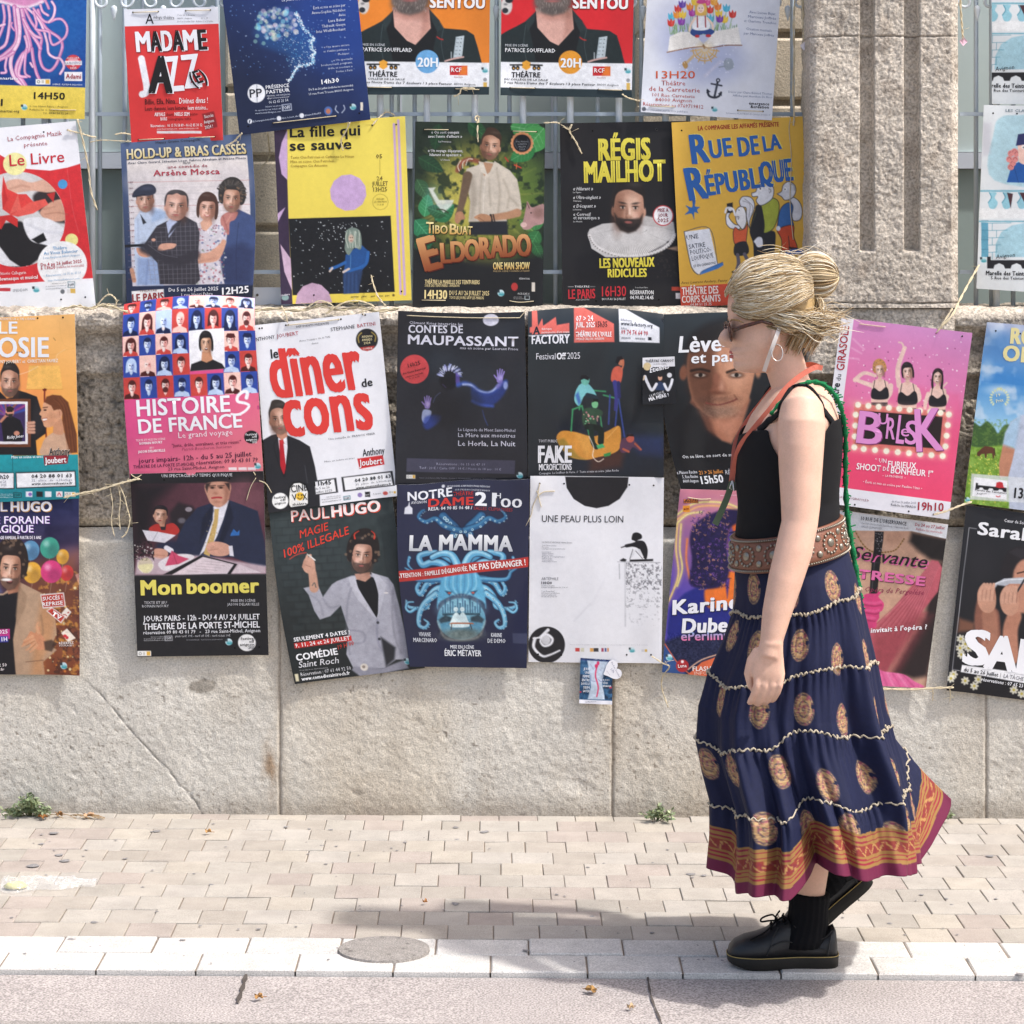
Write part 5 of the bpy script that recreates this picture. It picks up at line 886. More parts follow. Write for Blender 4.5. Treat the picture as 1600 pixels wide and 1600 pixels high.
p.T('14H30',882,1066,1002,1068,46,'ecd89a',.03,g='title_line');p.T('DU 5 AU 26 JUILLET 2025',1016,1047,1232,1049,24,'e2cf98',.015);p.T('TOUS LES JOURS SAUF LES MARDIS',1016,1068,1203,1070,15,'e2cf98',.01);logo_off(p,1296,1036,18);p.el(1370,1002,18,22,'c43a38',.9);p.rect(1463,978,1481,1028,'d8d0c4');p.T('RÉSERVATIONS',1396,962,1452,963,9,'d0d0d0',.01);p.T('06.25.62.85.31',1388,1044,1450,1045,10,'d0d0d0',.01)
p.Tl([('Achetez vos places',.8),('de spectacles',1)],1365,1060,1420,0,6,'b0b0b0',9);p.rect(1425,1050,1452,1072,'b8c4c8');p.rect(1428,1053,1449,1069,'1c1d20')
p.hole((880,148),(1012,149),(1360,156),(1490,160),(866,1074),(996,1076),(1342,1082),(1474,1084));p.twine((880,148),(1012,149));p.twine((1360,156),(1490,160));p.twine((866,1074),(996,1076));p.twine((1342,1078),(1400,1086),(1474,1080))
p=FP('black poster of a bearded man wearing a huge white ruff collar',[(874.5,192.5),(1076,189),(1086,477),(879,479)],7.443,'1e1d20',tilt=(.0,.004));p.frame(850,160,3.636);p.grain(.02,.04)
p.part('portrait');p.poly([(180,880),(300,840),(520,880),(700,800),(790,830),(800,1030),(180,1030)],'16151a',1,8);p.grain(.5,.35,640,830,790,1000,3,'3a352e',.56);p.poly([(700,830),(780,810),(780,850)],'b0917a',.9,2)
p.poly([(248,745),(260,720),(330,690),(430,680),(540,640),(640,660),(735,680),(745,750),(690,800),(580,860),(470,880),(350,880),(270,830)],'cdcac8',1,1)
for t in np.linspace(.04,3.12,60):
 x0,y0=490+95*math.cos(t),725+24*math.sin(t);x1,y1=498+246*math.cos(t),742+135*math.sin(t)*(1 if t>.5 else .8);p.ln([(x0,y0),((x0+x1)/2,(y0+y1)/2+6),(x1,y1)],5,'8d8886',.7,.8);p.ln([(x0+4,y0),((x0+x1)/2+5,(y0+y1)/2+6),(x1+6,y1)],4,'f0eeec',.7,.8)
for t in np.linspace(.1,3.05,34):p.el(498+240*math.cos(t),745+128*math.sin(t),11,9,'e2dedc',.9,.8);p.el(498+240*math.cos(t),751+131*math.sin(t),5,4,'77726f',.8,.7)
p.poly([(560,640),(640,660),(735,690),(740,740),(640,730),(570,700)],'c6c2c0',.9,3)
for k in range(9):p.ln([(560,700-k*6),(640,705-k*7),(736,730-k*7)],3,'95908d',.6)
face(p,482,606,172,250,'c99a82','211b1a',-1,'quiff',.88,2,look=.4);p.ln([(440,690),(470,712),(500,716),(530,700)],20,'171314',.8,3)
p.part('white_disc');p.el(677,643,59,59,'b83a3e');p.el(677,643,53,53,'efeced');p.part();yel=('e8da54','d6c642')
p.T('RÉGIS',316,328,600,322,118,yel,.045,g='title_line');p.T('MAILHOT',234,455,686,444,116,yel,.045,g='title_line');p.T('LES NOUVEAUX',318,940,626,932,52,yel,.04,g='title_line');p.T('RIDICULES',364,993,582,990,46,yel,.04,g='title_line')
for k,(t,s_,q_)in enumerate((('« Hilarant »','Le Figaro',112),('« Ultra-cinglant »','Télérama',156),('« Décapant »','Le Parisien',128))):p.T(t,165,500+k*49,165+q_,499+k*49,19,'dcdcdc',.01,.2);p.T(s_,165,515+k*49,212,515+k*49,8,'cccccc',.02)
p.Tl([('« Corrosif',.66),('et sarcastique »',1)],167,645,316,0,19,'dcdcdc',19,w=.01);p.T('Le Monde',167,681,218,681,8,'cccccc',.02);p.Tl([('MISE A',.95),('JOUR',.85),('2025',1)],645,622,708,0,21,'8a2a3a',29,w=.02,al='c')
p.T('THEATRE',174,1052,258,1052,11,'dddddd',.01);p.ln([(138,1047),(168,1047)],2,'cccccc');p.ln([(262,1047),(290,1047)],2,'cccccc');p.T('LE PARIS',140,1116,290,1112,52,'c2303a',.025);p.T('16H30',330,1102,466,1100,56,'c8303a',.01,g='title_line');p.T('DU 17 AU 26 JUILLET',330,1124,464,1122,12,'dddddd',.01);p.T('5 rue Henri Fabre',518,1056,590,1056,9,'cccccc');p.T('RÉSERVATION',490,1090,622,1090,22,'e8e8e8',.02);p.T('04.90.82.14.45',490,1118,622,1118,20,'e8e8e8',.02);p.T('AVIGNON',180,1126,256,1124,8,'bbbbbb')
p.part('orange_logo');p.rect(725,1048,775,1070,'c84a34');p.rect(748,1082,775,1116,'e4dcdc');p.part();p.hole((139,166),(276,162),(640,154),(296,1128),(652,1120));p.ln([(640,154),(640,154.4)],8,'eeeeee',.9)
p=FP('mustard yellow cartoon poster of three figures under big blue hand drawn lettering',[(1049,191.5),(1254,182),(1265,471),(1064,480)],7.436,'e2b248',tilt=(.01,.004));p.frame(850,160,3.636);p.fill(('e6b84c','dcab42',(1200,100),(1000,1050)))
p.part('scroll_paper');p.poly([(796,735),(940,716),(985,915),(1010,912),(1016,925),(900,972),(868,976),(836,930)],'e6e8ee',1,.8);p.ln([(796,735),(836,930),(875,978)],4,'2a3a5a');p.ln([(796,735),(940,716),(985,915)],3,'2a3a5a');p.poly([(885,980),(900,958),(985,920),(1016,908),(1020,924),(990,944)],'3f7ac0',1,.8);p.ln([(885,980),(905,955),(1016,908)],3,'1f3a6a')
p.part('splash');p.poly([(845,560),(860,560),(858,590),(885,595),(870,610),(876,630),(855,625),(852,665),(838,632),(800,638),(822,612),(805,585),(840,596)],'2f68ae',1,.8,1)
def toon(col,P,lw=4):p.poly(P,col,1,.8,1);p.ln(P+[P[0]],lw,'26262c',.85,.6)
p.part('cartoon_woman');toon('e9e9ee',[(1036,690),(1034,640),(1060,600),(1068,614),(1050,650),(1080,690),(1110,700),(1110,720),(1060,715)]);toon('d8603a',[(1074,740),(1086,710),(1112,726),(1140,716),(1158,690),(1150,780),(1146,800),(1086,806)]);toon('26262a',[(1086,806),(1146,792),(1160,856),(1086,868)]);p.ln([(1100,866),(1106,910),(1098,945)],20,'5f5a66');p.ln([(1140,862),(1156,900),(1150,935)],20,'5f5a66');p.ln([(1070,964),(1110,948)],8,'1c1c20')
toon('eceaea',[(1086,640),(1096,605),(1125,590),(1145,620),(1150,680),(1130,720),(1108,700),(1094,680)]);toon('dcdce2',[(1110,560),(1130,535),(1175,540),(1196,575),(1190,620),(1170,670),(1168,714),(1150,650),(1148,600),(1118,590)]);p.ln([(1130,560),(1170,580),(1165,650)],2.5,'55555c',.7);p.ln([(1140,548),(1185,590),(1176,650)],2.5,'55555c',.7);p.el(1110,610,5,7,'ffffff');p.el(1108,612,2.4,3,'111111');p.el(1100,655,8,9,'d8d4d4');p.ln([(1094,650),(1108,650),(1104,664)],2,'333333');p.poly([(1038,575),(1072,568),(1074,625),(1042,630)],'1f1f24');p.ln([(1030,625),(1040,600),(1072,605),(1086,640)],11,'e9e9ee',1);p.el(1058,608,12,9,'e9e9ee')
p.part('cartoon_man');toon('24242a',[(1170,735),(1190,640),(1215,590),(1240,600),(1250,720),(1310,736),(1314,800),(1310,860),(1330,878),(1270,870),(1250,780),(1256,888),(1200,888),(1190,800)]);toon('a8b040',[(1170,720),(1200,640),(1216,600),(1280,555),(1310,545),(1336,575),(1330,650),(1300,720),(1245,738),(1245,650),(1225,600)]);p.ln([(1220,600),(1235,700),(1222,770)],40,'222228',.95);toon('e8e8ee',[(1190,790),(1215,764),(1240,770),(1244,815),(1215,824),(1198,800)],3)
toon('e6e6ea',[(1180,515),(1205,505),(1212,470),(1240,450),(1285,455),(1306,490),(1300,540),(1270,570),(1230,585),(1206,560),(1215,535),(1185,535)]);p.el(1232,488,13,15,'f6f6f6');p.el(1229,490,4,5,'1a1a1a');p.ln([(1218,480),(1230,470),(1245,474)],2.5,'333333');p.ln([(1240,450),(1262,436),(1300,448),(1305,475)],5,'b8b8c0',.9);p.el(1285,500,12,16,'d0d0d6');p.ln([(1278,490),(1290,500),(1282,514)],2,'444444')
p.part('cartoon_man');toon('3a6aa8',[(1325,720),(1340,620),(1366,580),(1400,570),(1420,600),(1410,660),(1418,700),(1360,706),(1345,725)]);toon('cf4f2e',[(1325,730),(1360,706),(1418,700),(1420,760),(1440,828),(1400,830),(1390,760),(1394,842),(1355,846),(1350,780)]);toon('dcdce2',[(1390,550),(1420,540),(1455,570),(1468,620),(1456,665),(1420,672),(1410,640),(1416,590)]);toon('dadade',[(1325,520),(1350,505),(1360,470),(1390,450),(1425,470),(1430,510),(1408,545),(1370,555),(1350,535)]);p.el(1372,492,9,11,'f6f6f6');p.el(1370,494,3,4,'1a1a1a');p.ln([(1400,465),(1420,470),(1424,500)],6,'9a9aa4',.8);p.el(1332,716,12,14,'e4e4ea');p.ln([(1345,845),(1395,846)],9,'1c1c20');p.ln([(1395,826),(1438,830)],9,'1c1c20');p.ln([(1190,890),(1262,886)],10,'1c1c20')
p.part('blue_puddle');p.poly([(1290,880),(1340,866),(1375,875),(1388,905),(1330,912),(1288,900)],'4a6ab0',.95,1,1);p.poly([(1370,850),(1420,832),(1480,835),(1482,856),(1430,866),(1400,874)],'4a6ab0',.95,1,1);p.part('red_strip');p.poly([(760,1048),(1520,1000),(1530,1140),(770,1180)],'cc4a32',1,.7);p.part()
p.T('LA COMPAGNIE LES AFFAMÉS PRÉSENTE',875,160,1334,136,25,'a83a26',.03)
def blue(t,x0,y0,x1,y1,h,sh=0):p.T(t,x0,y0,x1,y1,h,'2a62ac',.04,sh,g='title#5',shadow=(5,-4,'f0de62'))
blue('R',848,348,938,336,160,.0);blue('UE',950,318,1070,300,100);blue('DE',1112,306,1222,292,104);blue('LA',1254,278,1348,262,84);blue('R',834,556,930,540,180,-.04);blue('ÉPUBLI',932,528,1250,478,112);blue('QUE',1238,462,1414,440,120)
p.ln([(846,500),(850,570)],14,'2a62ac',1)
for t,y,q_ in(('UNE',782,66),('SATIRE',834,92),('POLITICO-',866,118),('LOUFOQUE',900,122),('ET EN CHANSONS',938,126)):p.T(t,812+(y-782)*.25,y,812+(y-782)*.25+q_,y-q_*.17,26 if y<930 else 14,'2e3644',0)
p.T('Avec Laurent Andary, Fanny',778,1032,1040,1018,15,'6a5226',0,.2);p.T('THÉÂTRE DES',784,1094,990,1084,42,'f0e4dc',.02);p.T('CORPS SAINTS',784,1138,1002,1130,38,'f0e4dc',.02);p.T('04 84 51 25 75',832,1156,952,1152,15,'f0e0da',.01)
p.hole((781,160),(1278,134),(1418,126));p.twine((1400,90),(1392,160),(1405,320),(1398,560),(1416,780))
p=Poster('orange poster of a man holding a framed picture beside a long haired woman',[(-90,500),(118,490.5),(124,779),(-86,789)],7.266,'f0b45c',tilt=(.0,.014),bend=(0,.004));p.frame(0,480,5.331)
p.fill(('f6bd74','eda24a',(500,60),(100,900)));p.el(100,700,330,330,'f2935a',.55,24);p.grain(.03,.04)
p.part('lamp');p.poly([(246,484),(500,486),(525,685),(222,684)],'f3bd62',.9,1.2);p.ln([(222,684),(525,682)],5,'d08a3a',.8);p.ln([(246,488),(380,478)],4,'d89a4a',.7);p.part('lamp_pole');p.ln([(376,680),(374,780),(386,1080)],13,'7a2a1a',1);p.poly([(356,680),(394,678),(388,696),(362,696)],'6a2014')
p.part('person_print');p.poly([(-200,720),(0,700),(60,760),(110,750),(150,690),(220,710),(310,745),(335,830),(384,960),(384,1050),(300,1110),(310,1235),(-200,1235)],'1b191c',1,1);p.poly([(300,760),(335,840),(380,1000),(300,1090),(270,960)],'2a2629',.8,4)
face(p,86,625,148,235,'d6a186','2b2422',1,'quiff',.5,0,mouth='shut')
p.part('picture_frame');p.rect(-200,762,258,1165,'6b3a22');p.rect(-200,785,232,1140,'e6e2e4');p.rect(-200,806,212,1118,'3a2a5a')
for k in range(14):
 t=-2.9+k*.2;p.poly([(60,900),(60+340*math.cos(t-.05),900+340*math.sin(t-.05)),(60+340*math.cos(t+.05),900+340*math.sin(t+.05))],['d84a9a','3a6ad8','e87a3a','6a3ab8'][k%4],.8,3,clip=lambda X,Y:((X<212/5.331)&(Y>480+806/5.331)&(Y<480+1118/5.331))*1.)
p.poly([(10,940),(50,915),(110,910),(170,940),(200,1020),(180,1118),(30,1118)],'17151a',1,1);p.el(84,868,36,46,'c98a72');p.poly([(52,860),(60,828),(90,822),(118,840),(116,862)],'241c1c');p.rect(60,858,108,872,'111111');p.poly([(62,890),(112,886),(100,918),(76,918)],'2a2220');p.ln([(60,895),(10,950)],22,'b87a64');p.ln([(54,888),(62,898)],14,'2a2a2e');p.el(140,1050,24,20,'c98a72')
p.T('Ricky Jones',60,1098,196,1082,26,'f0f0f4',.015,.25);p.part('person_print')
for k in range(4):p.ln([(236,965+k*25),(284,960+k*27)],25,'cf9a80',1,1)
for k in range(3):p.ln([(240,978+k*25),(286,974+k*27)],3,'8a5a44',.6)
p.poly([(345,1230),(350,1150),(380,1090),(450,1040),(510,1030),(570,1080),(590,1180),(575,1235)],'cba488',1,1.2,1);p.poly([(440,950),(500,900),(535,1000),(520,1060),(450,1050),(445,1000)],'c9906e',1,1.5,1)
p.poly([(364,800),(360,830),(352,850),(330,888),(348,908),(346,930),(360,960),(366,985),(385,1000),(430,995),(470,960),(520,900),(510,800),(420,760)],'d8a07c',1,1,1);p.poly([(358,930),(396,925),(390,942),(362,946)],'f4eeea');p.ln([(354,926),(395,922)],4,'9a4a3e');p.ln([(362,950),(388,944)],5,'a8503f');p.el(378,856,12,7,'3a221a');p.ln([(362,836),(398,832)],7,'5a3220');p.el(430,930,40,50,'b87a58',.35,6)
p.poly([(372,790),(390,745),(440,728),(510,735),(570,790),(600,900),(640,1060),(645,1210),(585,1216),(545,1080),(520,940),(520,880),(480,850),(450,860),(430,820)],'6a3a20',1,1.2);p.el(497,885,22,36,'d49a78');p.ln([(498,870),(500,900)],7,'a86a4c',.6)
for k in range(9):p.ln([(450+k*12,750+abs(k-3)*6),(520+k*8,860),(560+k*9,1200)],4,['8f5432','4f2814','7a4628'][k%3],.5)
p.part('sofa_band');p.poly([(-500,1240),(100,1228),(112,1240),(650,1226),(664,1640),(-500,1680)],('1f9aa4','177e8a',(300,1230),(300,1590)),1,.8);p.ln([(104,1240),(104,1365)],6,'0f5a64',.8);p.ln([(-400,1380),(640,1356)],5,'12707a',.8)
p.part('red_label');p.poly([(362,1236),(572,1230),(562,1302),(370,1316)],'962a34');p.part();p.T('Joubert',376,1302,552,1292,48,'f4eef0',.03,g='name_lettering');p.T('Anthony',412,1230,584,1226,56,'241f22',.015,g='name_lettering',shadow=(-3,-3,'f0e0d0'))
p.T('LE',-4,218,148,218,98,'eceff4',.03,g='title_line');p.T('JALOSIE',-330,414,406,412,160,'eceff4',.03,g='title_line');p.T('PRÉSENTE LA « TAJ » DANS',-10,106,300,104,18,'f4e8da',.02);p.T('ANTHONY JOUBERT et',-100,466,214,463,26,'f6ecdc',.02);p.T('CHRISTIAN FAVIEZ',232,462,488,456,27,'f6ecdc',.02);p.T('Mise en scène et avec',96,1260,356,1254,22,'e8f4f4',.025)
p.part('info_box');p.rect(-200,1378,118,1516,'1b1d22');p.rect(-200,1384,110,1508,'f0f0f4');p.poly([(128,1376),(628,1362),(634,1494),(132,1512)],'1b1d22');p.poly([(136,1384),(620,1371),(626,1486),(140,1504)],'f2f2f5');p.part()
p.T('04 20 88 01 63',262,1424,598,1416,30,'17171b',.03);p.T("22   place   de   L'Horloge",262,1453,600,1446,18,'6a6a80');p.T('www.cinevoxtheatre.fr',262,1482,602,1474,19,'17171b',.03);p.T('11h20',-40,1432,72,1430,34,'17171b',.03);p.T('du 5 au 26',-60,1465,50,1462,20,'6a6a80');p.T('juillet 2025',-60,1494,52,1491,20,'6a6a80')
for x,c in((212,'e6e2f0'),(300,'1f1f24'),(372,'e8e8ec'),(464,'f0e6e8')):p.rect(x,1536,x+54,1582,c)
p.el(248,1560,15,15,'7a5ab0',.9);p.ln([(478,1570),(490,1548),(504,1570)],7,'b83a4a');p.rect(110,1545,176,1588,'1a2a30');p.rect(115,1550,171,1583,'1f8e98');p.T("l'OFF",120,1577,166,1576,20,'14262a',.02);picto(p,536,1540,92,40);p.Tl([('Achetez vos places',.7),('de spectacles sur ticket off',1),('www.festivaloffavignon.com',1)],-40,1562,102,0,9,'c8e4e8',14,al='r')
p.hole((318,90),(530,84));p.ln([(160,560),(240,535),(320,492)],3,'fae8d0',.8);p.ln([(470,430),(485,390),(545,352)],4,'f8dcae',.7);p.ln([(130,376),(190,374)],8,'3a3430',.8);p.ln([(450,255),(466,275)],5,'8a6a3a',.8);p.ln([(240,390),(246,415)],4,'5a4a3a',.8);p.ln([(45,612),(80,596)],4,'5a3a34',.8);p.ln([(400,400),(480,385),(560,352),(620,345)],3,'d89a4a',.5);p.ln([(500,120),(530,300),(620,340)],3,'e0a860',.5)
p=Poster('pink poster topped by a red and blue mosaic of small portraits',[(191,476),(396,466.5),(411,736),(203,748)],7.257,'d8527f',tilt=(.0,.012),bend=(.006,.004),rip=.002,bow=lambda u,v:(-3*np.sin(math.pi*v)*(1-u),-9*np.sin(math.pi*np.clip(u,0,1))*np.exp(-v*7)));p.bow2=lambda u,v:.045*np.exp(-np.clip(v,0,1)*13)
p.frame(180,440,3.636);p.fill(('dc5088','e27f86',(400,640),(700,1080)))
def Q(u,v):X,Y=p.q(np.array(u),np.array(v));return((X-180)*3.636,(Y-440)*3.636)
VR=[0,.06,.185,.30,.42,.545];UC=np.linspace(0,1,9);g_=np.random.default_rng(21)
for r in range(5):
 for c in range(8):
  if r in(2,3)and c in(4,5):continue
  big=r+c&1;col=('c8443c','f4c9bd','4a1614')if not big else('2c479c','bcd0ee','0e1a44')
  light=g_.random()<.5;bgc={0:col[0],1:col[1]}[int(light)];p.part('portrait_tile')
  P=[Q(UC[c],VR[r]),Q(UC[c+1],VR[r]),Q(UC[c+1],VR[r+1]),Q(UC[c],VR[r+1])];p.poly(P,bgc,1,.5)
  cx,cy=np.mean([a[0]for a in P]),np.mean([a[1]for a in P]);Wd=P[1][0]-P[0][0];H=P[3][1]-P[0][1];x0,y0,y1=P[0][0],P[0][1],P[3][1]
  cl=lambda X,Y,A=(180+(cx-Wd*.49)/3.636,180+(cx+Wd*.49)/3.636,440+(cy-H*.49)/3.636,440+(cy+H*.49)/3.636):((X>A[0])&(X<A[1])&(Y>A[2])&(Y<A[3]))*1.
  w_=Wd*.20;hh=H*.26;top=cy-H*.04;body=[col[2],col[0],col[1]][g_.integers(3)]if not light else[col[2],col[0]][g_.integers(2)];hair=col[2]if g_.random()<.8 else col[1];st=g_.integers(5)
  if st==0:p.el(cx,top-hh*.1,w_*1.6,hh*1.35,hair,1,1,clip=cl);p.poly([(cx-w_*1.6,top),(cx+w_*1.6,top),(cx+w_*1.7,top+hh*1.4),(cx-w_*1.7,top+hh*1.4)],hair,1,1,clip=cl)
  else:p.el(cx,top-hh*.28,w_*1.22,hh*1.0,hair,1,1,clip=cl)
  p.poly([(cx-Wd*.48,y1),(cx-Wd*.40,y1-H*.2),(cx-Wd*.1,y1-H*.3),(cx+Wd*.1,y1-H*.3),(cx+Wd*.40,y1-H*.2),(cx+Wd*.48,y1)],body,1,1,clip=cl)
  p.poly([(cx-Wd*.1,y1-H*.3),(cx+Wd*.1,y1-H*.3),(cx,y1-H*.1)],'f2e6e2' if g_.random()<.5 else col[1],.9,.8,clip=cl);p.ln([(cx,top+hh*.7),(cx,top+hh*1.25)],w_*.9,col[1]if not light else 'e8d8d4',1,.7)
  p.el(cx,top,w_,hh,'f2ded6' if not big else 'dce6f6',1,.9);p.el(cx+w_*.5,top+hh*.1,w_*.45,hh*.8,col[0],.45,1.2);p.el(cx,top-hh*.75,w_*.95,hh*.35,hair,1,1)
  for e in(-1,1):p.el(cx+e*w_*.42,top-hh*.1,w_*.2,hh*.08,col[2],.95,.5)
  p.ln([(cx,top),(cx+1,top+hh*.3)],2,col[0],.6);p.ln([(cx-w_*.35,top+hh*.55),(cx+w_*.35,top+hh*.55)],3,col[2],.8,.5)
  if st==3:p.poly([(cx-w_*1.5,top-hh*.6),(cx-w_,top-hh*1.3),(cx+w_,top-hh*1.3),(cx+w_*1.5,top-hh*.6)],hair,1,.8,clip=cl)
  if st==4:p.el(cx,top+hh*.7,w_*.85,hh*.5,hair,.9,1,clip=cl)
  p.part()
p.part('portrait_tile');p.poly([(424,288),(620,270),(630,496),(434,510)],'f0eff2',1,.5);p.poly([(434,510),(440,470),(500,448),(556,442),(612,468),(630,495)],'1c1b1f',1,.9);p.poly([(500,400),(546,395),(560,445),(525,462),(496,450)],'c98f6c',1,1);face(p,522,355,62,98,'dfae8c','1b1718',1,'bob',0,-3,mouth='open');p.part()
p.fill('c24a7a',.985,.62,1,.64);p.T('HISTOIRE',138,764,656,736,90,'f1f2f6',.028,g='title_line');p.T('DE FRANCE',146,862,722,826,78,'f1f2f6',.028,g='title_line')
p.part('script_letter');p.ln([(748,660),(752,630),(730,625),(700,650),(700,680),(740,690),(762,705),(740,735),(700,755),(664,752)],20,'f4f4f8',1,.7,1,12);p.part()
p.T('Le grand voyage',366,888,670,868,32,'f6e4ea',.0);p.T('TEXTE ET MISE EN SCÈNE',126,908,291,898,12,'f6dde4',0);p.T('ROMAIN NOURY',146,926,274,918,14,'f8eef2',.03);p.T('JEU',200,950,226,948,11,'f6dde4',0);p.T('JASON DELARUELLE',136,974,288,964,14,'f8eef2',.03)
p.T('"Juste, drôle, entraînant, et très réussi."',328,940,716,918,18,'6a2440',.015);p.T('Patrick Boucheron, historien',384,960,662,944,16,'96405c',0,.15)
p.part('round_badge');p.el(775,883,41,37,'19181c');p.part();p.Tl([('festival',1),('off',.45),('avignon',.95),('2025',.4)],742,875,806,-.05,13,'f2f2f2',15,w=.015,al='r')
p.T('jours impairs- 12h - du 5 au 25 juillet',138,1032,774,992,28,'4a1c3c',.015,g='title_line');p.T('THEATRE DE LA PORTE ST-MICHEL',106,1062,456,1044,18,'4a1c3c',.015);p.T('réservation: 09 80 43 01 79',464,1040,810,1022,22,'4a1c3c',.015);p.T('23 rue Saint-Michel, Avignon',302,1074,620,1060,18,'4a1c3c',.01)
for x in(644,700,752):p.rect(x,1056,x+46,1072,'eedfe0')
logo_off(p,808,1048,18)
p=Poster('dark grey poster of stage actors climbing a scaffold with salmon panels on top',[(825,487),(1037,491),(1037,746),(825,746)],7.263,'2a2f33',tilt=(0,.014),bend=(.0,.004),rip=.004,mat=GLOSS,bow=lambda u,v:(0*u,-8*np.sin(math.pi*np.clip(u,0,1))*np.exp(-v*7)));p.bow2=lambda u,v:.03*np.exp(-np.clip(v,0,1)*12)
p.frame(600,460,3.556);p.grain(.03,.02);p.fill(('2b3135','23272c',(1200,100),(1200,1000)))
p.part('stage_photo');p.poly([(950,720),(1300,700),(1554,780),(1554,1008),(1050,1008)],'1e2430',.8,14);p.poly([(1300,780),(1554,790),(1554,900),(1420,890)],'2a3560',.7,9);p.poly([(1140,880),(1340,860),(1320,960),(1140,990)],'6a3420',.5,8)
p.poly([(960,810),(985,760),(1060,765),(1160,790),(1240,760),(1300,730),(1316,760),(1312,850),(1270,885),(1190,905),(1120,920),(1030,900)],'d08f3e',1,1,1);p.poly([(960,812),(1000,800),(1080,900),(1120,920),(1020,905)],'8f7a34',.8,3);p.poly([(1060,770),(1160,795),(1150,850),(1130,910)],'e0a24c',.7,4);p.ln([(1240,800),(1300,735)],4,'f0c070',.7)
for P_ in([(1040,760),(1048,640)],[(1048,640),(1100,620)],[(1140,780),(1100,620)],[(1100,530),(1230,540)],[(1100,530),(1085,640)],[(1220,560),(1300,580)],[(1255,560),(1248,720)],[(1300,560),(1285,730)],[(1200,660),(1210,740)],[(1300,560),(1336,790)]):p.ln(P_,9,'3f8a5e' if P_[0][0]<1240 else '3a4a8a',1,.7,0)
p.poly([(1090,500),(1130,495),(1170,540),(1180,580),(1120,560),(1095,600),(1080,620),(1058,590),(1065,540)],'7ac0c4',1,1,1);p.el(1118,478,24,28,'6ab0a0');p.poly([(1088,480),(1096,452),(1122,448),(1142,462),(1136,480),(1112,470)],'1c1a20');p.ln([(1130,560),(1180,580),(1150,640)],24,'22303a',1);p.poly([(1062,560),(1080,540),(1095,600),(1082,615)],'3a5aa8',.8,2)
p.poly([(1262,480),(1270,420),(1300,400),(1325,420),(1318,480),(1300,495)],'d0604a',1,1,1);p.el(1316,374,18,24,'c87a5a');p.poly([(1285,380),(1295,350),(1320,346),(1332,362),(1312,368),(1300,390)],'1a1418');p.ln([(1320,420),(1330,390),(1326,372)],9,'c87050');p.ln([(1282,490),(1290,560),(1285,640)],26,'3a3a80',1,.8,1,16);p.ln([(1302,490),(1306,570)],18,'2a2a60',1)
p.el(1172,610,18,24,'7ac08a');p.poly([(1155,602),(1165,580),(1190,582),(1190,598),(1172,596)],'141a16');p.poly([(1105,650),(1140,630),(1200,640),(1215,665),(1180,700),(1180,740),(1110,730)],'35503c',1,1,1);p.dots(26,(1105,650,1190,730),['c87a8a','8ad09a','e0b0a0','20302a'],(3,6),.8,4);p.ln([(1130,735),(1200,750),(1205,820)],34,'16201c',1);p.ln([(1150,740),(1160,820),(1180,850)],26,'1c2a24',1);p.poly([(1180,840),(1215,830),(1228,850),(1190,860)],'4aa86a');p.poly([(1220,888),(1262,876),(1258,896),(1225,904)],'3a8a4a');p.ln([(1140,790),(1165,850),(1160,900),(1190,930),(1220,915)],5,'e8d8c8',.9)
p.poly([(1310,850),(1320,810),(1350,795),(1400,820),(1430,862),(1420,870),(1385,850),(1360,875),(1320,880)],'5a3a50',1,1,1);p.el(1368,800,22,24,'b85a4a');p.poly([(1344,800),(1350,778),(1385,776),(1388,790),(1362,788)],'1c1418');p.ln([(1330,860),(1360,875)],12,'b05a44');p.ln([(1395,830),(1428,862)],10,'b05a44')
p.part('salmon_panel');p.poly([(822,84),(850,84),(856,180),(880,140),(884,180),(955,138),(960,180),(1030,172),(1030,222),(822,224)],'d8685c');p.poly([(810,185),(826,180),(826,212),(810,214)],'d8685c');p.poly([(1056,76),(1278,178),(1280,272),(1056,274)],'d8685c');p.part('white_panel');p.poly([(1305,88),(1530,185),(1530,270),(1308,270)],'e2e3e8');p.part()
p.T('A',830,224,866,224,42,'22242a',.03,g='title_line');p.T('FACTORY',822,276,1030,276,46,'e4e4ea',.03,g='title_line');p.ln([(806,230),(1030,232)],5,'e4e4ea');p.Tl([('fabrique',.36),("permanente d'art vivant",1)],876,202,1030,.02,12,'f4e4e0',18)
p.T('07 ► 24' if False else '07 > 24',1068,166,1162,164,26,'f6f0f0',.015);p.T('JUIL. 2025',1066,196,1172,196,26,'f6f0f0',.02);p.T('15h35',1178,196,1242,195,28,'4a1c1c',.01);p.T('THÉÂTRE DE L\'OULLE',1066,243,1264,243,24,'f8f2f2',.025);p.T('19 PLACE CRILLON / AVIGNON',1066,262,1222,261,13,'f4dcda',.015)
p.T('Billetterie',1316,162,1378,164,12,'8a8a94');p.T('www.la-factory.org',1317,184,1492,188,20,'2a2a34',.01);p.T('Infos',1318,204,1350,205,12,'8a8a94');p.T('09 74 74 64 90',1318,230,1466,232,24,'c23a3e',.01);p.T('AVIGNON',1320,254,1370,254,10,'6a6a74',.01);p.T('GRAND AVIGNON',1395,254,1450,255,9,'6a6a74',.01);p.rect(1466,240,1486,258,'22222a')
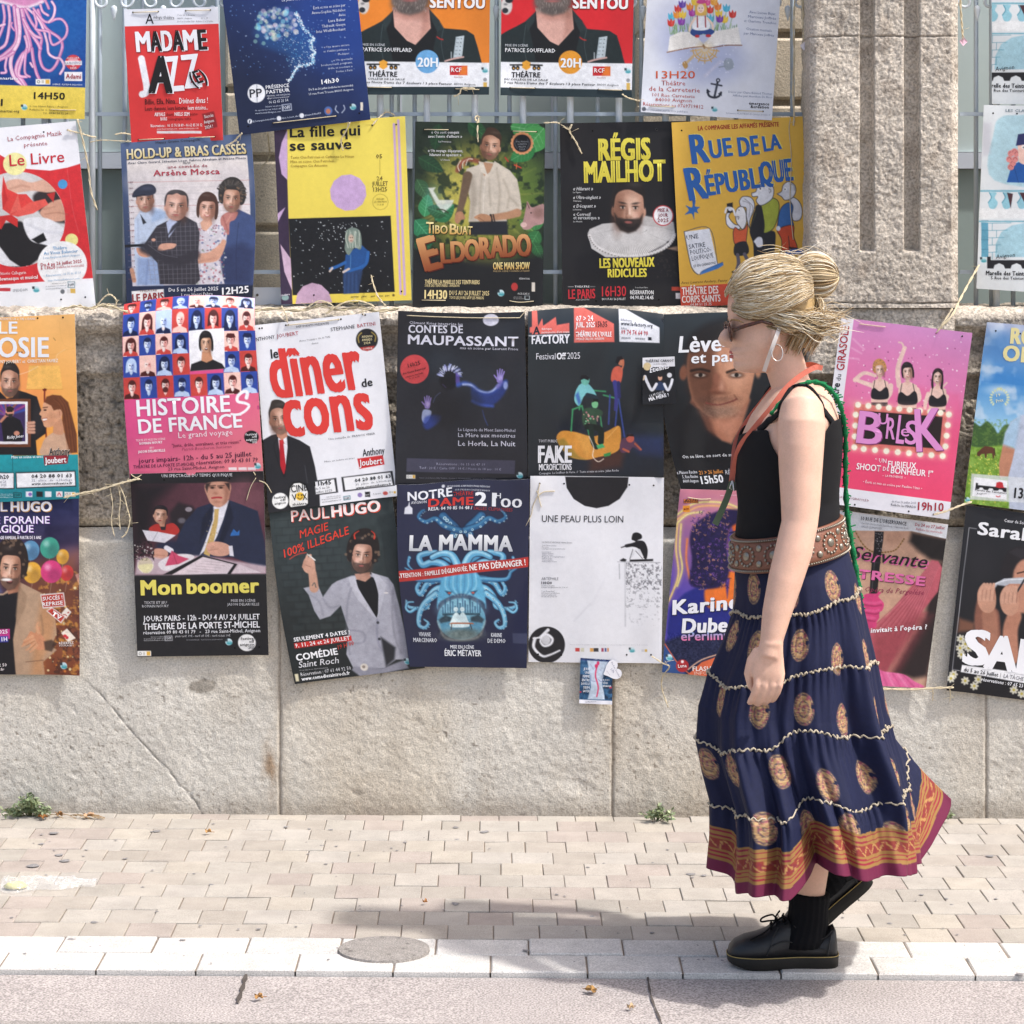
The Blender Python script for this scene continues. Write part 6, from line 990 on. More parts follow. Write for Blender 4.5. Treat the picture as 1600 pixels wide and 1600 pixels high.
p.T('Festival',846,362,953,362,34,'dcdce2',0);p.T('Off',961,362,1010,362,34,'f0f0f4',.04);p.T('2025',1018,361,1089,360,34,'dcdce2',0);p.T('TOUT PUBLIC',860,822,962,822,15,'d8d8de',.01);p.T('FAKE',860,935,1040,935,92,'e6e6ea',.04,g='title');p.T('MICROFICTIONS',862,978,1042,976,34,'e6e6ea',.02,g='title_line');p.T('Compagnie  Le Souffleur de Verre  //  Texte et mise en scène  Julien Rocha',862,1002,1304,984,12,'c8c8ce',.008)
p=Poster('small black flyer of a man with spread arms stuck over two dark posters',[(1004,559),(1054,557),(1057,631),(1004,632)],7.250,'17181d',rip=.001,res=1.6,name='flyer',cat='flyer');p.frame(1000,470,2.581)
p.fill('e2e2e6',0,0,1,.21);p.T('THÉÂTRE CARNOT',22,248,136,246,10,'26262c',.02);p.T('OFFICIEL',54,258,108,257,5,'55555c');p.part('gold_disc');p.el(29,265,16,16,'c8b48a');p.part('person_print')
p.poly([(62,360),(66,332),(80,325),(96,332),(100,362)],'2a3a5a');p.ln([(66,336),(48,360),(30,330),(20,305)],12,'dcdce2');p.ln([(98,336),(112,360),(124,340),(130,318)],11,'dcdce2');p.el(81,310,9,12,'d0a088');p.el(81,301,9,6,'1c1618');p.ln([(18,305),(14,318)],6,'d8c0a0');p.part('white_disc');p.el(119,300,10,10,'e0e0e4');p.part();p.T('Étiennes',40,290,116,272,20,'f0f0f4',.02,.3,g='title');p.T('LA MUSIQUE,',40,390,100,372,11,'dcdce0',0);p.T('MA MÈRE !',38,405,116,384,13,'f0f0f4',.035)
p=Poster('black poster of a half lit man in a dark v neck',[(1037,491),(1246,484),(1256,772),(1064,764)],7.267,'22262a',tilt=(0,.012),bend=(-.01,.006),rip=.003,mat=GLOSS,bow=lambda u,v:(-16*np.sin(math.pi*v)**1.0*(1-u),0*u));p.frame(1000,470,2.581)
p.fill(('2c343a','1d2024',(300,40),(300,500)));p.part('portrait')
p.poly([(230,420),(290,440),(330,560),(390,580),(460,480),(520,420),(640,480),(640,700),(190,700),(150,500)],'1b1d21',1,3);p.poly([(236,410),(270,440),(300,520),(350,565),(386,578),(430,500),(460,400),(420,300),(260,300)],'a87058',1,3);p.poly([(236,410),(260,430),(290,520),(330,555),(300,440),(270,400)],'4a2c24',.7,5);p.poly([(300,450),(360,490),(420,460),(380,560)],'c48a70',.6,6)
p.poly([(215,250),(225,170),(280,110),(370,90),(450,130),(480,220),(470,320),(450,400),(400,460),(350,476),(300,462),(250,410),(225,330)],'b98468',1,2,1);p.poly([(210,250),(222,170),(270,110),(330,100),(318,200),(330,320),(320,400),(330,470),(280,450),(235,380)],'46291f',.72,8,1);p.el(410,260,50,90,'d8a486',.6,10);p.poly([(205,200),(225,130),(300,80),(390,76),(460,130),(478,200),(430,170),(360,160),(260,190)],'17181c',.9,9,1);p.el(205,290,15,30,'7a4e3c',1,2);p.el(487,280,12,30,'b07c60',1,2)
for x,s in((268,1),(404,-1)):p.el(x,300,28,12,'2a1812',.75,3);p.el(x,300,20,7,'d8ccc0',.7,1);p.el(x+2,299,8,8,'1a1412');p.ln([(x-34,288-(s>0)*6),(x,276),(x+34,284-(s<0)*12)],10,'1c1310',.9,1.5)
p.poly([(322,290),(345,300),(368,350),(350,372),(312,368),(318,340)],'8a5644',.7,4,1);p.el(352,345,9,24,'e2b094',.6,4);p.el(340,372,30,7,'5a3226',.6,3);p.ln([(296,412),(340,420),(390,406),(408,396)],7,'7a3a32',.9,1);p.ln([(400,380),(412,398)],4,'5a3226',.6,1.5);p.el(340,396,60,12,'5a4038',.5,6);p.el(350,446,66,24,'7a6a60',.5,8);p.grain(.12,.6,280,380,430,475);p.part()
p.T('Lève-toi',180,208,470,196,64,'e8eaee',.03,g='title_line');p.T('et parle',232,252,450,240,42,'e8eaee',.025,g='title_line');p.T('On se lève, on sort de sa case et on danse',192,636,520,622,13,'d8dade',.02);p.Tl([('La Maison Racine',1),('5, Rue Racine',.72),('84000 Avignon',.72)],156,700,242,-.04,13,'d0d2d8',18,w=.015,al='r');p.T('21 > 26 Juillet',250,702,344,696,15,'d89048',.02);p.T('15h50',254,740,342,733,30,'e8eaee',.03,g='title_line');p.T('RÉSA',354,702,395,700,18,'c8cad0',0)
p=Poster('pink poster of three women in black leaning on a bulb framed show sign',[(1314,496),(1518,520),(1483,812),(1278,785)],7.238,'e85a86',tilt=(0,.018));p.frame(1280,480,4.572)
p.fill(('d48fc4','ec4a70',(700,150),(480,1250)));p.poly([(150,735),(400,640),(700,560),(1000,620),(1040,900),(960,1100),(930,1400),(100,1310)],'e64670',.4,6);p.el(640,600,420,260,'e48abc',.4,20);p.dots(110,(240,180,1060,720),['f6d8ea','8a3a6a','ffffff','e8b0d0'],(2.5,6),.85,3)
p.fill('e6e4ea',0,0,.095,1);p.fill('e8e6ec',0,.905,1,1)
for P_ in([(240,225),(320,300)],[(230,290),(300,330)],[(190,360),(280,370)]):p.ln(P_,5,'f4cfe4',.6,2)
p.part('person_print')
def lady(x,y,s,hair,hstyle,arms,wrap):
 for P_,w_ in arms:p.ln(P_,w_,'e8c6ba',1,.8,1,w_*.7)
 p.poly([(x-62*s,y+230*s),(x-58*s,y+110*s),(x-50*s,y+80*s),(x-16*s,y+64*s),(x+16*s,y+64*s),(x+60*s,y+86*s),(x+66*s,y+130*s),(x+56*s,y+240*s)],'e6c2b4',1,1);p.poly([(x-60*s,y+150*s),(x-40*s,y+128*s),(x-8*s,y+150*s),(x+10*s,y+148*s),(x+44*s,y+122*s),(x+62*s,y+150*s),(x+54*s,y+206*s),(x-52*s,y+206*s)],'1c1a20',1,.9,1);p.ln([(x-46*s,y+135*s),(x-36*s,y+75*s)],4,'1c1a20');p.ln([(x+46*s,y+130*s),(x+34*s,y+75*s)],4,'1c1a20');p.poly([(x-60*s,y+232*s),(x+56*s,y+232*s),(x+60*s,y+262*s),(x-64*s,y+262*s)],'201e26');p.ln([(x,y+30*s),(x,y+72*s)],26*s,'dcb4a4',1,.8,0)
 face(p,x,y,62*s,92*s,'ecc8ba',hair,1,hstyle,0,wrap,lips='b8283a',mouth='open' if wrap>0 else 'smile')
lady(432,448,1,'c08a52','curly',[([(380,560),(320,540),(255,515)],34),([(255,520),(320,470),(400,490)],30),([(510,560),(505,620),(460,680)],34)],-8)
lady(630,462,1.12,'251a20','bob',[([(570,560),(560,440),(600,310),(610,290)],36),([(606,300),(590,258),(566,250)],14),([(700,590),(710,660),(620,700)],36)],-6)
lady(845,500,1,'2a1c20','long',[([(780,620),(760,680),(756,720)],32),([(910,640),(890,690),(850,600)],34),([(860,590),(910,540)],16)],4)
p.part('show_sign');sq=[(252,688),(915,752),(885,1058),(240,1000)];p.poly([(225,660),(945,730),(910,1090),(210,1030)],'f6b8a8',.35,9);p.poly(sq,'d8706a');p.poly([(290,738),(882,782),(862,1012),(278,968)],'251a1c')
p.T('B',268,965,436,985,225,'dd90cc',.022,0,g='title#7',shadow=(6,6,'8a3a7a'));p.T('U',418,832,486,838,76,'dd90cc',.012,off=.0016,g='title#7');p.T('R',476,938,536,944,150,'dd90cc',.012,off=.0016,g='title#7');p.T('L',548,970,600,976,200,'dd90cc',.012,off=.0016,g='title#7');p.T('e',584,920,640,922,80,'dd90cc',.012,off=.0016,g='title#7');p.T('S',612,975,696,980,165,'dd90cc',.012,off=.0016,g='title#7');p.T('K',700,1030,884,1020,300,'dd90cc',.016,0,g='title#7',shadow=(6,6,'8a3a7a'))
p.part('bulb')
for(a,b),n_ in(((sq[0],sq[1]),9),((sq[1],sq[2]),4),((sq[2],sq[3]),8),((sq[3],sq[0]),4)):
 for k in range(n_):t=k/n_+.02;x,y=a[0]*(1-t)+b[0]*t+12,a[1]*(1-t)+b[1]*t+8;p.el(x,y,30,30,'f8d0b0',.4,3);p.el(x,y,21,21,'f6f0da',1,.9)
p.part();p.T('“ UN',400,1108,480,1114,30,'fae8ec',.01);p.T('FURIEUX',492,1142,692,1156,44,'fcf2f4',.02,g='title_line');p.T('SHOOT',268,1158,438,1176,44,'fcf2f4',.02,g='title_line');p.T('DE',456,1168,500,1171,28,'fcf2f4',.01);p.T('BONHEUR !”',512,1186,812,1214,44,'fcf2f4',.02,g='title_line');p.T('–  LA PROVENCE  –',452,1210,618,1226,16,'fae0e6',.015);p.T('• Écrit et mis en scène par Pauline Uzan •',316,1256,736,1305,18,'fae0e6',.01)
p.T('19h10',708,1450,888,1458,56,'a8283a',.025,g='title_line');p.T('du 4 au 26 juillet 2025',520,1396,694,1408,15,'55556a');p.T('Relâche les MARDIS',516,1420,692,1438,17,'3a3a4a',.005);p.T('THEATREDUGIRASOLE.fr',112,1362,358,1392,16,'8a3a4a',.0)
p.T('GIRASOLE',176,452,212,136,54,'ac2838',.015,g='title_line');p.T('du',152,528,158,480,34,'2a2a30',.0);p.T('Théâtre',118,760,148,545,48,'1f1f26',.03,g='title_line');p.hole((1016,206),(258,1414),(642,1460),(820,1482));p.twine((284,118),(380,130),(470,140))
p=Poster('blue sky poster of a meadow with a grazing horse beside a pale shirt',[(1541,503),(1748,520),(1714,812),(1507,786)],7.258,'6aa8dc',tilt=(0,.012));p.frame(1280,480,4.572)
p.fill(('a8b4d0','3f86c8',(1330,130),(1250,480)));p.fill(('3f86c8','9cc8e4',(1250,500),(1200,850)),0,.33,1,.62);p.grain(.5,.045,1000,100,2200,800,3,'e0e6ee',.56);p.el(1300,270,120,90,'3a78b8',.6,14);p.el(1290,590,90,30,'e4ecf2',.6,6);p.el(1200,450,40,60,'c8d4e0',.6,8)
p.part('meadow');p.poly([(1080,980),(1500,960),(2300,1000),(2300,1500),(1020,1430)],'7aa03a',1,1);p.grain(.3,.25,1000,960,2300,1500);p.dots(260,(1060,1060,1500,1400),['d8cc50','b8c04a','e6dc6a'],(2,6),.8,6);p.poly([(1090,990),(1100,830),(1150,850),(1200,815),(1250,860),(1280,900),(1330,840),(1420,860),(1500,960),(1300,985)],'3a5a2c',1,2,1);p.grain(.5,.3,1090,800,1500,985,3,'6a8a3e',.5)
p.part('horse');p.poly([(1130,1062),(1128,1040),(1160,1010),(1185,992),(1240,1000),(1256,1020),(1250,1080),(1242,1082),(1236,1045),(1200,1048),(1195,1078),(1186,1078),(1182,1048),(1160,1050),(1148,1068)],'5a3422',1,.7);p.ln([(1252,1010),(1258,1060)],7,'3a2014')
p.part('person_print');p.poly([(1350,1200),(1390,1000),(1315,980),(1330,900),(1370,820),(1440,770),(2200,700),(2200,1500),(1360,1480)],'b7c0d2',1,1.5);p.poly([(1315,975),(1400,1010),(1380,1100),(1350,1210),(1290,1220),(1285,1120)],'bc8266',1,1.2);p.ln([(1395,1000),(1420,900),(1450,850)],6,'8a94aa',.6,3);p.poly([(1312,985),(1330,900),(1372,820),(1440,772),(1420,900),(1400,1012)],'9fc0d8',.8,4)
p.part('white_label');p.poly([(1090,1190),(1480,1220),(2200,1260),(2200,1440),(1080,1375)],'d8dce0',.8,.8);p.poly([(1108,1215),(1345,1240),(1340,1378),(1096,1350)],'f4f4f6');p.part('bridge_logo');p.poly([(1118,1300),(1122,1256),(1136,1258),(1136,1272),(1340,1292),(1338,1322),(1318,1320),(1310,1306),(1290,1302),(1276,1312),(1250,1312),(1240,1296),(1218,1294),(1206,1308),(1180,1306),(1168,1290),(1150,1290),(1142,1302)],'19191d');p.part('red_hat');p.poly([(1255,1284),(1264,1280),(1268,1254),(1290,1247),(1312,1254),(1318,1284),(1328,1290),(1290,1294)],'c8323a',1,.8);p.ln([(1266,1350),(1280,1356),(1294,1350)],6,'c8323a');p.part()
p.T('Marelle des Teinturiers',1116,1312,1338,1336,14,'19191d',.02);p.T('Avignon',1126,1340,1196,1338,14,'33333a',0,.2);p.T('13h40',1394,1362,1580,1378,72,'17171c',.03,g='title_line');p.T('ROUGE',1366,256,1790,290,108,'e6da9c',.05,g='title_line');p.T('OR',1312,378,1520,396,106,'e6da9c',.05,g='title_line');p.part('laurel')
for s in(-1,1):
 for t in np.linspace(-1.9,1.1,9):p.el(1288+s*62*math.cos(t*.8-.1),645+62*math.sin(t*.8)+0,11,6,'d8dca8',.95,.7,s*60*t)
p.part();p.T('19',1266,640,1296,634,20,'dde0b8',.01);p.T('Prix',1266,684,1318,672,24,'dde0b8',.01);logo_off(p,1062,1376,18);p.hole((1257,168),(1432,188))
p=Poster('poster of a curly haired man in a beige jacket with bright balloons',[(-82,786),(124,778),(125,1055),(-80,1054)],7.286,'2a2250',tilt=(0,.008),bend=(0,.006));p.frame(0,720,3.721)
p.fill(('1d2350','6a3428',(200,240),(260,1240)));p.grain(.12,.05);p.el(420,560,90,60,'8a6a8a',.5,12);p.poly([(130,600),(466,520),(466,1250),(200,1250)],'9a5428',.55,18);p.grain(.6,.12,200,640,466,1240,3,'e8a848',.56);p.dots(40,(240,680,466,1240),['f8d070','e88a3a','f8e8b0'],(3,9),.8,3);p.grain(.5,.2,300,860,466,1240,3,'2a1a1a',.5)
p.part('balloon')
for x,y,a,b,c in((368,555,36,44,'dca23a'),(180,520,52,58,'5a8fb4'),(292,504,56,62,'3f9c86'),(392,650,38,46,'c83a38'),(190,648,54,62,'e2a83c'),(302,642,62,66,'d8407c')):
 p.el(x,y,a,b,c,1,.9,8);p.el(x+a*.3,y+b*.3,a*.6,b*.6,'201a30',.22,5);p.el(x-a*.35,y-b*.4,a*.3,b*.28,'ffffff',.4,4);p.ln([(x,y+b),(x-10,y+b+60)],2,'d8c0a0',.6)
p.part('person_print');p.poly([(-300,760),(20,770),(110,700),(150,720),(250,770),(320,880),(330,1000),(300,1080),(330,1100),(250,1170),(260,1250),(-300,1250)],'b4957a',1,1.2);p.poly([(-100,790),(20,780),(60,760),(112,745),(100,900),(76,1040),(90,1250),(-100,1250)],'16141a',1,1.5);p.poly([(30,700),(120,690),(112,760),(50,775)],'b07a60',1,1.5);p.poly([(110,720),(160,780),(150,850),(100,960),(92,900)],'9c7f66',.8,2);p.poly([(250,780),(330,900),(300,1060),(250,1150),(262,1250),(180,1250),(200,1040)],'c8824a',.45,8);p.ln([(240,900),(250,1000),(220,1040)],6,'7a5f4a',.6,2);p.ln([(150,1170),(250,1160)],6,'7a5a44',.7);p.poly([(-40,640),(10,760),(-40,790)],'5a8ad8',.5,6)
face(p,62,632,128,220,'d9a488','2a1f1c',1,'curly',.55,4,mouth='open');p.el(40,690,30,8,'f4f0ec',.95,1)
p.poly([(230,960),(236,1000),(262,1040),(270,1085),(220,1100),(170,1060),(130,1070),(160,1020),(180,990),(205,1000)],'c98a66',1,1,1)
for P_ in([(200,1040),(150,1066),(128,1078)],[(205,1055),(170,1090),(152,1100)],[(215,1070),(190,1100),(175,1112)],[(190,1020),(160,1035),(140,1046)],[(225,1000),(215,960),(222,940)]):p.ln(P_,17,'d09a74',1,.8,1,10)
for P_ in([(200,1048),(152,1074)],[(208,1063),(172,1096)]):p.ln(P_,3,'8a5538',.7)
p.poly([(255,1050),(300,1040),(330,1060),(300,1110),(262,1100)],'3a2a24',.8,2)
p.part('red_label');p.poly([(236,775),(374,763),(384,845),(250,858)],'e8dcd8');p.poly([(243,782),(368,770),(377,840),(255,850)],'c04034');p.poly([(270,872),(302,850),(384,905),(356,945)],'e8dcd8');p.poly([(278,872),(304,857),(376,906),(354,936)],'c04034');p.part('playing_card');p.poly([(388,850),(416,878),(386,918),(360,885)],'f0e6da');p.poly([(356,1000),(390,975),(440,1030),(396,1055)],'f0e2d2');p.el(378,1018,11,9,'c8343a');p.el(390,1028,9,9,'c8343a');p.poly([(440,660),(470,650),(470,740)],'e0a89a',.6);p.dots(5,(372,870,402,900),['b03a34'],(3,5),.9);p.part()
p.Tl([('SUCCÈS !',.96),('REPRISE',1)],250,812,368,-.09,22,'f8f0ee',32,w=.03,al='c');p.T('VU À LA',306,880,352,906,14,'f4e4e0',.02);p.T('TV',300,895,350,925,26,'f8f0ee',.04)
p.T('PAUL',-170,296,42,292,56,'f6f0f6',.02,g='title_line',shadow=(3,3,'c89a4a'));p.T('HUGO',66,292,300,291,54,'faf6fa',.05,g='title_line',shadow=(4,4,'d8a040'));p.T('FÊTE FORAINE',-130,366,290,362,42,'f0e8fa',.02,g='title_line',shadow=(3,3,'8a4ab8'));p.T('MAGIQUE',-80,416,196,414,42,'f0e8fa',.02,g='title_line',shadow=(3,3,'8a4ab8'));p.T('MAGIE FAMILIAL À PARTIR DE 3 ANS',-20,455,242,453,18,'f0eaf4',.02)
p.part('pink_label');p.poly([(-60,980),(58,976),(58,1034),(-60,1040)],'c83a8a');p.part('blue_label');p.poly([(-60,1022),(48,1018),(48,1054),(-60,1058)],'3a3a9a');p.part();p.T('2025',-20,1006,46,1002,22,'f6e8f2',.03);p.T('11H',-6,1050,42,1047,24,'f0f0fa',.03);p.T('RÉSERVEZ',344,1068,428,1064,14,'f0e6e0',.02);p.T('VOS PLACES !',344,1080,428,1077,9,'f0e6e0',.02);p.T('92 50',-20,1198,38,1196,18,'f0e6e6',.01);p.T('.fr',-4,1222,24,1221,16,'f0e6e6',.01);logo_off(p,370,1192,20)
p=Poster('black poster of a man in a blue suit at a restaurant table with a boy',[(205.6,739),(412.5,735),(419,1025),(213.6,1027.7)],7.274,'1b1b1f',tilt=(0,.036),bend=(0,.002));p.frame(0,720,3.721);p.grain(.03,.15)
p.part('photo');p.poly([(768,130),(1536,122),(1548,655),(784,664)],('5a3440','3a2028',(1150,300),(800,200)),1,.8);p.poly([(768,130),(1020,126),(900,240),(880,420),(780,520)],'17131a',.95,14);p.el(1440,200,130,110,'8a5a62',.5,14);p.poly([(990,300),(1040,240),(1120,260),(1160,300),(1060,420),(1000,420)],'1f1a20',.9,4);p.el(1100,280,20,14,'a8a0a8',.8,1);p.el(1060,345,22,16,'8a8a94',.6,2)
p.poly([(870,390),(910,365),(960,370),(1010,360),(1046,400),(1020,430),(950,420),(880,410)],'b0302c',1,1,1);p.poly([(930,365),(970,360),(965,400),(940,400)],'201c22');p.poly([(920,350),(965,345),(960,380),(935,380)],'c89078');face(p,936,315,74,90,'d8a890','17131a',1,'short',0,6,lips='b02a30')
p.poly([(1010,520),(1040,430),(1080,350),(1150,270),(1240,240),(1330,224),(1400,250),(1500,290),(1540,470),(1548,620),(1460,600),(1350,560),(1180,560),(1040,540)],'232a42',1,1.2);p.poly([(1240,265),(1335,224),(1300,340),(1262,440),(1240,480),(1160,550),(1190,480),(1240,340)],'e4e2ea',1,1);p.poly([(1250,278),(1276,276),(1268,360),(1246,460),(1218,556),(1184,540),(1220,430),(1246,340)],'c9a868',1,.9);p.dots(30,(1195,300,1268,550),['8a6a3a','e8d8a0'],(2,4),.7,2)
p.poly([(1240,250),(1180,330),(1160,480),(1210,380),(1246,290)],'171c30',.9,2);p.poly([(1335,228),(1360,330),(1300,470),(1270,480),(1310,340)],'171c30',.9,2);p.poly([(1345,420),(1360,395),(1380,415),(1395,400),(1392,432),(1340,436)],'2f6ab0',1,.8);p.ln([(1000,510),(940,500),(1010,490),(1100,500)],60,'202740',.95,4);p.ln([(970,505),(996,520)],30,'e2e0e8',1)
p.poly([(892,540),(905,510),(950,510),(978,530),(970,560),(930,572),(900,566)],'d09a84',1,1,1);p.ln([(900,545),(960,550)],4,'9a6450',.6);p.poly([(1205,500),(1240,470),(1300,475),(1340,500),(1335,540),(1290,555),(1240,550),(1210,530)],'d4a08a',1,1,1);p.ln([(1205,500),(1220,480),(1250,476)],12,'d4a08a');p.ln([(1215,520),(1270,512)],4,'a06a58',.6);p.poly([(1330,495),(1352,492),(1360,555),(1335,552)],'e2e0e8')
p.poly([(1200,130),(1336,124),(1338,200),(1320,240),(1280,268),(1240,256),(1212,215)],'c9957e',1,1.2,1);p.poly([(1300,126),(1338,124),(1338,200),(1322,240),(1300,255),(1310,190)],'8a5848',.6,4);p.poly([(1196,150),(1200,128),(1230,124),(1215,150),(1208,180)],'2a2022',.9,1.5);p.poly([(1310,126),(1340,124),(1338,170),(1326,150)],'2a2022',.9,1.5)
for x in(1238,1288):p.el(x,152,14,6,'4a2e26',.8,1.5);p.el(x,154,8,4,'201614');p.ln([(x-18,143),(x+18,140)],6,'3a2a26',.8)
p.el(1258,186,14,9,'a86e5a',.6,2);p.ln([(1236,214),(1264,210),(1290,212)],10,'a8323a',1);p.el(1268,236,22,7,'9a6450',.5,2)
p.poly([(784,664),(800,560),(900,560),(960,570),(1040,550),(1170,550),(1548,610),(1548,656)],'c8b4bc',.9,3);p.poly([(830,400),(920,410),(1025,430),(960,475),(860,462)],'d8d4dc');p.ln([(920,410),(890,465)],4,'8a8690',.7);p.poly([(925,590),(990,550),(1080,540),(1130,560),(1060,620),(970,640),(930,620)],'e0d8dc',1,1,1);p.poly([(962,610),(1000,520),(1040,550),(1100,570),(1040,600)],'c84a6a',1,1);p.ln([(1005,525),(1030,600)],4,'8a2a44',.7)
p.poly([(950,660),(1170,548),(1380,600),(1340,660)],'17151a');p.poly([(1000,662),(1180,558),(1360,602),(1320,658)],'dccdd2',1,.9);p.poly([(1345,655),(1390,600),(1520,650)],'d8c8ce',1,.9)
for k in range(5):p.ln([(1090+k*26,640-k*14),(1240+k*22,652-k*14)],2,'a08a90',.6)
p.grain(.9,.3,780,460,900,580,3,'0e0c10',.5);p.dots(26,(785,470,900,570),['e8e4e0','b8b0a8'],(2,5),.8,7);p.el(848,606,44,44,'d8cfa0',.55,1.2);p.poly([(808,606),(890,600),(880,640),(850,652),(815,636)],'e6dfa8',.8,1.5,1);p.ln([(804,590),(806,620),(830,648)],3,'f4f0e8',.8);p.ln([(892,585),(888,625),(866,648)],3,'f4f0e8',.8)
p.part();p.T('UN SPECTACLE DU TEMPS QUI PIQUE',946,92,1354,86,17,'d8d8dc',.01);p.T('Mon',824,780,1050,774,84,'e6d966',.05,g='title_line',shadow=(4,4,'4a3a1c'));p.T('boomer',1090,772,1502,764,82,'e6d966',.05,g='title_line',shadow=(4,4,'4a3a1c'));p.Tl([('TEXTE ET JEU',.86),('ROMAIN NOURY',1)],826,833,980,-.01,15,'c8c8cc',21,al='c');p.Tl([('MISE EN SCÈNE',.76),('JASON DELARUELLE',1)],1320,822,1506,-.01,15,'c8c8cc',22,al='c')
p.T('JOURS PAIRS - 12h - DU 4 AU 26 JUILLET',832,936,1508,924,32,'e8e8ec',.02,g='title_line');p.T('THEATRE DE LA PORTE ST-MICHEL',832,985,1508,972,36,'eeeef2',.025,g='title_line');p.T('réservation 09 80 43 01 79   -   23 rue Saint-Michel, Avignon',832,1012,1510,1000,20,'dcdce0',.02);p.T('plein tarif: 19€ - tarif off 13€ - tarif réduit 10€',1016,1030,1336,1026,13,'b8b8bc');p.T('RUSSANPIEGE   PLATESV-R-2024-004164',1082,1050,1290,1047,8,'8a8a90')
p.Tl([('Achetez vos places',.65),('de spectacles sur ticket off',1),('www.festivaloffavignon.com',1)],833,1032,948,-.02,8,'b0b0b4',10,al='r');p.poly([(952,1022),(998,1020),(1000,1050),(954,1052)],'c8c8cc');p.poly([(956,1026),(994,1024),(996,1046),(958,1048)],'1b1b1f');p.T("l'OFF",960,1044,992,1042,14,'d0d0d4',.02);p.part('white_disc');p.el(1432,1063,52,50,'ecebea');p.part();p.Tl([('festival',.94),('off',.36),('avignon',1),('2025',.4)],1392,1046,1475,-.02,15,'1f1f22',18,w=.02,al='r');logo_off(p,1327,1058,20);picto(p,796,1110,78,30);p.hole((960,107),(1338,100),(1504,1088),(1362,1094))
p.twine((770,72),(800,92),(830,76));p.twine((1478,60),(1490,80));p.twine((1492,96),(1460,150),(1436,226));p.twine((1510,112),(1550,130),(1582,182))
p=Poster('dark brick poster of a horned man in a grey suit holding up a cigarette',[(420,792),(612,768),(664,1044),(460.5,1069)],7.289,'2d3436',tilt=(0,.010),bend=(0,.008),rip=.002,bow=lambda u,v:(-5*np.sin(math.pi*v)*1.,0*u));p.frame(400,720,3.636)
p.fill(('343d3e','1f2324',(500,380),(400,1230)));p.grain(.06,.08)
for r in range(17):
 y=340+r*42;p.ln([(100+r*8,y),(480+r*4,y-20)],3,'20282a',.6,1,0)
 for k in range(5):x=110+r*8+k*78+(r%2)*38;p.ln([(x,y-k*4),(x+4,y+40-k*4)],3,'20282a',.55,1,0);p.rect(x+4,y+4-k*4,x+70,y+34-k*4,['3a4446','333c3e','414b4c'][(r*3+k)%3],.35,2)
p.part('person_print')
p.poly([(450,700),(480,680),(560,650),(700,640),(770,660),(800,700),(830,820),(862,1000),(870,1130),(800,1130),(730,1180),(560,1190),(520,1100),(540,960),(500,820),(440,880),(380,900),(350,850),(320,760),(290,720),(370,700),(400,770)],'a9a9b4',1,1.2);p.poly([(545,1190),(560,1170),(720,1180),(850,1130),(868,1180),(600,1235)],'8c8c98',1,2)
p.poly([(575,680),(640,650),(690,660),(715,740),(712,860),(700,890),(660,820),(610,740)],'16171b',1,1);p.poly([(580,640),(665,630),(670,660),(640,685),(590,670)],'bd8f7c',1,1.2);p.poly([(545,660),(580,650),(600,720),(660,830),(702,895),(680,880),(600,790),(560,720)],'c0c0ca',1,1);p.poly([(672,630),(720,650),(760,700),(740,790),(708,895),(716,760),(700,690)],'bcbcc6',1,1)
for P_,c in(([(560,720),(540,800),(530,950),(540,1100)],'7a7a86'),([(800,720),(790,850),(800,1000),(830,1090)],'74747f'),([(705,900),(700,1000),(720,1080)],'77778a'),([(400,780),(440,830),(490,820)],'7f7f8a'),([(330,760),(380,800),(400,880)],'85858f'),([(520,960),(620,975),(620,1030),(530,1040)],'7a7a86')):p.ln(P_,7,c,.6,2)
p.poly([(800,720),(862,1000),(868,1130),(820,1100),(790,900)],'7f7f8b',.55,6);p.poly([(720,1000),(800,1060),(790,1130),(740,1170)],'1c1d22',.9,3);p.el(707,918,8,8,'3a3a42');p.el(711,1012,8,8,'3a3a42');p.el(758,748,12,5,'e2dcd8')
p.ln([(350,720),(340,640),(320,580)],52,'c4967f',1,1,1,40);p.poly([(283,600),(290,560),(310,545),(345,560),(355,610),(340,640),(300,630)],'c99a84',1,1,1);p.ln([(320,570),(325,535)],15,'cfa08a');p.ln([(300,570),(306,540)],13,'cfa08a');p.ln([(286,600),(296,570)],13,'c0907a');p.ln([(300,590),(330,600)],4,'8a5c4a',.6);p.ln([(318,535),(352,562)],7,'f0eee8');p.ln([(308,530),(322,540)],8,'c8beb4');p.ln([(340,705),(352,690),(360,715)],6,'3a4a4a',.7)
p.el(545,540,11,26,'c08a74');face(p,620,540,118,180,'cf9f8a','231c1b',1,'curly',.62,4)
p.part('red_horns');p.ln([(575,440),(572,415),(595,398)],9,'d8402e',1,.8,1,4);p.ln([(685,440),(686,415),(668,398)],9,'d8402e',1,.8,1,4);p.part()
p.T('PAUL',208,345,422,322,62,'f8dcd4',.012,.0,g='title_line',shadow=(4,4,'e0503a'));p.T('HUGO',440,318,710,282,60,'faeae6',.05,g='title_line',shadow=(5,5,'e0503a'));p.T('MAGIE',262,440,420,392,44,'d8402e',.01,.2,g='title_line');p.T('100% ILLEGALE',178,548,540,414,44,'d8402e',.012,.2,g='title_line');p.ln([(208,556),(250,530),(300,520)],5,'d8402e',.9)
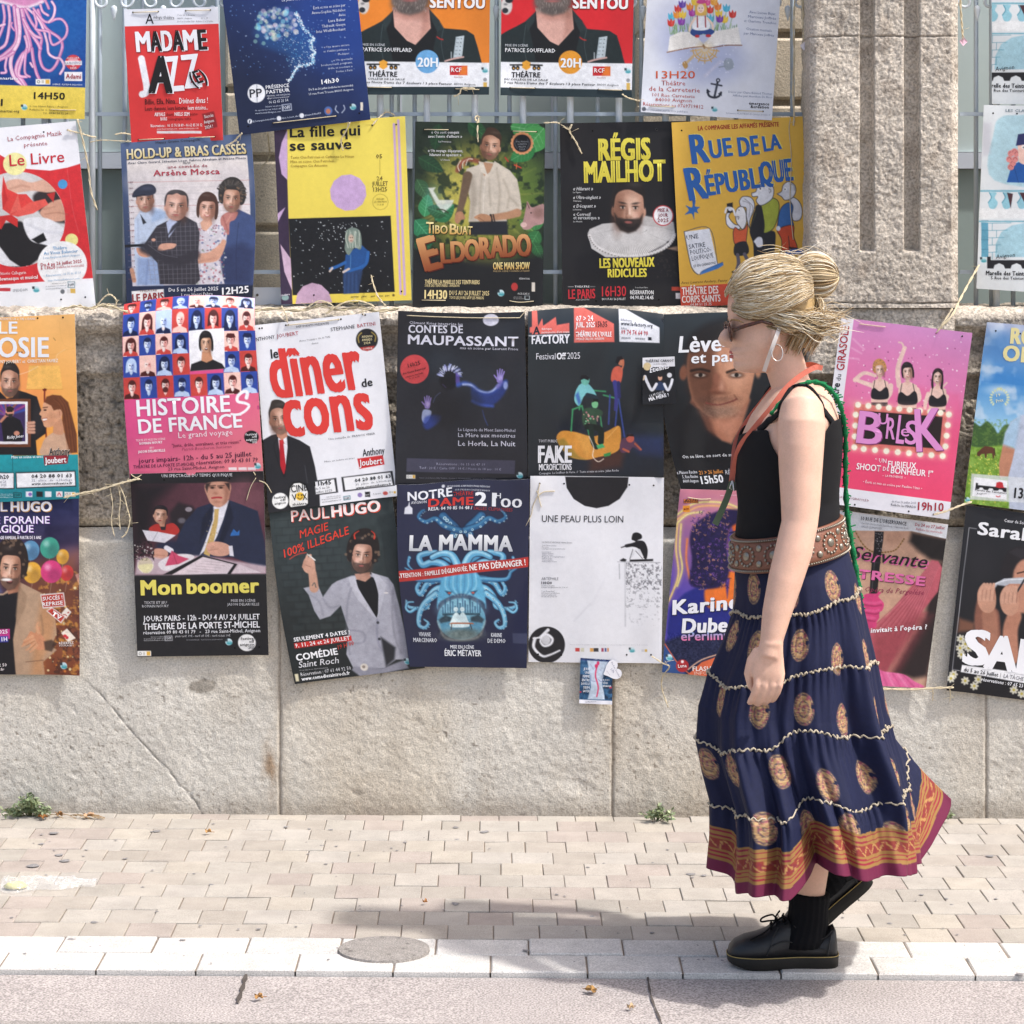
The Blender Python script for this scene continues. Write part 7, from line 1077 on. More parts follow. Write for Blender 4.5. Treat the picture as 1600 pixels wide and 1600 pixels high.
p.T('SEULEMENT 4 DATES !',230,1026,546,982,22,'f0f0f2',.04);p.part('red_label');p.poly([(228,1036),(552,992),(556,1022),(232,1066)],'cc2f2c');p.part();p.T('9, 11, 24 et 26 JUILLET',236,1060,546,1016,22,'f8ecec',.025);p.T('19 H 00',476,1072,566,1046,24,'c83a30',.01,.2);p.T('COMÉDIE',240,1136,472,1100,36,'f4f4f6',.04,g='title_line');p.T('Saint Roch',248,1176,474,1150,34,'e0e0e4',0,.2,g='title_line');p.T('59 rue Saint Roch - 84000 AVIGNON',252,1194,410,1180,6,'b0b0b4');p.T('Réservation : 07 61 44 92 50',258,1224,542,1188,20,'d8d8dc',0);p.T('www.comediesaintroch.fr',262,1250,534,1216,20,'f0f0f2',.03)
p.poly([(222,1212),(242,1210),(246,1252),(228,1254)],'d8cfae');logo_off(p,862,1140,18);p.part('button');p.el(617,1174,22,21,'d8d0c6');p.el(614,1172,9,9,'8a7f74');p.part()
p=Poster('navy poster of a pale blue octopus crossed by a diagonal red banner',[(621,756),(827.6,746),(823,1044.5),(640,1042)],7.277,'23263c',tilt=(0,.026),bend=(.004,.006),rip=.004,mat=GLOSS,bow=lambda u,v:(-7*np.sin(math.pi*v)*(1-u),1.5*np.sin(9*u)*(1-v)));p.frame(600,720,3.478)
p.grain(.05,.04);p.fill(('2b2f48','1f2440',(400,120),(400,1120)));p.part('octopus')
def arm(P,w0,w1,c='4f9ac4',hi='a9dcec',suck=0):
 Q_=cr(P,6);p.ln(P,w0*1.15,'12203a',.9,1.2,1,w1*1.4);p.ln(P,w0,c,1,1,1,w1);p.ln([(a-w0*.1,b-w0*.12)for a,b in P],w0*.4,hi,.75,1.4,1,w1*.4)
 if suck:
  for k,q_ in enumerate(Q_[::3]):r=(w0+(w1-w0)*k*3/len(Q_))*.2;p.el(q_[0]+w0*.22,q_[1]+w0*.2,r,r,'cfeaf2',.9,.6);p.el(q_[0]+w0*.22,q_[1]+w0*.2,r*.5,r*.5,'24506e',.9,.5)
for s in(-1,1):
 m=lambda L:[(432+s*(a-432),b)for a,b in L]
 arm(m([(330,300),(360,330),(400,370),(390,400)]),46,40,'2a5a86','3f7aa0',1);arm(m([(420,380),(340,350),(290,310),(240,325),(200,300),(215,270),(230,262)]),34,8,'2a5c88','4a88ac',1)
 arm(m([(390,620),(340,560),(280,545),(230,560),(215,510),(300,495),(380,540)]),40,26,'4f96c0','a6d8ea');arm(m([(430,640),(410,560),(380,510),(330,500),(280,520)]),46,26,'5ea6cc','b8e2f0');arm(m([(400,660),(330,640),(260,660),(220,720),(200,690),(220,650)]),42,14,'4a90ba','a2d4e8',1)
 arm(m([(390,690),(310,690),(260,740),(250,790),(200,800),(150,790),(145,760)]),40,8,'5aa2c8','b4e0ee',1);arm(m([(300,720),(240,770),(210,830),(205,890),(235,905),(255,880),(235,862)]),34,8,'5aa2c8','b4e0ee',1);arm(m([(330,640),(200,640),(170,600),(140,580)]),26,6,'3a7aa6','86c0da');arm(m([(190,800),(160,820),(140,800),(150,770),(180,765)]),16,6,'5aa2c8','b4e0ee');arm(m([(160,520),(155,560),(180,590)]),16,5,'3a7aa6','86c0da',1)
p.poly([(340,620),(390,590),(432,600),(475,590),(525,620),(555,720),(560,800),(540,760),(432,720),(325,760),(305,800),(310,720)],'5ea8cc',1,2,1)
for k in range(9):p.ln([(360+k*18,600),(350+k*20,680),(400+k*8,730)],5,['b8e4f0','2f6a92'][k%2],.55,1.5)
for s in(-1,1):p.poly([(432+s*50,710),(432+s*84,704),(432+s*62,730)],'16283e',.95,2);p.el(432+s*62,716,8,5,'c85a50',.9)
p.part('globe_scene');p.el(430,860,128,114,'5a94b0',1,1);p.el(430,800,110,60,'9cd0e0',.8,9);p.el(430,945,110,34,'6a7068',.8,6)
for k in range(16):x=330+k*13;hh=30+(k*37%60);p.rect(x,820-hh,x+9,825,['3f6a8a','2f5674'][k%2],.7)
p.poly([(310,860),(345,835),(380,850),(380,870),(320,880)],'2a3a44',.9,2);p.poly([(480,850),(520,835),(550,860),(540,880),(480,872)],'2a3a44',.9,2);p.rect(330,826,530,838,'24404e',.8,1)
for x in(402,436):p.poly([(x-32,900),(x-20,850),(x-4,825),(x+8,825),(x+22,850),(x+34,900)],'d8eef2',1,1,1);p.el(x,806,12,13,'d8eef2')
p.poly([(362,886),(380,878),(490,880),(498,888)],'b07050',1,.8);p.ln([(378,888),(374,915)],4,'3a2a24');p.ln([(476,888),(484,915)],4,'3a2a24');p.ln([(305,870),(340,960),(430,975),(520,955),(556,870)],7,'b8b8a8',.6,2);p.grain(.2,.2,300,740,560,970)
p.part('red_banner');p.poly([(72,600),(790,518),(790,572),(76,660)],'b8342f',1,.8);p.part();p.T('LA MAMMA',162,482,698,486,82,('eef0f2','b8bcc4'),.045,g='title')
p.T('ATTENTION : FAMILLE DÉGLINGUÉE,',98,636,468,596,24,'f0e8e6',.02);p.T('NE PAS DÉRANGER !',478,596,770,562,32,'f8f0ee',.02);p.T('NOTRE',138,210,374,190,46,'eceef4',.035,g='title_line');p.T('THÉÂTRE',380,190,488,188,20,'b83430',.015);p.T('DAME',250,244,488,240,42,'d23a34',.05,g='title_line');p.T('21',502,242,606,242,70,'f0f2f6',.05,g='title_line');p.T('H',610,198,636,198,28,'f0f2f6',.02);p.T('00',638,244,748,246,46,'f0f2f6',.03,g='title_line');p.T('AVIGNON',156,228,238,222,15,'dfe2ea',.005);p.T('RÉSA: 04 90 85 06 48 /',250,264,484,264,18,'e6e8ee',.02);p.T('SALLES CLIMATISÉES',492,266,700,268,17,'a83a3a',.005)
p.poly([(122,284),(124,250),(140,238),(146,212),(150,238),(164,250),(166,282)],'e0e2ea');p.T('HILTON DANIEL & SNM PRODUCTIONS PRÉSENTENT',345,142,578,143,9,'c8ccd8',.02);p.T("13 À 17 RUE DU COLLÈGE D'ANNECY",390,162,578,164,8,'c8ccd8',.015);p.el(324,136,9,9,'d8dae2')
p.Tl([('VIVIANE',.5),('MARCENARO',1)],170,952,296,.0,22,'dfe3ea',32,w=.015,al='c');p.Tl([('KARINE',.6),('DE DEMO',1)],567,956,662,.0,22,'dfe3ea',32,w=.015,al='c');p.T('MISE EN SCÈNE',366,1020,492,1022,18,'dfe3ea',.02);p.T('ÉRIC MÉTAYER',334,1060,530,1063,32,'eceff4',.02,g='title_line')
for P_ in([(60,100),(250,86),(250,110),(60,124)],[(700,935),(830,940),(828,1000),(702,990)]):p.poly(P_,'8a90a4',.25,1)
p=Poster('white poster with a black half disc and a small figure seated on a ledge',[(828.6,742.4),(1037,745),(1034,1037.7),(825.7,1036)],7.278,'e9e9ed',tilt=(0,.028),bend=(0,.003),rip=.002);p.frame(600,720,3.478)
p.part('black_half_disc');p.poly([(984,84),(1328,86),(1322,140),(1280,205),(1220,243),(1155,256),(1090,243),(1030,205),(992,145)],'232226',1,.8);p.part('round_logo');p.el(884,1004,100,101,'262529',1,.8,clip=lambda X,Y:(Y<1037)*1.);p.ln([(892,922),(850,965),(880,945),(915,970),(905,1000),(870,1010),(850,985),(860,960)],17,'ececf0',1,1,1,10);p.ln([(820,970),(815,1020),(860,1065),(900,1060),(955,1035)],18,'ececf0',1,1,1,9);p.ln([(812,968),(850,960),(890,920)],9,'ececf0');p.el(880,978,26,28,'e4e4e8',.9,2);p.part()
p.part('seated_figure');p.poly([(1345,425),(1352,395),(1375,388),(1398,400),(1400,420),(1380,430),(1372,438),(1356,432)],'1c1b1e',1,.8,1);p.poly([(1310,455),(1350,445),(1385,432),(1415,440),(1432,480),(1428,528),(1414,530),(1395,500),(1380,475),(1350,466),(1315,470)],'1e1d21',1,.8,1);p.poly([(1350,480),(1390,478),(1410,520),(1402,530),(1370,490),(1340,535),(1330,530)],'dcdce0',1,.8);p.ln([(1352,480),(1336,532)],3,'55555a');p.ln([(1368,490),(1404,530)],3,'55555a');p.poly([(1335,536),(1462,532),(1462,544),(1335,548)],'1c1b1f');p.poly([(1280,540),(1300,528),(1318,536),(1312,548),(1290,546)],'2a292d');p.ln([(1290,470),(1316,462)],6,'2a292d')
p.part('ledge_texture');p.ln([(1270,548),(1500,552)],4,'9a9aa0',.8);p.ln([(1310,550),(1312,900)],5,'b0b0b6',.7,1.5);p.ln([(1278,560),(1280,640)],4,'8a8a90',.7,1);p.grain(.75,.35,1314,552,1508,700,3,'6a6a70',.5);p.grain(.6,.3,1314,640,1508,800,4,'8a8a90',.56);p.grain(.5,.25,1320,760,1500,900,5,'a4a4aa',.6);p.grain(.5,.8,1314,552,1440,760,6,'2a2a2e',.66);p.part()
p.T('UNE PEAU PLUS LOIN',858,330,1300,334,36,'2c2c32',0,g='title');p.T('UN TEXTE ET SPECTACLE  Sabrina Chézeau',858,444,1022,446,7,'8a8a90',.01)
p.Tl([('Texte Sabrina Chézeau',.62),('Mise en scène',.3),('Luigi Rignanese & Carmela Acosta',1)],858,462,983,0,7,'8a8a92',9);p.Tl([('Interprétation',.4),('Sabrina Chézeau',.5),('Guilhem Verger',.5),('Regard chorégraphique',1),('Guilhem Verger',.45),('Création lumière',.5),('Mathieu Maisonneuve',.66)],858,497,982,0,7,'8a8a96',8.8)
p.T('ARTÉPHILE',856,648,948,648,15,'77777e',0);p.T('10H30',856,670,912,670,14,'2c2c32',.03);p.Tl([('Du 05 au 26 juillet',.5),('Relâche les dimanches 06, 13 & 20',1)],856,682,998,0,7,'77777e',9);p.Tl([('7 rue Bourg Neuf',.7),('Informations et billetterie',1),('www.artephile.com',.8),('09 74 04 27 55 90',.85)],856,712,956,0,7,'77777e',10)
p.T('Avec le soutien de la DRAC Occitanie, de la Région Occitanie, du département du Gard et de la commune',1010,1004,1435,1006,5,'b0b0b6');p.part('logo_strip')
for x,c,wd in((1040,'c83a34',24),(1070,'d8d4b8',18),(1120,'e0a04a',18),(1140,'2c2a2e',26),(1182,'9a2a4a',12),(1200,'3a4a8a',10),(1214,'d8864a',8)):p.rect(x,1020,x+wd,1040,c,.9)
p.part();logo_off(p,1348,1032,16);p.rect(1400,1028,1416,1042,'cfcfd4');p.rect(1418,1028,1432,1042,'d8b25a');p.hole((846,120),(978,122),(1332,128),(1464,131),(1320,1058),(1452,1058),(838,1056),(964,1060));p.ln([(790,400),(830,420),(828,500),(795,515)],60,'dcdce2',.5,3,0);p.ln([(1035,870),(1120,780)],5,'d0d0d6',.6,2);p.ln([(1130,780),(1200,640)],4,'d8d8de',.5,3)
p.twine((846,120),(838,180),(870,165),(928,162));p.twine((838,180),(830,160));p.twine((838,182),(845,215),(855,250));p.twine((838,182),(810,240),(800,290),(770,352))
p=Poster('tiny blue flyer with a painted pale torso hanging under the white poster',[(907,1028),(957.5,1031),(956.5,1101),(905,1099)],7.286,'2f5a80',rip=.0008,res=1.8,name='flyer',cat='flyer');p.frame(890,1010,16)
p.fill('253a6a',0,0,1,.06);p.grain(.35,.25);p.grain(.8,.15,250,700,1080,1330,3,'1c2a40',.5);p.part('painted_torso');p.poly([(440,350),(960,380),(860,680),(830,800),(810,960),(860,1150),(880,1330),(450,1325),(530,1020),(520,850),(500,700)],'c0cede',1,1.2);p.grain(.15,.3,440,350,960,1330);p.ln([(520,450),(600,580)],14,'8a8ab8',.7);p.ln([(530,720),(550,850),(650,870)],12,'6a6aa0',.7);p.ln([(720,820),(780,880),(830,850)],12,'6a6aa0',.7);p.ln([(740,560),(790,610)],10,'9aa0c8',.7);p.part('red_stroke');p.el(712,420,34,50,'d83a6a');p.el(668,490,40,50,'d83a6a');p.ln([(690,480),(655,620),(650,760),(690,900),(715,1050),(680,1250)],34,'d83a64',.95);p.part()
p.fill('e6e6ee',0,.915,1,1);p.Tl([('JE SUIS',.7),('UNE',.55),('FEMME',.8),('ENTRE',.9),('SOUS LE',1),('SEIN',.75),('GAUCHE',.8)],290,590,500,.02,60,'e4e8f0',92,w=.02,al='r');p.Tl([('de et avec',.8),('CÉCILE',.6),('BÉRANGER',1)],830,850,1040,.03,44,'e4e8f0',80,w=.02);p.T('WWW.COMPAGNIE',470,325,895,335,34,'e8ecf4',.02);p.T('La Manufacture',400,1400,670,1390,30,'55607a');p.rect(990,1000,1055,1050,'c03048');p.el(270,1140,30,24,'c03048')
hp=[(850,700),(885,600),(920,480),(985,380),(1060,342),(1140,365),(1195,420),(1200,500),(1175,555),(1230,565),(1285,610),(1305,690),(1270,770),(1200,812),(1130,815),(1050,790),(950,740)]
hb=MB();YQ=7.281;o2=[at(890+a/16,1010+b/16,YQ)for a,b in cr(hp,3,True)];n_=len(o2)
hb.add(o2+[(a,b+.0012,c)for a,b,c in o2],[tuple(range(n_-1,-1,-1)),tuple(range(n_,2*n_))]+[(i,(i+1)%n_,n_+(i+1)%n_,n_+i)for i in range(n_)],tuple(s2l(hx('ecebf0'))*KP))
hs=hb.build('heart_sticker',PRINT,None,col=True);m_=Vector(o2[0]);hs.data.transform(Matrix.Translation(-m_));hs.location=m_;tag(hs,'white paper heart stuck on the corner of the tiny flyer','sticker')
for t,x0,y0,x1,y1,h in(('Du 4 au 26 juillet',1040,400,1235,770,36),('17h',1020,580,1090,670,52),('relâche les mercredis',920,610,1000,720,20)):
 V,T=glyphs(t,.01,1);V=V.copy();V[:,0]-=V[:,0].min();V[:,0]/=V[:,0].max();V[:,1]/=cap(0);d=math.hypot(x1-x0,y1-y0);ex,ey=(x1-x0)/d,(y1-y0)/d
 W=[at(890+(x0+a*d*ex+b*h*ey)/16,1010+(y0+a*d*ey-b*h*ex)/16,YQ-.0006)for a,b in V];mesh('text_line',W,T.astype(np.int32),PRINT,hs,np.ones((len(W),3))*s2l(hx('6a6a88')))
p=Poster('purple and orange poster of a long curly haired person over a navy foot',[(1062,763),(1264,770),(1240,1071),(1034.5,1051)],7.278,'b0648c',tilt=(0,.026));p.frame(1000,470,2.581)
p.fill(('cc7f8e','5a48a8',(300,760),(200,1180)));p.grain(.05,.04);p.part('portrait')
for P_,c in(([(150,860),(220,815),(330,812),(400,835)],'ece48a'),([(150,880),(230,830),(340,828),(400,850)],'e8b070'),([(145,900),(190,860),(250,850)],'f0e890'),([(150,900),(145,1000),(155,1100),(130,1180),(105,1230)],'f0cf78'),([(165,900),(160,1000),(170,1080),(150,1150)],'e8d880'),([(190,960),(186,1040),(200,1120)],'f08a4a')):p.ln(P_,7,c,.9,1.2);p.ln(P_,15,c,.3,4)
p.poly([(110,1330),(120,1240),(180,1180),(260,1140),(360,1130),(450,1120),(620,1200),(620,1420),(110,1420)],'232a80',1,3);p.poly([(260,1170),(300,1150),(340,1100),(370,1090),(440,1130),(480,1240),(380,1230),(280,1240)],'e8762e',1,3,1);p.poly([(340,1110),(352,1200),(362,1120)],'3a2a8a',.9,2);p.poly([(350,950),(360,900),(400,880),(460,900),(480,1000),(440,1080),(390,1080),(360,1020)],'d8642e',1,2,1);p.poly([(350,950),(365,900),(385,960),(372,1030),(388,1080),(356,1020)],'3a3aa8',.8,3)
p.el(386,950,26,10,'1c1a50',.9,1.5);p.ln([(362,935),(400,925)],7,'14123a',.9);p.el(388,952,8,8,'e8d8e8');p.el(390,952,5,6,'14123a');p.el(410,990,16,30,'f09a4a',.8,4)
p.poly([(200,960),(220,900),(280,860),(350,840),(430,850),(400,890),(360,920),(350,1000),(360,1090),(330,1150),(260,1160),(200,1140),(210,1050)],'1f1844',1,3,1)
g_=np.random.default_rng(15)
for _ in range(330):x,y=g_.uniform(205,360),g_.uniform(850,1160);t=g_.uniform(0,6.28);p.ln([(x,y),(x+5*math.cos(t),y+5*math.sin(t)),(x+9*math.cos(t+1),y+9*math.sin(t+1))],2.4,['8a5aa8','14102c','3a2a7a','c8906a','2a1f5a'][g_.integers(5)],.8,.6)
p.part('navy_foot');p.poly([(88,1380),(200,1340),(330,1330),(620,1340),(620,1560),(80,1520)],'1d2344',1,4);p.grain(.25,.5,88,1340,640,1500);p.part('coral_corner');p.poly([(195,1510),(250,1460),(330,1430),(640,1420),(640,1560),(190,1530)],'dc6a44',1,.8);p.ln([(100,1385),(150,1460),(200,1508)],5,'dc6a44',.9);p.ln([(195,1490),(250,1450),(330,1424)],5,'f0c0a0',.9);p.poly([(80,1400),(100,1390),(150,1465),(190,1512),(80,1510)],'2a4a80',1,1);p.part('round_logo');p.el(172,1475,26,26,'a8282e');p.el(172,1458,6,6,'f4e8e8');p.part();p.T('Luna',155,1482,189,1480,13,'f4e8e8',.02);logo_off(p,118,1440,13)
p.T('Karine',134,1266,400,1240,56,'f0f0f6',.05,.12,g='title_line',shadow=(3,4,'1a1a3a'));p.T('Dubernet',172,1340,500,1330,56,'f0f0f6',.05,.1,g='title_line',shadow=(3,4,'1a1a3a'));p.T('ePerlimpinpin',168,1372,470,1364,36,('8ab8e8','e87aa8'),.03,g='title_line');p.T('FLASHEZ POUR',214,1496,400,1492,18,'fae8e0',.03);p.T('INFORMATIONS',220,1512,390,1508,14,'f6c8b4',.0)
p.rect(174,798,234,814,'3a1c20',.9);p.T('PARIS',176,806,232,804,8,'e88a3a',.02);p.T('PREMIÈRE',176,814,232,812,6,'e88a3a',.02);p.part('orange_logo');p.rect(172,824,200,850,'e8962e');p.part();p.T('aix',175,842,197,840,10,'8a2a1a',.03);p.T('www.marionnettesetpaquet.com',322,786,420,782,5,'f0e0e4');p.twine((190,790),(240,798),(284,797))
p=Poster('poster of a woman in a pink pleated dress gripping a microphone with pink gloves',[(1280,792),(1481,819),(1446.6,1076),(1240,1066)],7.285,'b08a74',tilt=(0,.012));p.frame(1280,780,4.85)
p.fill(('c49a80','8a5a4e',(450,260),(500,1400)));p.part('portrait');p.poly([(60,230),(300,240),(420,240),(640,240),(760,380),(850,460),(940,470),(900,800),(850,1100),(800,1430),(-100,1430),(-100,300)],'c39a82',1,4);p.poly([(700,250),(980,300),(960,480),(850,460),(760,400),(680,320)],'1e191a',1,6);p.poly([(880,480),(960,480),(900,1000),(820,1340),(720,1360),(560,1320),(680,1100),(800,900)],'2a1f20',1,6);p.el(470,330,130,60,'dab49c',.5,14);p.poly([(500,240),(640,245),(620,330),(540,360),(480,320)],'b0846c',.6,8)
p.poly([(850,460),(900,468),(935,520),(900,700),(760,880),(620,1080),(520,1300),(400,1420),(340,1000),(520,880),(680,680),(800,540)],'b95a66',1,2);p.poly([(480,900),(620,800),(820,860),(720,1000),(560,1240),(420,1280),(420,1000)],'a84f58',.8,6)
for k in range(26):t=k/25;p.ln([(840+70*t,470+30*t),(700+110*t,680+60*t),(420+260*t,960+120*t)],4,['8f3a48','d07f88','c06a74'][k%3],.55,1)
p.poly([(420,1060),(700,900),(860,880),(760,1060),(620,1300),(440,1400)],'8a3a42',.55,10)
p.ln([(270,240),(330,340),(400,395),(500,400),(580,380),(640,300)],7,'9a7440',.9,.9)
for q_ in cr([(270,240),(330,340),(400,395),(500,400),(580,380),(640,300)],8)[::2]:p.el(q_[0],q_[1],6,6,'6a4a24',.8,.6)
p.part('microphone');p.poly([(418,240),(486,244),(484,300),(470,400),(462,480),(440,720),(380,716),(398,470),(412,380)],'19171a',1,.8);p.dots(40,(425,250,478,400),['8a868c','c8c4ca'],(1.5,4),.8,5);p.ln([(395,475),(460,480)],12,'2a282c');p.ln([(418,480),(398,700)],6,'6a666c',.6)
p.part('pink_glove');p.poly([(330,740),(430,715),(450,700),(468,710),(450,740),(490,790),(480,840),(456,860),(455,900),(436,930),(430,970),(380,980),(320,960)],'cc3f74',1,1,1)
for P_ in([(340,800),(420,810),(470,800)],[(350,860),(420,870),(452,862)],[(350,915),(420,925)]):p.ln(P_,8,'7f1f44',.7,1.5);p.ln([(a,b-22)for a,b in P_],8,'ec7aa4',.6,3)
p.part('pink_fabric');p.poly([(420,1290),(500,1310),(640,1330),(720,1380),(780,1430),(380,1430)],'e06a9c',1,1.2,1)
for k in range(6):p.ln([(440+k*40,1310+k*5),(470+k*50,1425)],7,['f4a8c8','b83a70'][k%2],.6,2)
p.part('white_header');p.poly([(-60,60),(270,95),(980,190),(966,300),(700,240),(260,236),(-60,225)],'d8dade',1,.7);p.part()
p.T('THEATRE',-90,158,220,160,44,'b8303a',.04,g='title_line');p.T("de l'OBSERVANCE",-90,200,218,206,26,'b8303a',.02);p.T("10 RUE DE L'OBSERVANCE",314,156,656,198,28,'2c2c38',.01);p.T('• Parc CB / Proche Porte Saint-Roch / Train Saint-Roch',308,184,672,226,13,'8a8a94');p.T('• SALLE CLIMATISÉE',304,210,470,228,15,'8a8a94');p.T('Du 24 au 27 juillet',722,200,946,228,24,'b0384a',.01,.1);p.T('Relâche les mercredis',730,232,930,260,18,'c05a68',0,.1)
p.T('La Servante',40,420,800,520,96,'241c20',.012,.35,g='title_line',shadow=(10,8,'d8649c'));p.T('MAÎTRESSE',20,565,794,655,66,'dd6ea4',.06,.0,g='title_line',shadow=(5,5,'5a1c34'));p.T('Opéra de Pergolèse',340,700,790,726,40,'8a2a4c',.0,.35,g='title_line');p.T("Et si on vous invitait à l'opéra ?",60,1035,815,985,36,'f2eef0',.035,.15,g='title_line')
p=Poster('black poster of a woman peering between raised hands over big white letters',[(1509,789),(1716,816),(1686,1106),(1479,1079)],7.280,'1c1b20',tilt=(0,.020));p.frame(1280,780,4.85);p.fill(('24262c','16151a',(1300,100),(1200,1400)));p.el(1230,480,90,120,'2a2a30',.6,14);p.poly([(1060,900),(1180,940),(1180,1000),(1050,1010)],'8a5a44',.8,5)
p.part('portrait');p.poly([(1190,800),(1220,760),(1330,820),(1370,900),(1370,1200),(1240,1180),(1180,960)],'8a5a4a',1,3,1);p.ln([(1290,880),(1300,1000),(1290,1180)],110,'a8745e',1,2,1,120);p.ln([(1480,890),(1450,1000),(1460,1200)],110,'b88068',1,2,1,120);p.poly([(1480,500),(1540,440),(1900,420),(1900,900),(1500,860),(1400,700)],'c08a72',1,3);p.poly([(1370,560),(1400,440),(1460,370),(1560,350),(1900,340),(1900,440),(1560,450),(1480,520),(1460,600),(1400,600)],'221f24',1,3,1)
for k in range(8):p.ln([(1440+k*12,400+k*6),(1500+k*20,370+k*3)],4,'55525a',.4,1.5)
p.ln([(1500,560),(1560,545)],10,'2a1c1a',.9);p.poly([(1310,650),(1400,600),(1550,590),(1552,640),(1440,640),(1380,680),(1330,690)],'b8bcc4',1,.9);p.ln([(1330,640),(1420,612),(1548,604)],8,'e8ecf0',.9);p.ln([(1552,610),(1500,700)],14,'2a2a30');p.poly([(1310,700),(1350,650),(1420,660),(1430,720),(1370,750)],'100f12',1,2)
for x,y,sx in((1260,740,1),(1430,760,1)):
 p.poly([(x-60,y-30),(x-30,y-90),(x+20,y-100),(x+70,y-60),(x+80,y+60),(x+40,y+120),(x-20,y+110),(x-55,y+50)],'c8957c',1,1.5,1)
 for k in range(4):p.ln([(x-40+k*30,y+20),(x-34+k*30,y-50),(x-10+k*24,y-96)],30,'d0a088',1,1,1,22);p.ln([(x-26+k*30,y+20),(x-20+k*30,y-50)],5,'7a4a3c',.6,1.2)
for x,y in((1075,1060),(1070,1130),(1110,1100),(1135,1130),(1080,1180),(1020,1330),(1000,1360),(1110,1380),(1210,1370),(1180,1420),(1480,1450),(1540,1480)):
 p.part('flower')
 for t in np.linspace(0,6.28,8)[:-1]:p.el(x+20*math.cos(t),y+20*math.sin(t),14,9,'e0dcc8',.9,.9,math.degrees(t))
 p.el(x,y,10,10,'b8a84a')
p.part();p.ln([(1188,222),(1132,214),(1012,1292),(1066,1302)],4,'c8c8cc',.9,.6,0);p.part('white_label');p.poly([(1085,1258),(1900,1370),(1900,1460),(1075,1312)],'f0f0f2');p.part()
p.T('Sarah',1198,262,1600,316,92,'f2f2f5',.045,g='title_line');p.T('Cœur de Scène',1396,168,1580,192,24,'dcdce0',.02);p.T('S',1098,1240,1262,1262,250,'f2f2f5',.06,g='title#8');p.T('A',1262,1282,1482,1310,250,'f2f2f5',.06,g='title#8');p.T('L',1512,1316,1680,1340,250,'f2f2f5',.06,g='title#8');p.T('du 5 au 26 Juillet',1098,1306,1358,1350,30,'26262c',.02);p.T('|  LA TÂCHE',1374,1352,1552,1382,30,'4a4a55',.0);p.T('réservations : 07 65 23',1232,1380,1548,1432,26,'ececf0',.02)
for p in _posters:p.build()
PY=5.83;PXM=PY/FPX
def pp(x,y,d=0.):return((x-800)*PXM,PY+d,HC+(YH-y)*PXM)
def pa(x,y,d):return((x-800)*PXM*.962,PY+d,HC+(YH-y)*PXM*.962)
def ring(y,xf,xb,ry,d=0.,n=32,tilt=0.):
 c,r=(xf+xb)/2,(xb-xf)/2
 return[pp(c+r*math.cos(t),y+tilt*math.cos(t),d+ry*math.sin(t))for t in np.linspace(0,2*math.pi,n+1)[:-1]]
def remeshed(mb,vox,smooth=3):
 me=bpy.data.meshes.new('b');me.from_pydata([tuple(v)for v in mb.V],[],mb.F);o=bpy.data.objects.new('b',me);C.objects.link(o)
 m=o.modifiers.new('r','REMESH');m.mode='VOXEL';m.voxel_size=vox
 m=o.modifiers.new('s','SMOOTH');m.iterations=smooth;m.factor=.5
 dg=bpy.context.evaluated_depsgraph_get();e=o.evaluated_get(dg);r=bpy.data.meshes.new_from_object(e)
 bpy.data.objects.remove(o);bpy.data.meshes.remove(me);r.shade_smooth();return r
m_skin=rough_mat('skin','d9b09a',var=.09,vscale=26,speck=.05,sscale=300,bump=.12,bscale=700,bdist=.001,rough=.5,spec=.35);b_=m_skin.node_tree.nodes['Principled BSDF'];b_.inputs['Subsurface Weight'].default_value=.15;b_.inputs['Subsurface Radius'].default_value=(.02,.008,.004);b_.inputs['Subsurface Scale'].default_value=.4
body=MB()
TORSO=[(603,1212,1284,.06),(612,1202,1294,.11),(625,1192,1302,.15),(650,1174,1309,.172),(680,1160,1311,.165),(710,1153,1310,.155),(740,1154,1308,.147),(780,1157,1305,.137),(820,1157,1306,.14),(860,1153,1316,.155),(900,1152,1328,.165),(950,1155,1332,.165),(1000,1180,1320,.14)]
body.loft([ring(*r)for r in TORSO])
body.loft([ring(*r)for r in[(630,1205,1290,.06),(608,1206,1276,.058),(590,1200,1264,.055),(565,1194,1258,.052),(540,1190,1250,.05)]])
body.loft([ring(*r)for r in[(408,1195,1235,.03),(415,1170,1252,.05),(430,1150,1264,.064),(450,1141,1271,.072),(470,1137,1272,.075),(488,1136.5,1268,.075),(500,1138,1262,.073),(510,1143,1256,.071),(520,1143,1250,.070),(532,1142,1244,.068),(542,1145,1238,.064),(549,1139.5,1234,.058),(553.5,1144,1231,.055),(558,1140.5,1228,.052),(563.5,1147,1225,.049),(570,1145,1222,.045),(577,1148,1214,.036),(582,1159,1202,.02)]])
body.loft([[pp(x+r*math.cos(t),y+r*.5*math.sin(t),dd*math.sin(t))for t in np.linspace(0,6.283,13)[:-1]]for x,y,r,dd in((1150,500,4,.008),(1144,511,9,.011),(1137,521,12,.014),(1133,530,12,.018),(1136,537,11,.019),(1146,543,6,.012))])
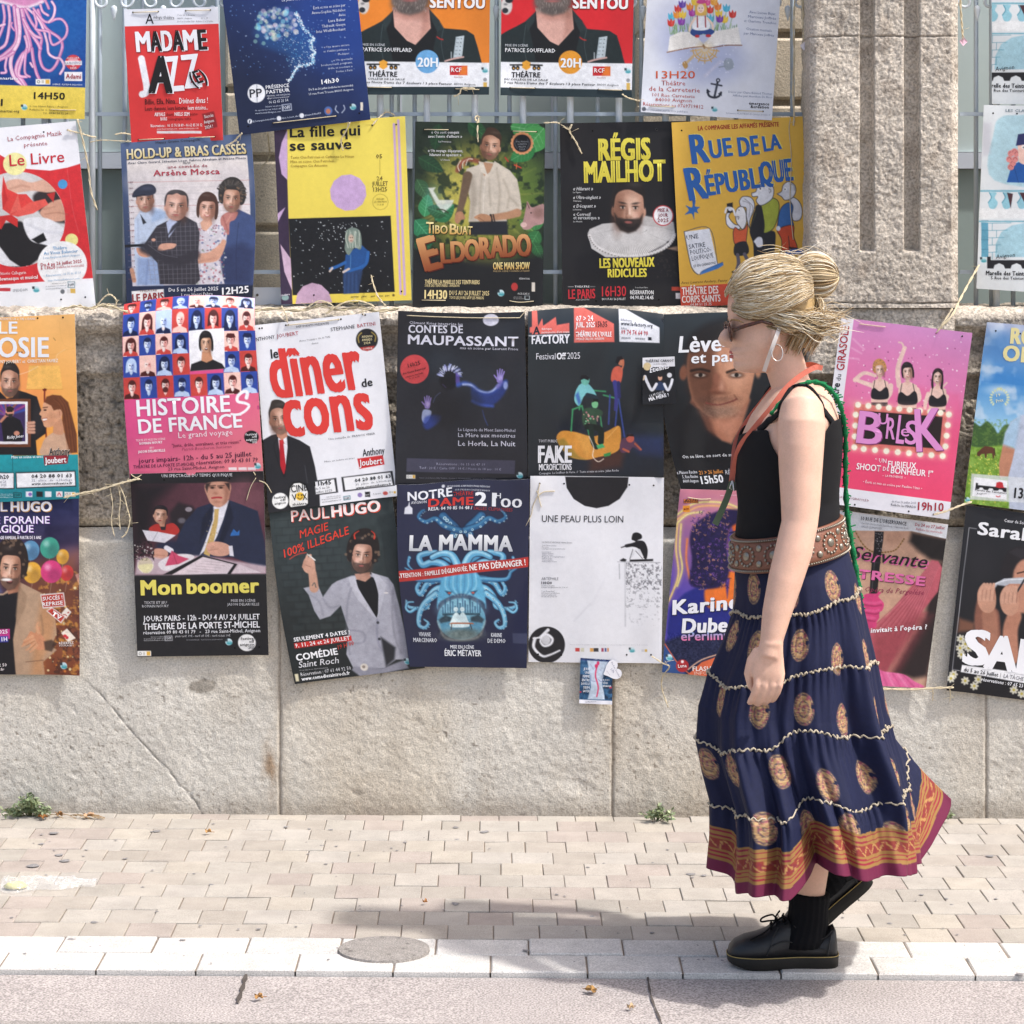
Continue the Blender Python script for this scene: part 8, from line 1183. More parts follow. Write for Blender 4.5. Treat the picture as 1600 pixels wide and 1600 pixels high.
for sd in(-1,1):
 d0=sd*.185;s_=0 if sd<0 else 26
 body.tube([pa(1258,622,d0*.72),pa(1257,640,d0*.9),pa(1256,665,d0*.97),pa(1254,700,d0*1.02),pa(1253,745,d0*1.06),pa(1252,790,d0*1.12),pa(1250-s_*.2,818,d0*1.16),pa(1240+s_,860,d0*1.22),pa(1226+s_*2,905,d0*1.28),pa(1212+s_*2.6,955,d0*1.33),pa(1202+s_*3,1003,d0*1.37),pa(1198+s_*3,1022,d0*1.38)],[.03,.048,.053,.051,.047,.043,.040,.041,.038,.032,.024,.024],40)
 hx_=s_*3;q=lambda x,y,d:pa(x+hx_,y,d0*1.38+sd*d)
 body.loft([[q(cx+rx*math.cos(t),y,.013*k*math.sin(t))for t in np.linspace(0,6.283,15)[:-1]]for y,cx,rx,k in((982,1206,12,1.2),(1000,1203,18.5,1.9),(1015,1201,20.5,1.5),(1032,1198,25,1.1),(1048,1198,27,1.05),(1058,1199,25,.9),(1063,1200,20,.6))])
 for k,(x,l)in enumerate(((1181,.92),(1193,1.0),(1205,.95),(1216,.8))):
  body.tube([q(x+1,1050,0),q(x-1,1066,.004),q(x-4,1066+14*l,-.002),q(x-8,1066+27*l,-.014),q(x-10,1066+33*l,-.026),q(x-7,1066+30*l,-.036)],[.0092,.0088,.0085,.008,.0074,.006],10)
 body.tube([q(1184,1012,-.006),q(1173,1030,-.012),q(1168,1050,-.016),q(1172,1068,-.02),q(1180,1082,-.024)],[.012,.0118,.0102,.009,.0068],10)
body.tube([pp(1245,950,-.075),pp(1252,1050,-.08),pp(1260,1170,-.05),pp(1268,1260,-.02),pp(1266,1330,.01),pp(1265,1400,.026),pp(1266,1450,.03)],[.085,.075,.058,.056,.05,.038,.034],18)
body.tube([pp(1240,950,.075),pp(1240,1050,.08),pp(1255,1165,.10),pp(1292,1240,.13),pp(1336,1310,.15),pp(1358,1350,.165),pp(1356,1385,.165)],[.085,.075,.058,.056,.05,.038,.034],18)
for sd in(-1,1):body.loft([[pp(1206+rx*math.cos(t),524+ry*math.sin(t),sd*dd)for t in np.linspace(0,6.283,13)[:-1]][::sd]for dd,rx,ry in((.060,7,14),(.074,9,17),(.082,7,15),(.086,3,8))])
me=remeshed(body,.0034,4);me.materials.append(m_skin)
from mathutils.bvhtree import BVHTree
bvh=BVHTree.FromPolygons([v.co.copy()for v in me.vertices],[tuple(p.vertices)for p in me.polygons])
def onskin(P,off):
 out=[]
 for p in P:l,n,i,d=bvh.find_nearest(Vector(p));out.append((l+n*off,n))
 return out
base=Vector(pp(1250,1519,0));me.transform(Matrix.Translation(-base));me.name='person'
person=bpy.data.objects.new('person',me);C.objects.link(person);person.location=base
tag(person,'person with a blonde bun walking left in black top and long navy patterned skirt','person')
def PB(mb,name,mat,smooth=True,col=False):return mb.build(name,mat,person,smooth,col)
m_top=rough_mat('black_jersey','17171a',var=.15,bump=.25,bscale=700,bdist=.001,rough=.85)
TY=np.array([r[0]for r in TORSO]);tp_=lambda y,k:np.interp(y,TY,[r[k]for r in TORSO])
NT,NZ=120,70;V=[];ok=[]
th=np.linspace(-math.pi,math.pi,NT+1)[:-1];deg=np.degrees(th)
near=np.abs(deg)
topy=np.interp(near,[0,30,48,62,75,90,105,118,130,150,180],[648,650,652,672,702,716,712,690,664,668,680]);hem=np.interp(near,[0,60,120,180],[818,832,858,878])
for i in range(NT):
 for j in range(NZ+1):
  y=topy[i]+(hem[i]-topy[i])*j/NZ;e=5+1.6*math.sin(y*.09+3*th[i])*max(0,(y-730)/100);xf,xb,ry=tp_(y,1)-e,tp_(y,2)+e,tp_(y,3)+e*PXM;c,r=(xf+xb)/2,(xb-xf)/2
  V.append(pp(c+r*math.cos(th[i]),y,ry*math.sin(th[i])))
o=mesh('tank_top',V,[(i*(NZ+1)+j,((i+1)%NT)*(NZ+1)+j,((i+1)%NT)*(NZ+1)+j+1,i*(NZ+1)+j+1)for i in range(NT)for j in range(NZ)],m_top,person,None,True)
sm_=o.modifiers.new('s','SOLIDIFY');sm_.thickness=.003;sm_.offset=1
for sd in(-1,1):
 P=cr([pa(1172,672,sd*.115),pa(1182,655,sd*.14),pa(1194,638,sd*.16),pa(1214,614,sd*.165),pa(1240,598,sd*.15),pa(1266,598,sd*.15),pa(1290,616,sd*.16),pa(1304,642,sd*.15),pa(1310,668,sd*.12)],8)
 S=onskin(P,.0025);rs=[]
 for i,(p,n)in enumerate(S):
  t=(S[min(i+1,len(S)-1)][0]-S[max(i-1,0)][0]).normalized();a=t.cross(n).normalized();rs.append([tuple(p+a*.0085*u+n*v)for u,v in((-1,-.003),(-.9,.002),(0,.0028),(.9,.002),(1,-.003))])
 m=MB();m.loft(rs);PB(m,'shoulder_strap',m_top)
NTH,NV=540,300;TH,TT=np.meshgrid(np.linspace(-math.pi,math.pi,NTH+1)[:-1],np.linspace(0,1,NV+1),indexing='ij');D_=np.degrees(TH)
y0=868-20*np.cos(TH);yh=np.interp(D_,[-180,-150,-125,-112,-100,-60,-30,0,22,45,80,130,180],[1352,1388,1402,1398,1370,1378,1366,1352,1275,1262,1300,1300,1352])+5*np.sin(9*TH);yh=YH+(yh-YH)*(PY+.33*np.sin(TH))/PY
yy=y0+(yh-y0)*TT
xl=np.interp(yy,[850,890,960,1000,1050,1100,1150,1200,1250,1300,1350,1410],[1153,1150,1146,1132,1110,1096,1094,1104,1118,1117,1112,1116]);xr=np.interp(yy,[840,900,960,1020,1080,1140,1200,1260,1320,1370],[1318,1336,1350,1364,1377,1391,1410,1424,1434,1437])
ry=np.interp(yy,[850,900,960,1100,1250,1400],[.150,.165,.178,.222,.29,.34])
fold=np.zeros_like(TH);g_=np.random.default_rng(31)
for n_,a_ in((5,.035),(8,.05),(11,.045),(17,.03),(26,.014)):
 ph=g_.uniform(0,6.28);w_=np.sin(n_*TH+ph+.5*np.sin(2.2*TT+ph));fold+=a_*np.sign(w_)*np.abs(w_)**1.35
fold*=1.5*np.clip(TT*1.3,0,1)**1.1
for d0,wd,am in((-118,5,.13),(-97,4,.15),(-78,3.5,.10),(-52,5,.14),(-30,4,.12),(-8,5,.10),(-148,6,.10),(30,5,.14),(60,6,.14),(100,7,.15),(140,7,.13)):fold-=am*np.exp(-((D_-d0-10*np.sin(2.5*TT+d0))/wd)**2)*np.clip((TT-.12)*1.2,0,1)
SEAM=[.150,.362,.565,.775]
seam_t=lambda k:SEAM[k]+.010*np.sin(3*TH+k*1.7)+.006*np.sin(7*TH+k)
for k in range(4):
 u=TT-seam_t(k);fold+=.020*np.sin((58+6*k)*TH+k+2*np.sin(5*TH))*np.exp(-np.clip(u,0,1)*16)*(u>0)+.016*np.exp(-np.clip(u,0,1)*22)*(u>0)*np.clip(1-np.exp(-np.clip(u,0,1)*160),0,1)-.010*np.exp(-np.abs(u)*90)
cx_,rx_=(xl+xr)/2,(xr-xl)/2;k_=1+fold
inw=np.abs(np.cos(TH))**3;kx=1+fold*(1-.6*inw)
flap=np.exp(-((D_-32)/20)**2)*np.clip((TT-.62)/.38,0,1)**1.5;front=np.exp(-((D_+128)/16)**2)*np.clip((TT-.5)/.5,0,1)
X=cx_+rx_*kx*np.cos(TH)+flap*96;Dd=ry*k_*np.sin(TH)-front*.03;Yp=yy-flap*30
Vs=np.stack([(X-800)*PXM,PY+Dd,HC+(YH-Yp)*PXM],-1)
col=np.ones(TH.shape+(3,))*hx('171c3a');nz_=fbm(TH*90,yy*.35,3,2);col*=(.9+.2*nz_)[...,None]
arc=TH*np.interp(yy,[850,1000,1400],[105,150,225])
g_=np.random.default_rng(5)
def paint(cov,c):col[:]=col*(1-cov[...,None])+hx(c)*cov[...,None]
for r,yc in enumerate((915,1000,1088,1180,1262,1322)):
 Rm=np.interp(yc,[850,1000,1400],[105,150,225]);n_=int(2*math.pi*Rm/84)
 for k in range(n_):
  t0=-math.pi+(k+.5*(r%2)+g_.uniform(-.1,.1))*2*math.pi/n_;y1=yc+g_.uniform(-14,14);dx=((TH-t0+math.pi)%(2*math.pi)-math.pi)*Rm;dy=yy-y1
  q=np.sqrt((dx/19)**2+(dy/25)**2);notch=np.hypot(dx-15,dy+4)<3.5;cov=np.clip((1-q)*9,0,1)*(~notch);m=cov>0
  if not m.any():continue
  paint(cov*.95,'a3825a');pat=np.sin(q*17)*.5+.5;paint(cov*(pat>.72)*.55,'2a2340');paint(cov*np.clip((vn(dx*.35+k,dy*.35+r,9)-.6)*6,0,1)*.75,'8c3f58');paint(cov*np.clip((vn(dx*.2,dy*1.2,8)-.55)*5,0,1)*.5,'d6b884')
e=(yh-yy)*1.16
for a,b,c in((74,78,'8e6a3c'),(71,74,'862838'),(65,71,'94703f'),(62,65,'862838'),(58,62,'94703f'),(40,58,'86392f'),(36,40,'94703f'),(33,36,'8e2638'),(29,33,'94703f'),(26,29,'8e2638'),(20,26,'94703f'),(-9,20,'6a2240')):
 paint(((e>=a)&(e<b))*1.,c)
zg=(e>=41)&(e<57);paint((zg&(np.abs((e-49)/8-(2*np.abs((arc/12)%2-1)-1))<.35))*.9,'b08a52');paint((zg&(vn(arc*.5,e*.5,4)>.62))*.7,'7a2a38')
I=np.arange(NTH*(NV+1)).reshape(NTH,NV+1);J=np.roll(I,-1,0)
F=np.stack([I[:,:-1],J[:,:-1],J[:,1:],I[:,1:]],-1).reshape(-1,4)
m_cloth=material('printed_cotton',.75,.25,attr=True);pass
o=mesh('skirt',Vs.reshape(-1,3),F,m_cloth,person,s2l(col.reshape(-1,3))*.9,True);sm_=o.modifiers.new('s','SOLIDIFY');sm_.thickness=.0015
m_cord=rough_mat('beige_cord','b0a490',bump=.5,bscale=400,bdist=.001)
for k in range(4):
 j=np.clip((seam_t(k)[:,0]*NV).round().astype(int),0,NV);P=Vs[np.arange(NTH),j].copy();rad=np.stack([np.cos(TH[:,0]),np.sin(TH[:,0])],-1);P[:,:2]+=rad*(.004+.003*np.sin(np.arange(NTH)*.9))[:,None];P[:,2]+=.003*np.sin(np.arange(NTH)*1.3+k)
 m=MB();m.tube(np.vstack([P,P[:1]]),.0024,5,cap=False);PB(m,'cord_trim',m_cord)
m_belt=rough_mat('brown_leather','7a4c38',var=.2,bump=.3,bscale=200,rough=.45,spec=.5);m_stud=material('dull_silver',.35,.5,'8f887c');m_stud.node_tree.nodes['Principled BSDF'].inputs['Metallic'].default_value=.8
def bp_(t,v,off=0.):
 y=847-17*math.cos(t)+v*26;e=9+off;xf,xb,r=tp_(y,1)-e,tp_(y,2)+e,tp_(y,3)+e*PXM;return Vector(pp((xf+xb)/2+(xb-xf)/2*math.cos(t),y,r*math.sin(t)))
m=MB();ts=np.linspace(-math.pi,math.pi,97)[:-1]
m.loft([[tuple(bp_(t,v,o_))for v,o_ in((-1,0),(-.96,2),(-.5,2.6),(0,2.8),(.5,2.6),(.96,2),(1,0),(1,-4),(-1,-4))]for t in list(ts)+[ts[0]]],cap=False);belt=PB(m,'belt',m_belt)
def stud(mb,p,t,r):
 n=Vector((math.cos(t),math.sin(t),0));a=Vector((-n.y,n.x,0));b=Vector((0,0,1))
 mb.loft([[tuple(p+n*h+(a*math.cos(q)+b*math.sin(q))*r*s)for q in np.linspace(0,6.283,11)[:-1]]for h,s in((-.001,1),(.002,.95),(.004,.6),(.0048,.1))])
def bchild(mb,name):
 return mb.build(name,m_stud,belt,True)
for v in(-.86,.86):
 rv=MB()
 for t in np.linspace(-math.pi,math.pi,150)[:-1]:stud(rv,bp_(t,v,2.4),t,.0028)
 bchild(rv,'rivet_row')
for k,t in enumerate(np.linspace(-math.pi,math.pi,13)[:-1]+.12):
 m=MB();stud(m,bp_(t,0,3),t,.0105);bchild(m,'concho');m=MB()
 for q in np.linspace(0,6.283,15)[:-1]:stud(m,bp_(t+.155*math.cos(q),.56*math.sin(q),2.8),t,.0036)
 bchild(m,'stud_ring')
 for v in(-.45,.45):m=MB();stud(m,bp_(t+.262,v,3),t+.262,.008);bchild(m,'concho')
m_sock=rough_mat('black_rib_knit','121215',var=.1,bump=.4,bscale=300,bdist=.002);m_shoe=rough_mat('black_leather','1e1e20',var=.35,vscale=24,bump=.35,bscale=120,bdist=.002,rough=.47,spec=.5);m_sole=rough_mat('dark_rubber','2b2926',var=.15,bump=.2,rough=.6);m_thr=material('yellow_thread',.7,.2,'a8925a')
def boot(mat4,sock_pts):
 W=lambda x,y,d:tuple(mat4@Vector(pp(x,y,d)))
 m=MB();n=80;m.loft([[tuple(mat4@Vector(p)+Vector((0,0,0)))for p in[pp(cx+rx*(1+.025*math.sin(20*t))*math.cos(t),y+dz*math.cos(t),rx*PXM*(1+.025*math.sin(20*t))*math.sin(t))for t in np.linspace(0,6.2832,n+1)[:-1]]]for y,cx,rx,dz in sock_pts]);PB(m,'sock',m_sock)
 st=[(1139,1494,.012),(1142,1486,.028),(1150,1478,.04),(1165,1471,.047),(1185,1466,.049),(1200,1460,.0475),(1212,1451,.045),(1224,1443,.042),(1233,1441,.04),(1242,1448,.038),(1255,1462,.037),(1270,1470,.0365),(1285,1467,.0365),(1297,1458,.036),(1304,1454,.033),(1308,1462,.026),(1310,1480,.014)]
 m=MB();rings=[]
 for x,yt,hw in st:rings.append([W(x,1498-(1498-yt)*max(0,math.sin(t))**.75,hw*math.copysign(abs(math.cos(t))**.7,math.cos(t)))for t in np.linspace(0,math.pi,17)])
 m.loft(rings);sh=PB(m,'shoe',m_shoe)
 out=cr([(1137,0),(1140,-.026),(1152,-.044),(1180,-.054),(1210,-.05),(1245,-.041),(1280,-.041),(1302,-.037),(1311,-.02),(1312,0),(1311,.02),(1302,.037),(1280,.041),(1245,.041),(1210,.05),(1180,.054),(1152,.044),(1140,.026)],5,True)
 def ch(mb,name,mt):return mb.build(name,mt,sh,True)
 m=MB();m.loft([[W(x+(1222-x)*s,y-(8 if(y>1515 and x<1165)else 0)*max(0,(1165-x)/28),d*(1-s))for x,d in out]for y,s in((1497,.03),(1499,0),(1506,.005),(1516,.01),(1517,.05))]);ch(m,'sole',m_sole)
 m=MB();m.tube([W(x,1498.2,d*.985)for x,d in np.vstack([out,out[:1]])],.0011,5,cap=False);ch(m,'welt_stitching',m_thr)
 m=MB()
 for x,y in((1206,1455),(1215,1449),(1225,1443)):m.tube([W(x-1,y+3,-.024),W(x,y-3,-.008),W(x+2,y-4,.008),W(x+1,y+3,.024)],.0022,6)
 m.tube([W(*p)for p in cr([(1216,1447,-.005),(1208,1436,-.016),(1192,1440,-.02),(1190,1446,-.02),(1204,1446,-.012),(1216,1447,-.005)],5)],.0021,6);m.tube([W(*p)for p in cr([(1216,1447,-.005),(1226,1438,-.022),(1230,1446,-.03),(1220,1452,-.016)],5)],.0021,6)
 m.tube([W(*p)for p in cr([(1214,1447,-.01),(1196,1460,-.03),(1172,1472,-.036)],5)],.002,6);m.tube([W(*p)for p in cr([(1212,1446,-.01),(1214,1436,-.02),(1219,1428,-.024)],5)],.002,6);ch(m,'shoelace',m_sock)
 for sd in(-1,1):
  for L_ in([(1196,1495,.05),(1203,1480,.0485),(1207,1466,.043),(1216,1453,.03)],[(1240,1449,.0375),(1256,1464,.0378),(1272,1471.5,.0375),(1288,1468,.0372),(1300,1457,.0345)],[(1292,1496,.0405),(1295,1480,.039),(1299,1462,.0355)],[(1203,1480,.0492),(1225,1472,.046),(1250,1478,.0425),(1293,1487,.0395)]):m=MB();m.tube([W(x,y,sd*d)for x,y,d in cr(L_,5)],.0013,5);ch(m,'leather_seam',m_shoe)
boot(Matrix.Translation((0,.03,.006)),[(1402,1266,29,3),(1403,1266,32.5,3),(1412,1266,32.5,3),(1425,1266,30.5,3),(1440,1265,31,3),(1455,1262,33,0),(1470,1258,36,0),(1485,1254,36,0)])
an=Vector(pp(1150,1517,0));boot(Matrix.Translation(Vector(pp(1256,1509,.165))-Vector(pp(1150,1517,0)))@Matrix.Translation(an)@Matrix.Rotation(R(-40),4,'Y')@Matrix.Translation(-an),[(1402,1266,29,3),(1403,1266,32.5,3),(1425,1266,30.5,3),(1440,1265,31,3),(1470,1258,36,0),(1485,1254,36,0)])
m_hair=material('blonde_hair',.45,.4,attr=True);HR=[(403,1188,1226,.02),(410,1164,1250,.058),(425,1146,1268,.077),(445,1135,1278,.086),(465,1133,1282,.089),(480,1136,1283,.089),(495,1158,1282,.087),(510,1192,1281,.083),(525,1222,1277,.07),(542,1242,1270,.045)]
HY=[r[0]for r in HR];cols=[hx(c)for c in('dcc8a4','cbb28a','e8dcc4','b4986e','d4bd96','96784f','efe6d4')]
m=MB();m.loft([ring(r[0],r[1]+6,r[2]-4,r[3]-.005,n=40)for r in HR],tuple(s2l(hx('b5986a'))));BX,BY=1272,432
m.loft([[pp(BX+34*math.sin(a)*math.cos(t),BY-35*math.cos(a),.05*math.sin(a)*math.sin(t))for t in np.linspace(0,6.283,21)[:-1]]for a in np.linspace(.05,3.09,12)],tuple(s2l(hx('b89c6c'))))
def surf(x,y,off):
 xf,xb,r=np.interp(y,HY,[a[1]for a in HR]),np.interp(y,HY,[a[2]for a in HR]),np.interp(y,HY,[a[3]for a in HR]);c,h=(xf+xb)/2,(xb-xf)/2;return r*math.sqrt(max(.02,1-((x-c)/h)**2))+off
def strand(P,r,k):m.tube([pp(*p)for p in cr(P,5)],[r*q for q in np.interp(np.linspace(0,1,(len(P)-1)*5+1),[0,.2,.8,1],[.6,1,1,.25])],3,tuple(s2l(cols[k])*.9))
g_=np.random.default_rng(9);j=lambda a:g_.normal(0,a)
yt_=lambda x:np.interp(x,[1133,1146,1165,1190,1226,1250,1268,1284],[462,430,413,404,403,411,426,455]);wd_=lambda x:np.interp(x,[1133,1150,1180,1210,1245,1270,1284],[.034,.064,.083,.09,.086,.064,.036])
for i in range(2300):
 k=g_.integers(7);of=g_.uniform(.001,.010);sd=-1 if g_.random()<.65 else 1
 if i<1450:
  a=R(g_.uniform(-118,60));x0=1132+12*(1-abs(math.cos(a)))+abs(j(6));P=[]
  for u in np.linspace(0,1,7):
   x=x0+(1266-x0)*u;aa=a*(1-.35*u*u)+j(.025)+.05*math.sin(7*u+i);P.append((x,468-(468-yt_(x)+of*400)*math.cos(aa)+3*math.sin(5*u+i*.7),(wd_(x)+of)*math.sin(aa)))
  strand(P,g_.uniform(.0006,.0017),k)
 elif i<1700:
  x0,y0_=g_.uniform(1148,1235),g_.uniform(470,500);y0_+=(x0-1148)*.12;P=[(x0,y0_,sd*surf(x0,min(y0_,500),.006)),(x0+30,y0_+8+j(5),sd*(surf(min(x0+30,1270),505,.012))),(x0+58,y0_+13+j(7),sd*.08),(min(x0+100,1318)+j(8),y0_+9+j(13),sd*.05)];strand(P,g_.uniform(.0005,.0014),k)
 elif i<1880:x0=g_.uniform(1222,1268);P=[(x0,544+j(6),sd*g_.uniform(.02,.06)),(x0+16,515,sd*g_.uniform(.05,.078)),(1279+j(3),478,sd*g_.uniform(.02,.06)),(1270,452,sd*.02)];strand(P,g_.uniform(.0008,.0018),k)
 elif i<1915:x0=g_.uniform(1180,1280);y0_=(405 if x0<1250 else 480)+j(14);P=[(x0,y0_,sd*.05),(x0+24,y0_-2+j(4),sd*.05),(x0+50+j(10),y0_+6+j(10),sd*.04)];strand(P,.0007,k)
 else:
  a0=g_.uniform(0,6.28);tl=g_.uniform(-1.57,1.57);P=[];rr=g_.uniform(.99,1.08)
  for u in np.linspace(0,2.8,8):
   v=Vector((math.cos(a0+u),math.sin(a0+u)*math.cos(tl),math.sin(a0+u)*math.sin(tl)))*(rr+j(.012));P.append((BX+35*v.x,BY+36*v.y,.051*v.z))
  strand(P,g_.uniform(.0008,.002),k)
PB(m,'hair',m_hair,True,True)
m=MB();m.tube([pp(1256+13*math.cos(t)*.6,447+20*math.sin(t),.03*math.cos(t)-.02)for t in np.linspace(0,6.283,25)],.004,8,cap=False);PB(m,'hair_tie',material('orange_elastic',.7,.2,'c8744a'))
m_lip=material('lips',.45,.3,'b5605c')
for y,r in((550,3.2),(557,3.4)):m=MB();m.loft([[pp(1139.5+k*2.6+(-r*.6)*math.cos(q),y+r*.8*math.sin(q),dd)for q in np.linspace(0,6.283,9)[:-1]]for dd,k in((-.02,3),(-.012,1.2),(0,.6),(.012,1.2),(.02,3))]);PB(m,'lip',m_lip)
m=MB()
for sd in(-1,1):m.tube([pp(1139,502,sd*.026),pp(1141,498,sd*.045),pp(1150,499,sd*.064),pp(1158,503,sd*.072)],[.001,.0022,.002,.0008],6)
PB(m,'eyebrow',material('brow_hair',.7,.2,'9a7a52'))
m_tort=rough_mat('tortoiseshell','4a2415',var=.8,vscale=160,rough=.25,spec=.6,bump=0);m_lens=material('dark_lens',.1,.6,'241a18')
m=MB()
for sd in(-1,1):
 m.tube([pp(1141,514,sd*.066),pp(1160,507,sd*.077),pp(1185,500,sd*.084),pp(1206,506,sd*.084)],[.005,.0045,.0035,.003],8)
 m.tube([pp(1137+5*(1-math.cos(t))*.3-2*math.sin(t),518-13*math.sin(t),sd*(.036+.027*math.cos(t)))for t in np.linspace(0,6.283,21)],.0032,8,cap=False)
m.tube([pp(1135,513,-.011),pp(1133,511,0),pp(1135,513,.011)],.003,8);gl=PB(m,'glasses',m_tort)
for sd in(-1,1):
 m=MB();m.loft([[pp(1138+z+5*(1-math.cos(t))*.3-2*math.sin(t),518-12*math.sin(t),sd*(.036+.025*math.cos(t)))for t in np.linspace(0,6.283,21)[:-1]]for z in(0,1)]);m.build('lens',m_lens,gl,True)
m_met=material('silver',.25,.5,'cfc9c2');m_met.node_tree.nodes['Principled BSDF'].inputs['Metallic'].default_value=.7
for sd in(-1,1):m=MB();m.loft([[pp(1208+(9+a)*math.cos(t),548+(13+a)*math.sin(t),sd*(.084+b+.006*math.sin(t)))for t in np.linspace(0,6.283,33)]for a,b in((0,0),(0,.008),(-1,.008),(-1,0),(0,0))],cap=False);PB(m,'hoop_earring',m_met)
def ribbon(pts,wd,name,mt,tk=.0012,up=(0,0,1)):
 P=[Vector(p)for p in cr(pts,6)];rs=[]
 for i,p in enumerate(P):
  t=(P[min(i+1,len(P)-1)]-P[max(i-1,0)]).normalized();a=t.cross(Vector((0,1,0))).normalized();n=a.cross(t)
  rs.append([tuple(p+a*wd*u+n*tk*v)for u,v in((-1,-1),(-1,1),(1,1),(1,-1))])
 m=MB();m.loft(rs);return PB(m,name,mt,False)
ribbon([pp(1214,505,-.083),pp(1206,525,-.089),pp(1199,545,-.086),pp(1194,562,-.072),pp(1190,578,-.058)],.0045,'ear_strap',material('milky_plastic',.3,.5,'d8cfc8'))
m_red=rough_mat('coral_webbing','c8705e',var=.1,bump=.3,bscale=400,bdist=.001)
for sd in(-1,1):ribbon([pp(1282,574,sd*.03),pp(1268,572,sd*.062),pp(1246,583,sd*.078),pp(1222,602,sd*.092),pp(1198,632,sd*.1),pp(1174,662,sd*.09),pp(1153,695,sd*.05),pp(1146,730,sd*.012),pp(1143,755,sd*.004)],.0058,'lanyard',m_red)
m_tagm=rough_mat('grey_green_strap','5c6a52',bump=.3);ribbon([pp(1144,752,-.008),pp(1136,775,-.012),pp(1126,798,-.016),pp(1116,818,-.02)],.007,'lanyard_tail',m_tagm,.003)
m=MB();m.tube([pp(1144,750,-.012),pp(1139,762,-.012),pp(1146,766,-.012),pp(1144,750,-.012)],.0022,8);PB(m,'clasp',m_met)
m_green=rough_mat('green_crochet','1f7a4a',var=.35,vscale=120,bump=1.,bscale=260,bdist=.004)
P=cr([pp(1196,642,-.115),pp(1222,612,-.112),pp(1250,594,-.105),pp(1278,596,-.1),pp(1302,622,-.09),pp(1316,670,-.05),pp(1321,730,.0),pp(1326,800,.03),pp(1338,870,.05),pp(1348,930,.06),pp(1352,960,.07)],8)
m=MB();rs=[.004+.003*i/len(P)+.0016*math.sin(i*1.9)for i in range(len(P))];m.tube(P,rs,8)
for i in range(24,len(P)-1):
 for q in(-1,1):a=Vector(P[i]);m.tube([a,a+Vector((q*.008+g_.normal(0,.003),g_.normal(0,.004),g_.normal(0,.003)))],.0016,4)
PB(m,'crochet_strap',m_green)
def twine(label,pts,r=.0019,fr=1,strands=2):
 """pts (photo x, photo y, distance)"""
 P=cr([at(*p)for p in pts],7);m=MB();n=len(P);g=np.random.default_rng(int(pts[0][0]*3+pts[0][1]))
 for k in range(strands):
  m.tube([tuple(np.array(p)+np.array([.7*r*math.cos(i*.9+k*math.pi),.5*r*math.sin(i*.9+k*math.pi),.7*r*math.sin(i*.9+k*math.pi)])*(1 if 0<i<n-1 else .4))for i,p in enumerate(P)],r*.75,6)
 for i in range(1,n-1,2):
  if fr and g.random()<.5:a=Vector(P[i]);m.tube([a,a+Vector((g.normal(0,.012),-abs(g.normal(0,.004)),g.normal(0,.010)))],.0006,3)
 o=m.build('twine',M_TWINE,None,True);c=Vector(P[0]);o.data.transform(Matrix.Translation(-c));o.location=c
 return tag(o,label,'twine','jute twine tying up the posters')
A,Bq=7.40,7.27
twine('thick frayed twine lying along the coping left of the mosaic poster',[(95,484,7.28),(120,478,7.28),(140,482,7.275),(165,476,7.28),(185,482,7.28),(205,490,7.275)],.0034,1,3)
twine('twine loop standing above the coping beside the mosaic poster',[(150,480,7.28),(162,465,7.28),(172,460,7.28),(182,470,7.28),(176,482,7.28),(160,478,7.28)])
twine('bundled twine along the coping under the yellow poster',[(392,486,7.275),(430,482,7.275),(470,485,7.275),(500,478,7.275),(530,484,7.275),(560,480,7.275),(590,486,7.275),(622,482,7.275)],.0036,1,3)
twine('tangled twine curling on the coping below the yellow poster corner',[(480,480,7.27),(500,470,7.27),(520,478,7.27),(510,490,7.27),(535,474,7.27),(560,470,7.27),(585,480,7.27),(560,488,7.27)],.0018)
twine('twine running up from the coping to the stage photo on yellow',[(602,478,7.3),(590,462,7.4),(582,440,7.42),(580,430,7.425)],.002)
twine('twine end hanging down to the white red lettered poster',[(440,478,7.27),(446,490,7.255),(449,504,7.252)],.0016)
twine('twine from the balloon side orange poster across to the restaurant poster',[(100,777,7.255),(125,771,7.25),(155,765,7.248),(185,756,7.246),(206,750,7.246),(218,748,7.246)],.0026)
twine('second thinner twine strand between the two left columns of posters',[(124,774,7.25),(150,768,7.248),(180,757,7.246),(208,751,7.246)],.0016)
twine('wavy frayed twine end dangling longest left of the restaurant poster',[(186,757,7.25),(194,775,7.25),(199,795,7.25),(203,812,7.25),(198,832,7.25),(190,840,7.25)],.0016)
twine('middle dangling twine end left of the restaurant poster',[(184,757,7.25),(188,780,7.25),(186,805,7.25),(188,828,7.25)],.0012)
twine('short dangling twine end nearest the balloon poster',[(172,762,7.25),(176,790,7.25),(174,815,7.25),(179,838,7.25)],.0012)
twine('twine from folded paper poster over to the thick railing post',[(105,203,7.425),(125,208,7.43),(142,213,7.45),(150,214,7.455)],.0018)
twine('long twine slanting down along the railing beside the folded paper poster',[(121,186,7.425),(130,222,7.43),(138,262,7.44),(142,298,7.445),(152,328,7.45)],.0024)
twine('twine from the railing post to the red jazz poster edge',[(140,222,7.45),(160,219,7.44),(185,220,7.43),(205,221,7.425)],.0014)
twine('frayed twine end beside the lower left of the red jazz poster',[(180,210,7.43),(192,208,7.43),(204,210,7.43)],.002)
twine('twine tying the framed line up poster to the starry poster corner',[(352,228,7.425),(364,222,7.42),(372,214,7.418),(378,208,7.416)],.0022)
twine('twine tail hanging on the narrow stone pier',[(418,205,7.43),(420,225,7.5),(421,245,7.55),(412,258,7.55),(400,272,7.55)],.0018)
twine('twine from the yellow poster top corner to the railing',[(582,195,7.43),(592,184,7.44),(604,175,7.455),(617,180,7.455)],.002)
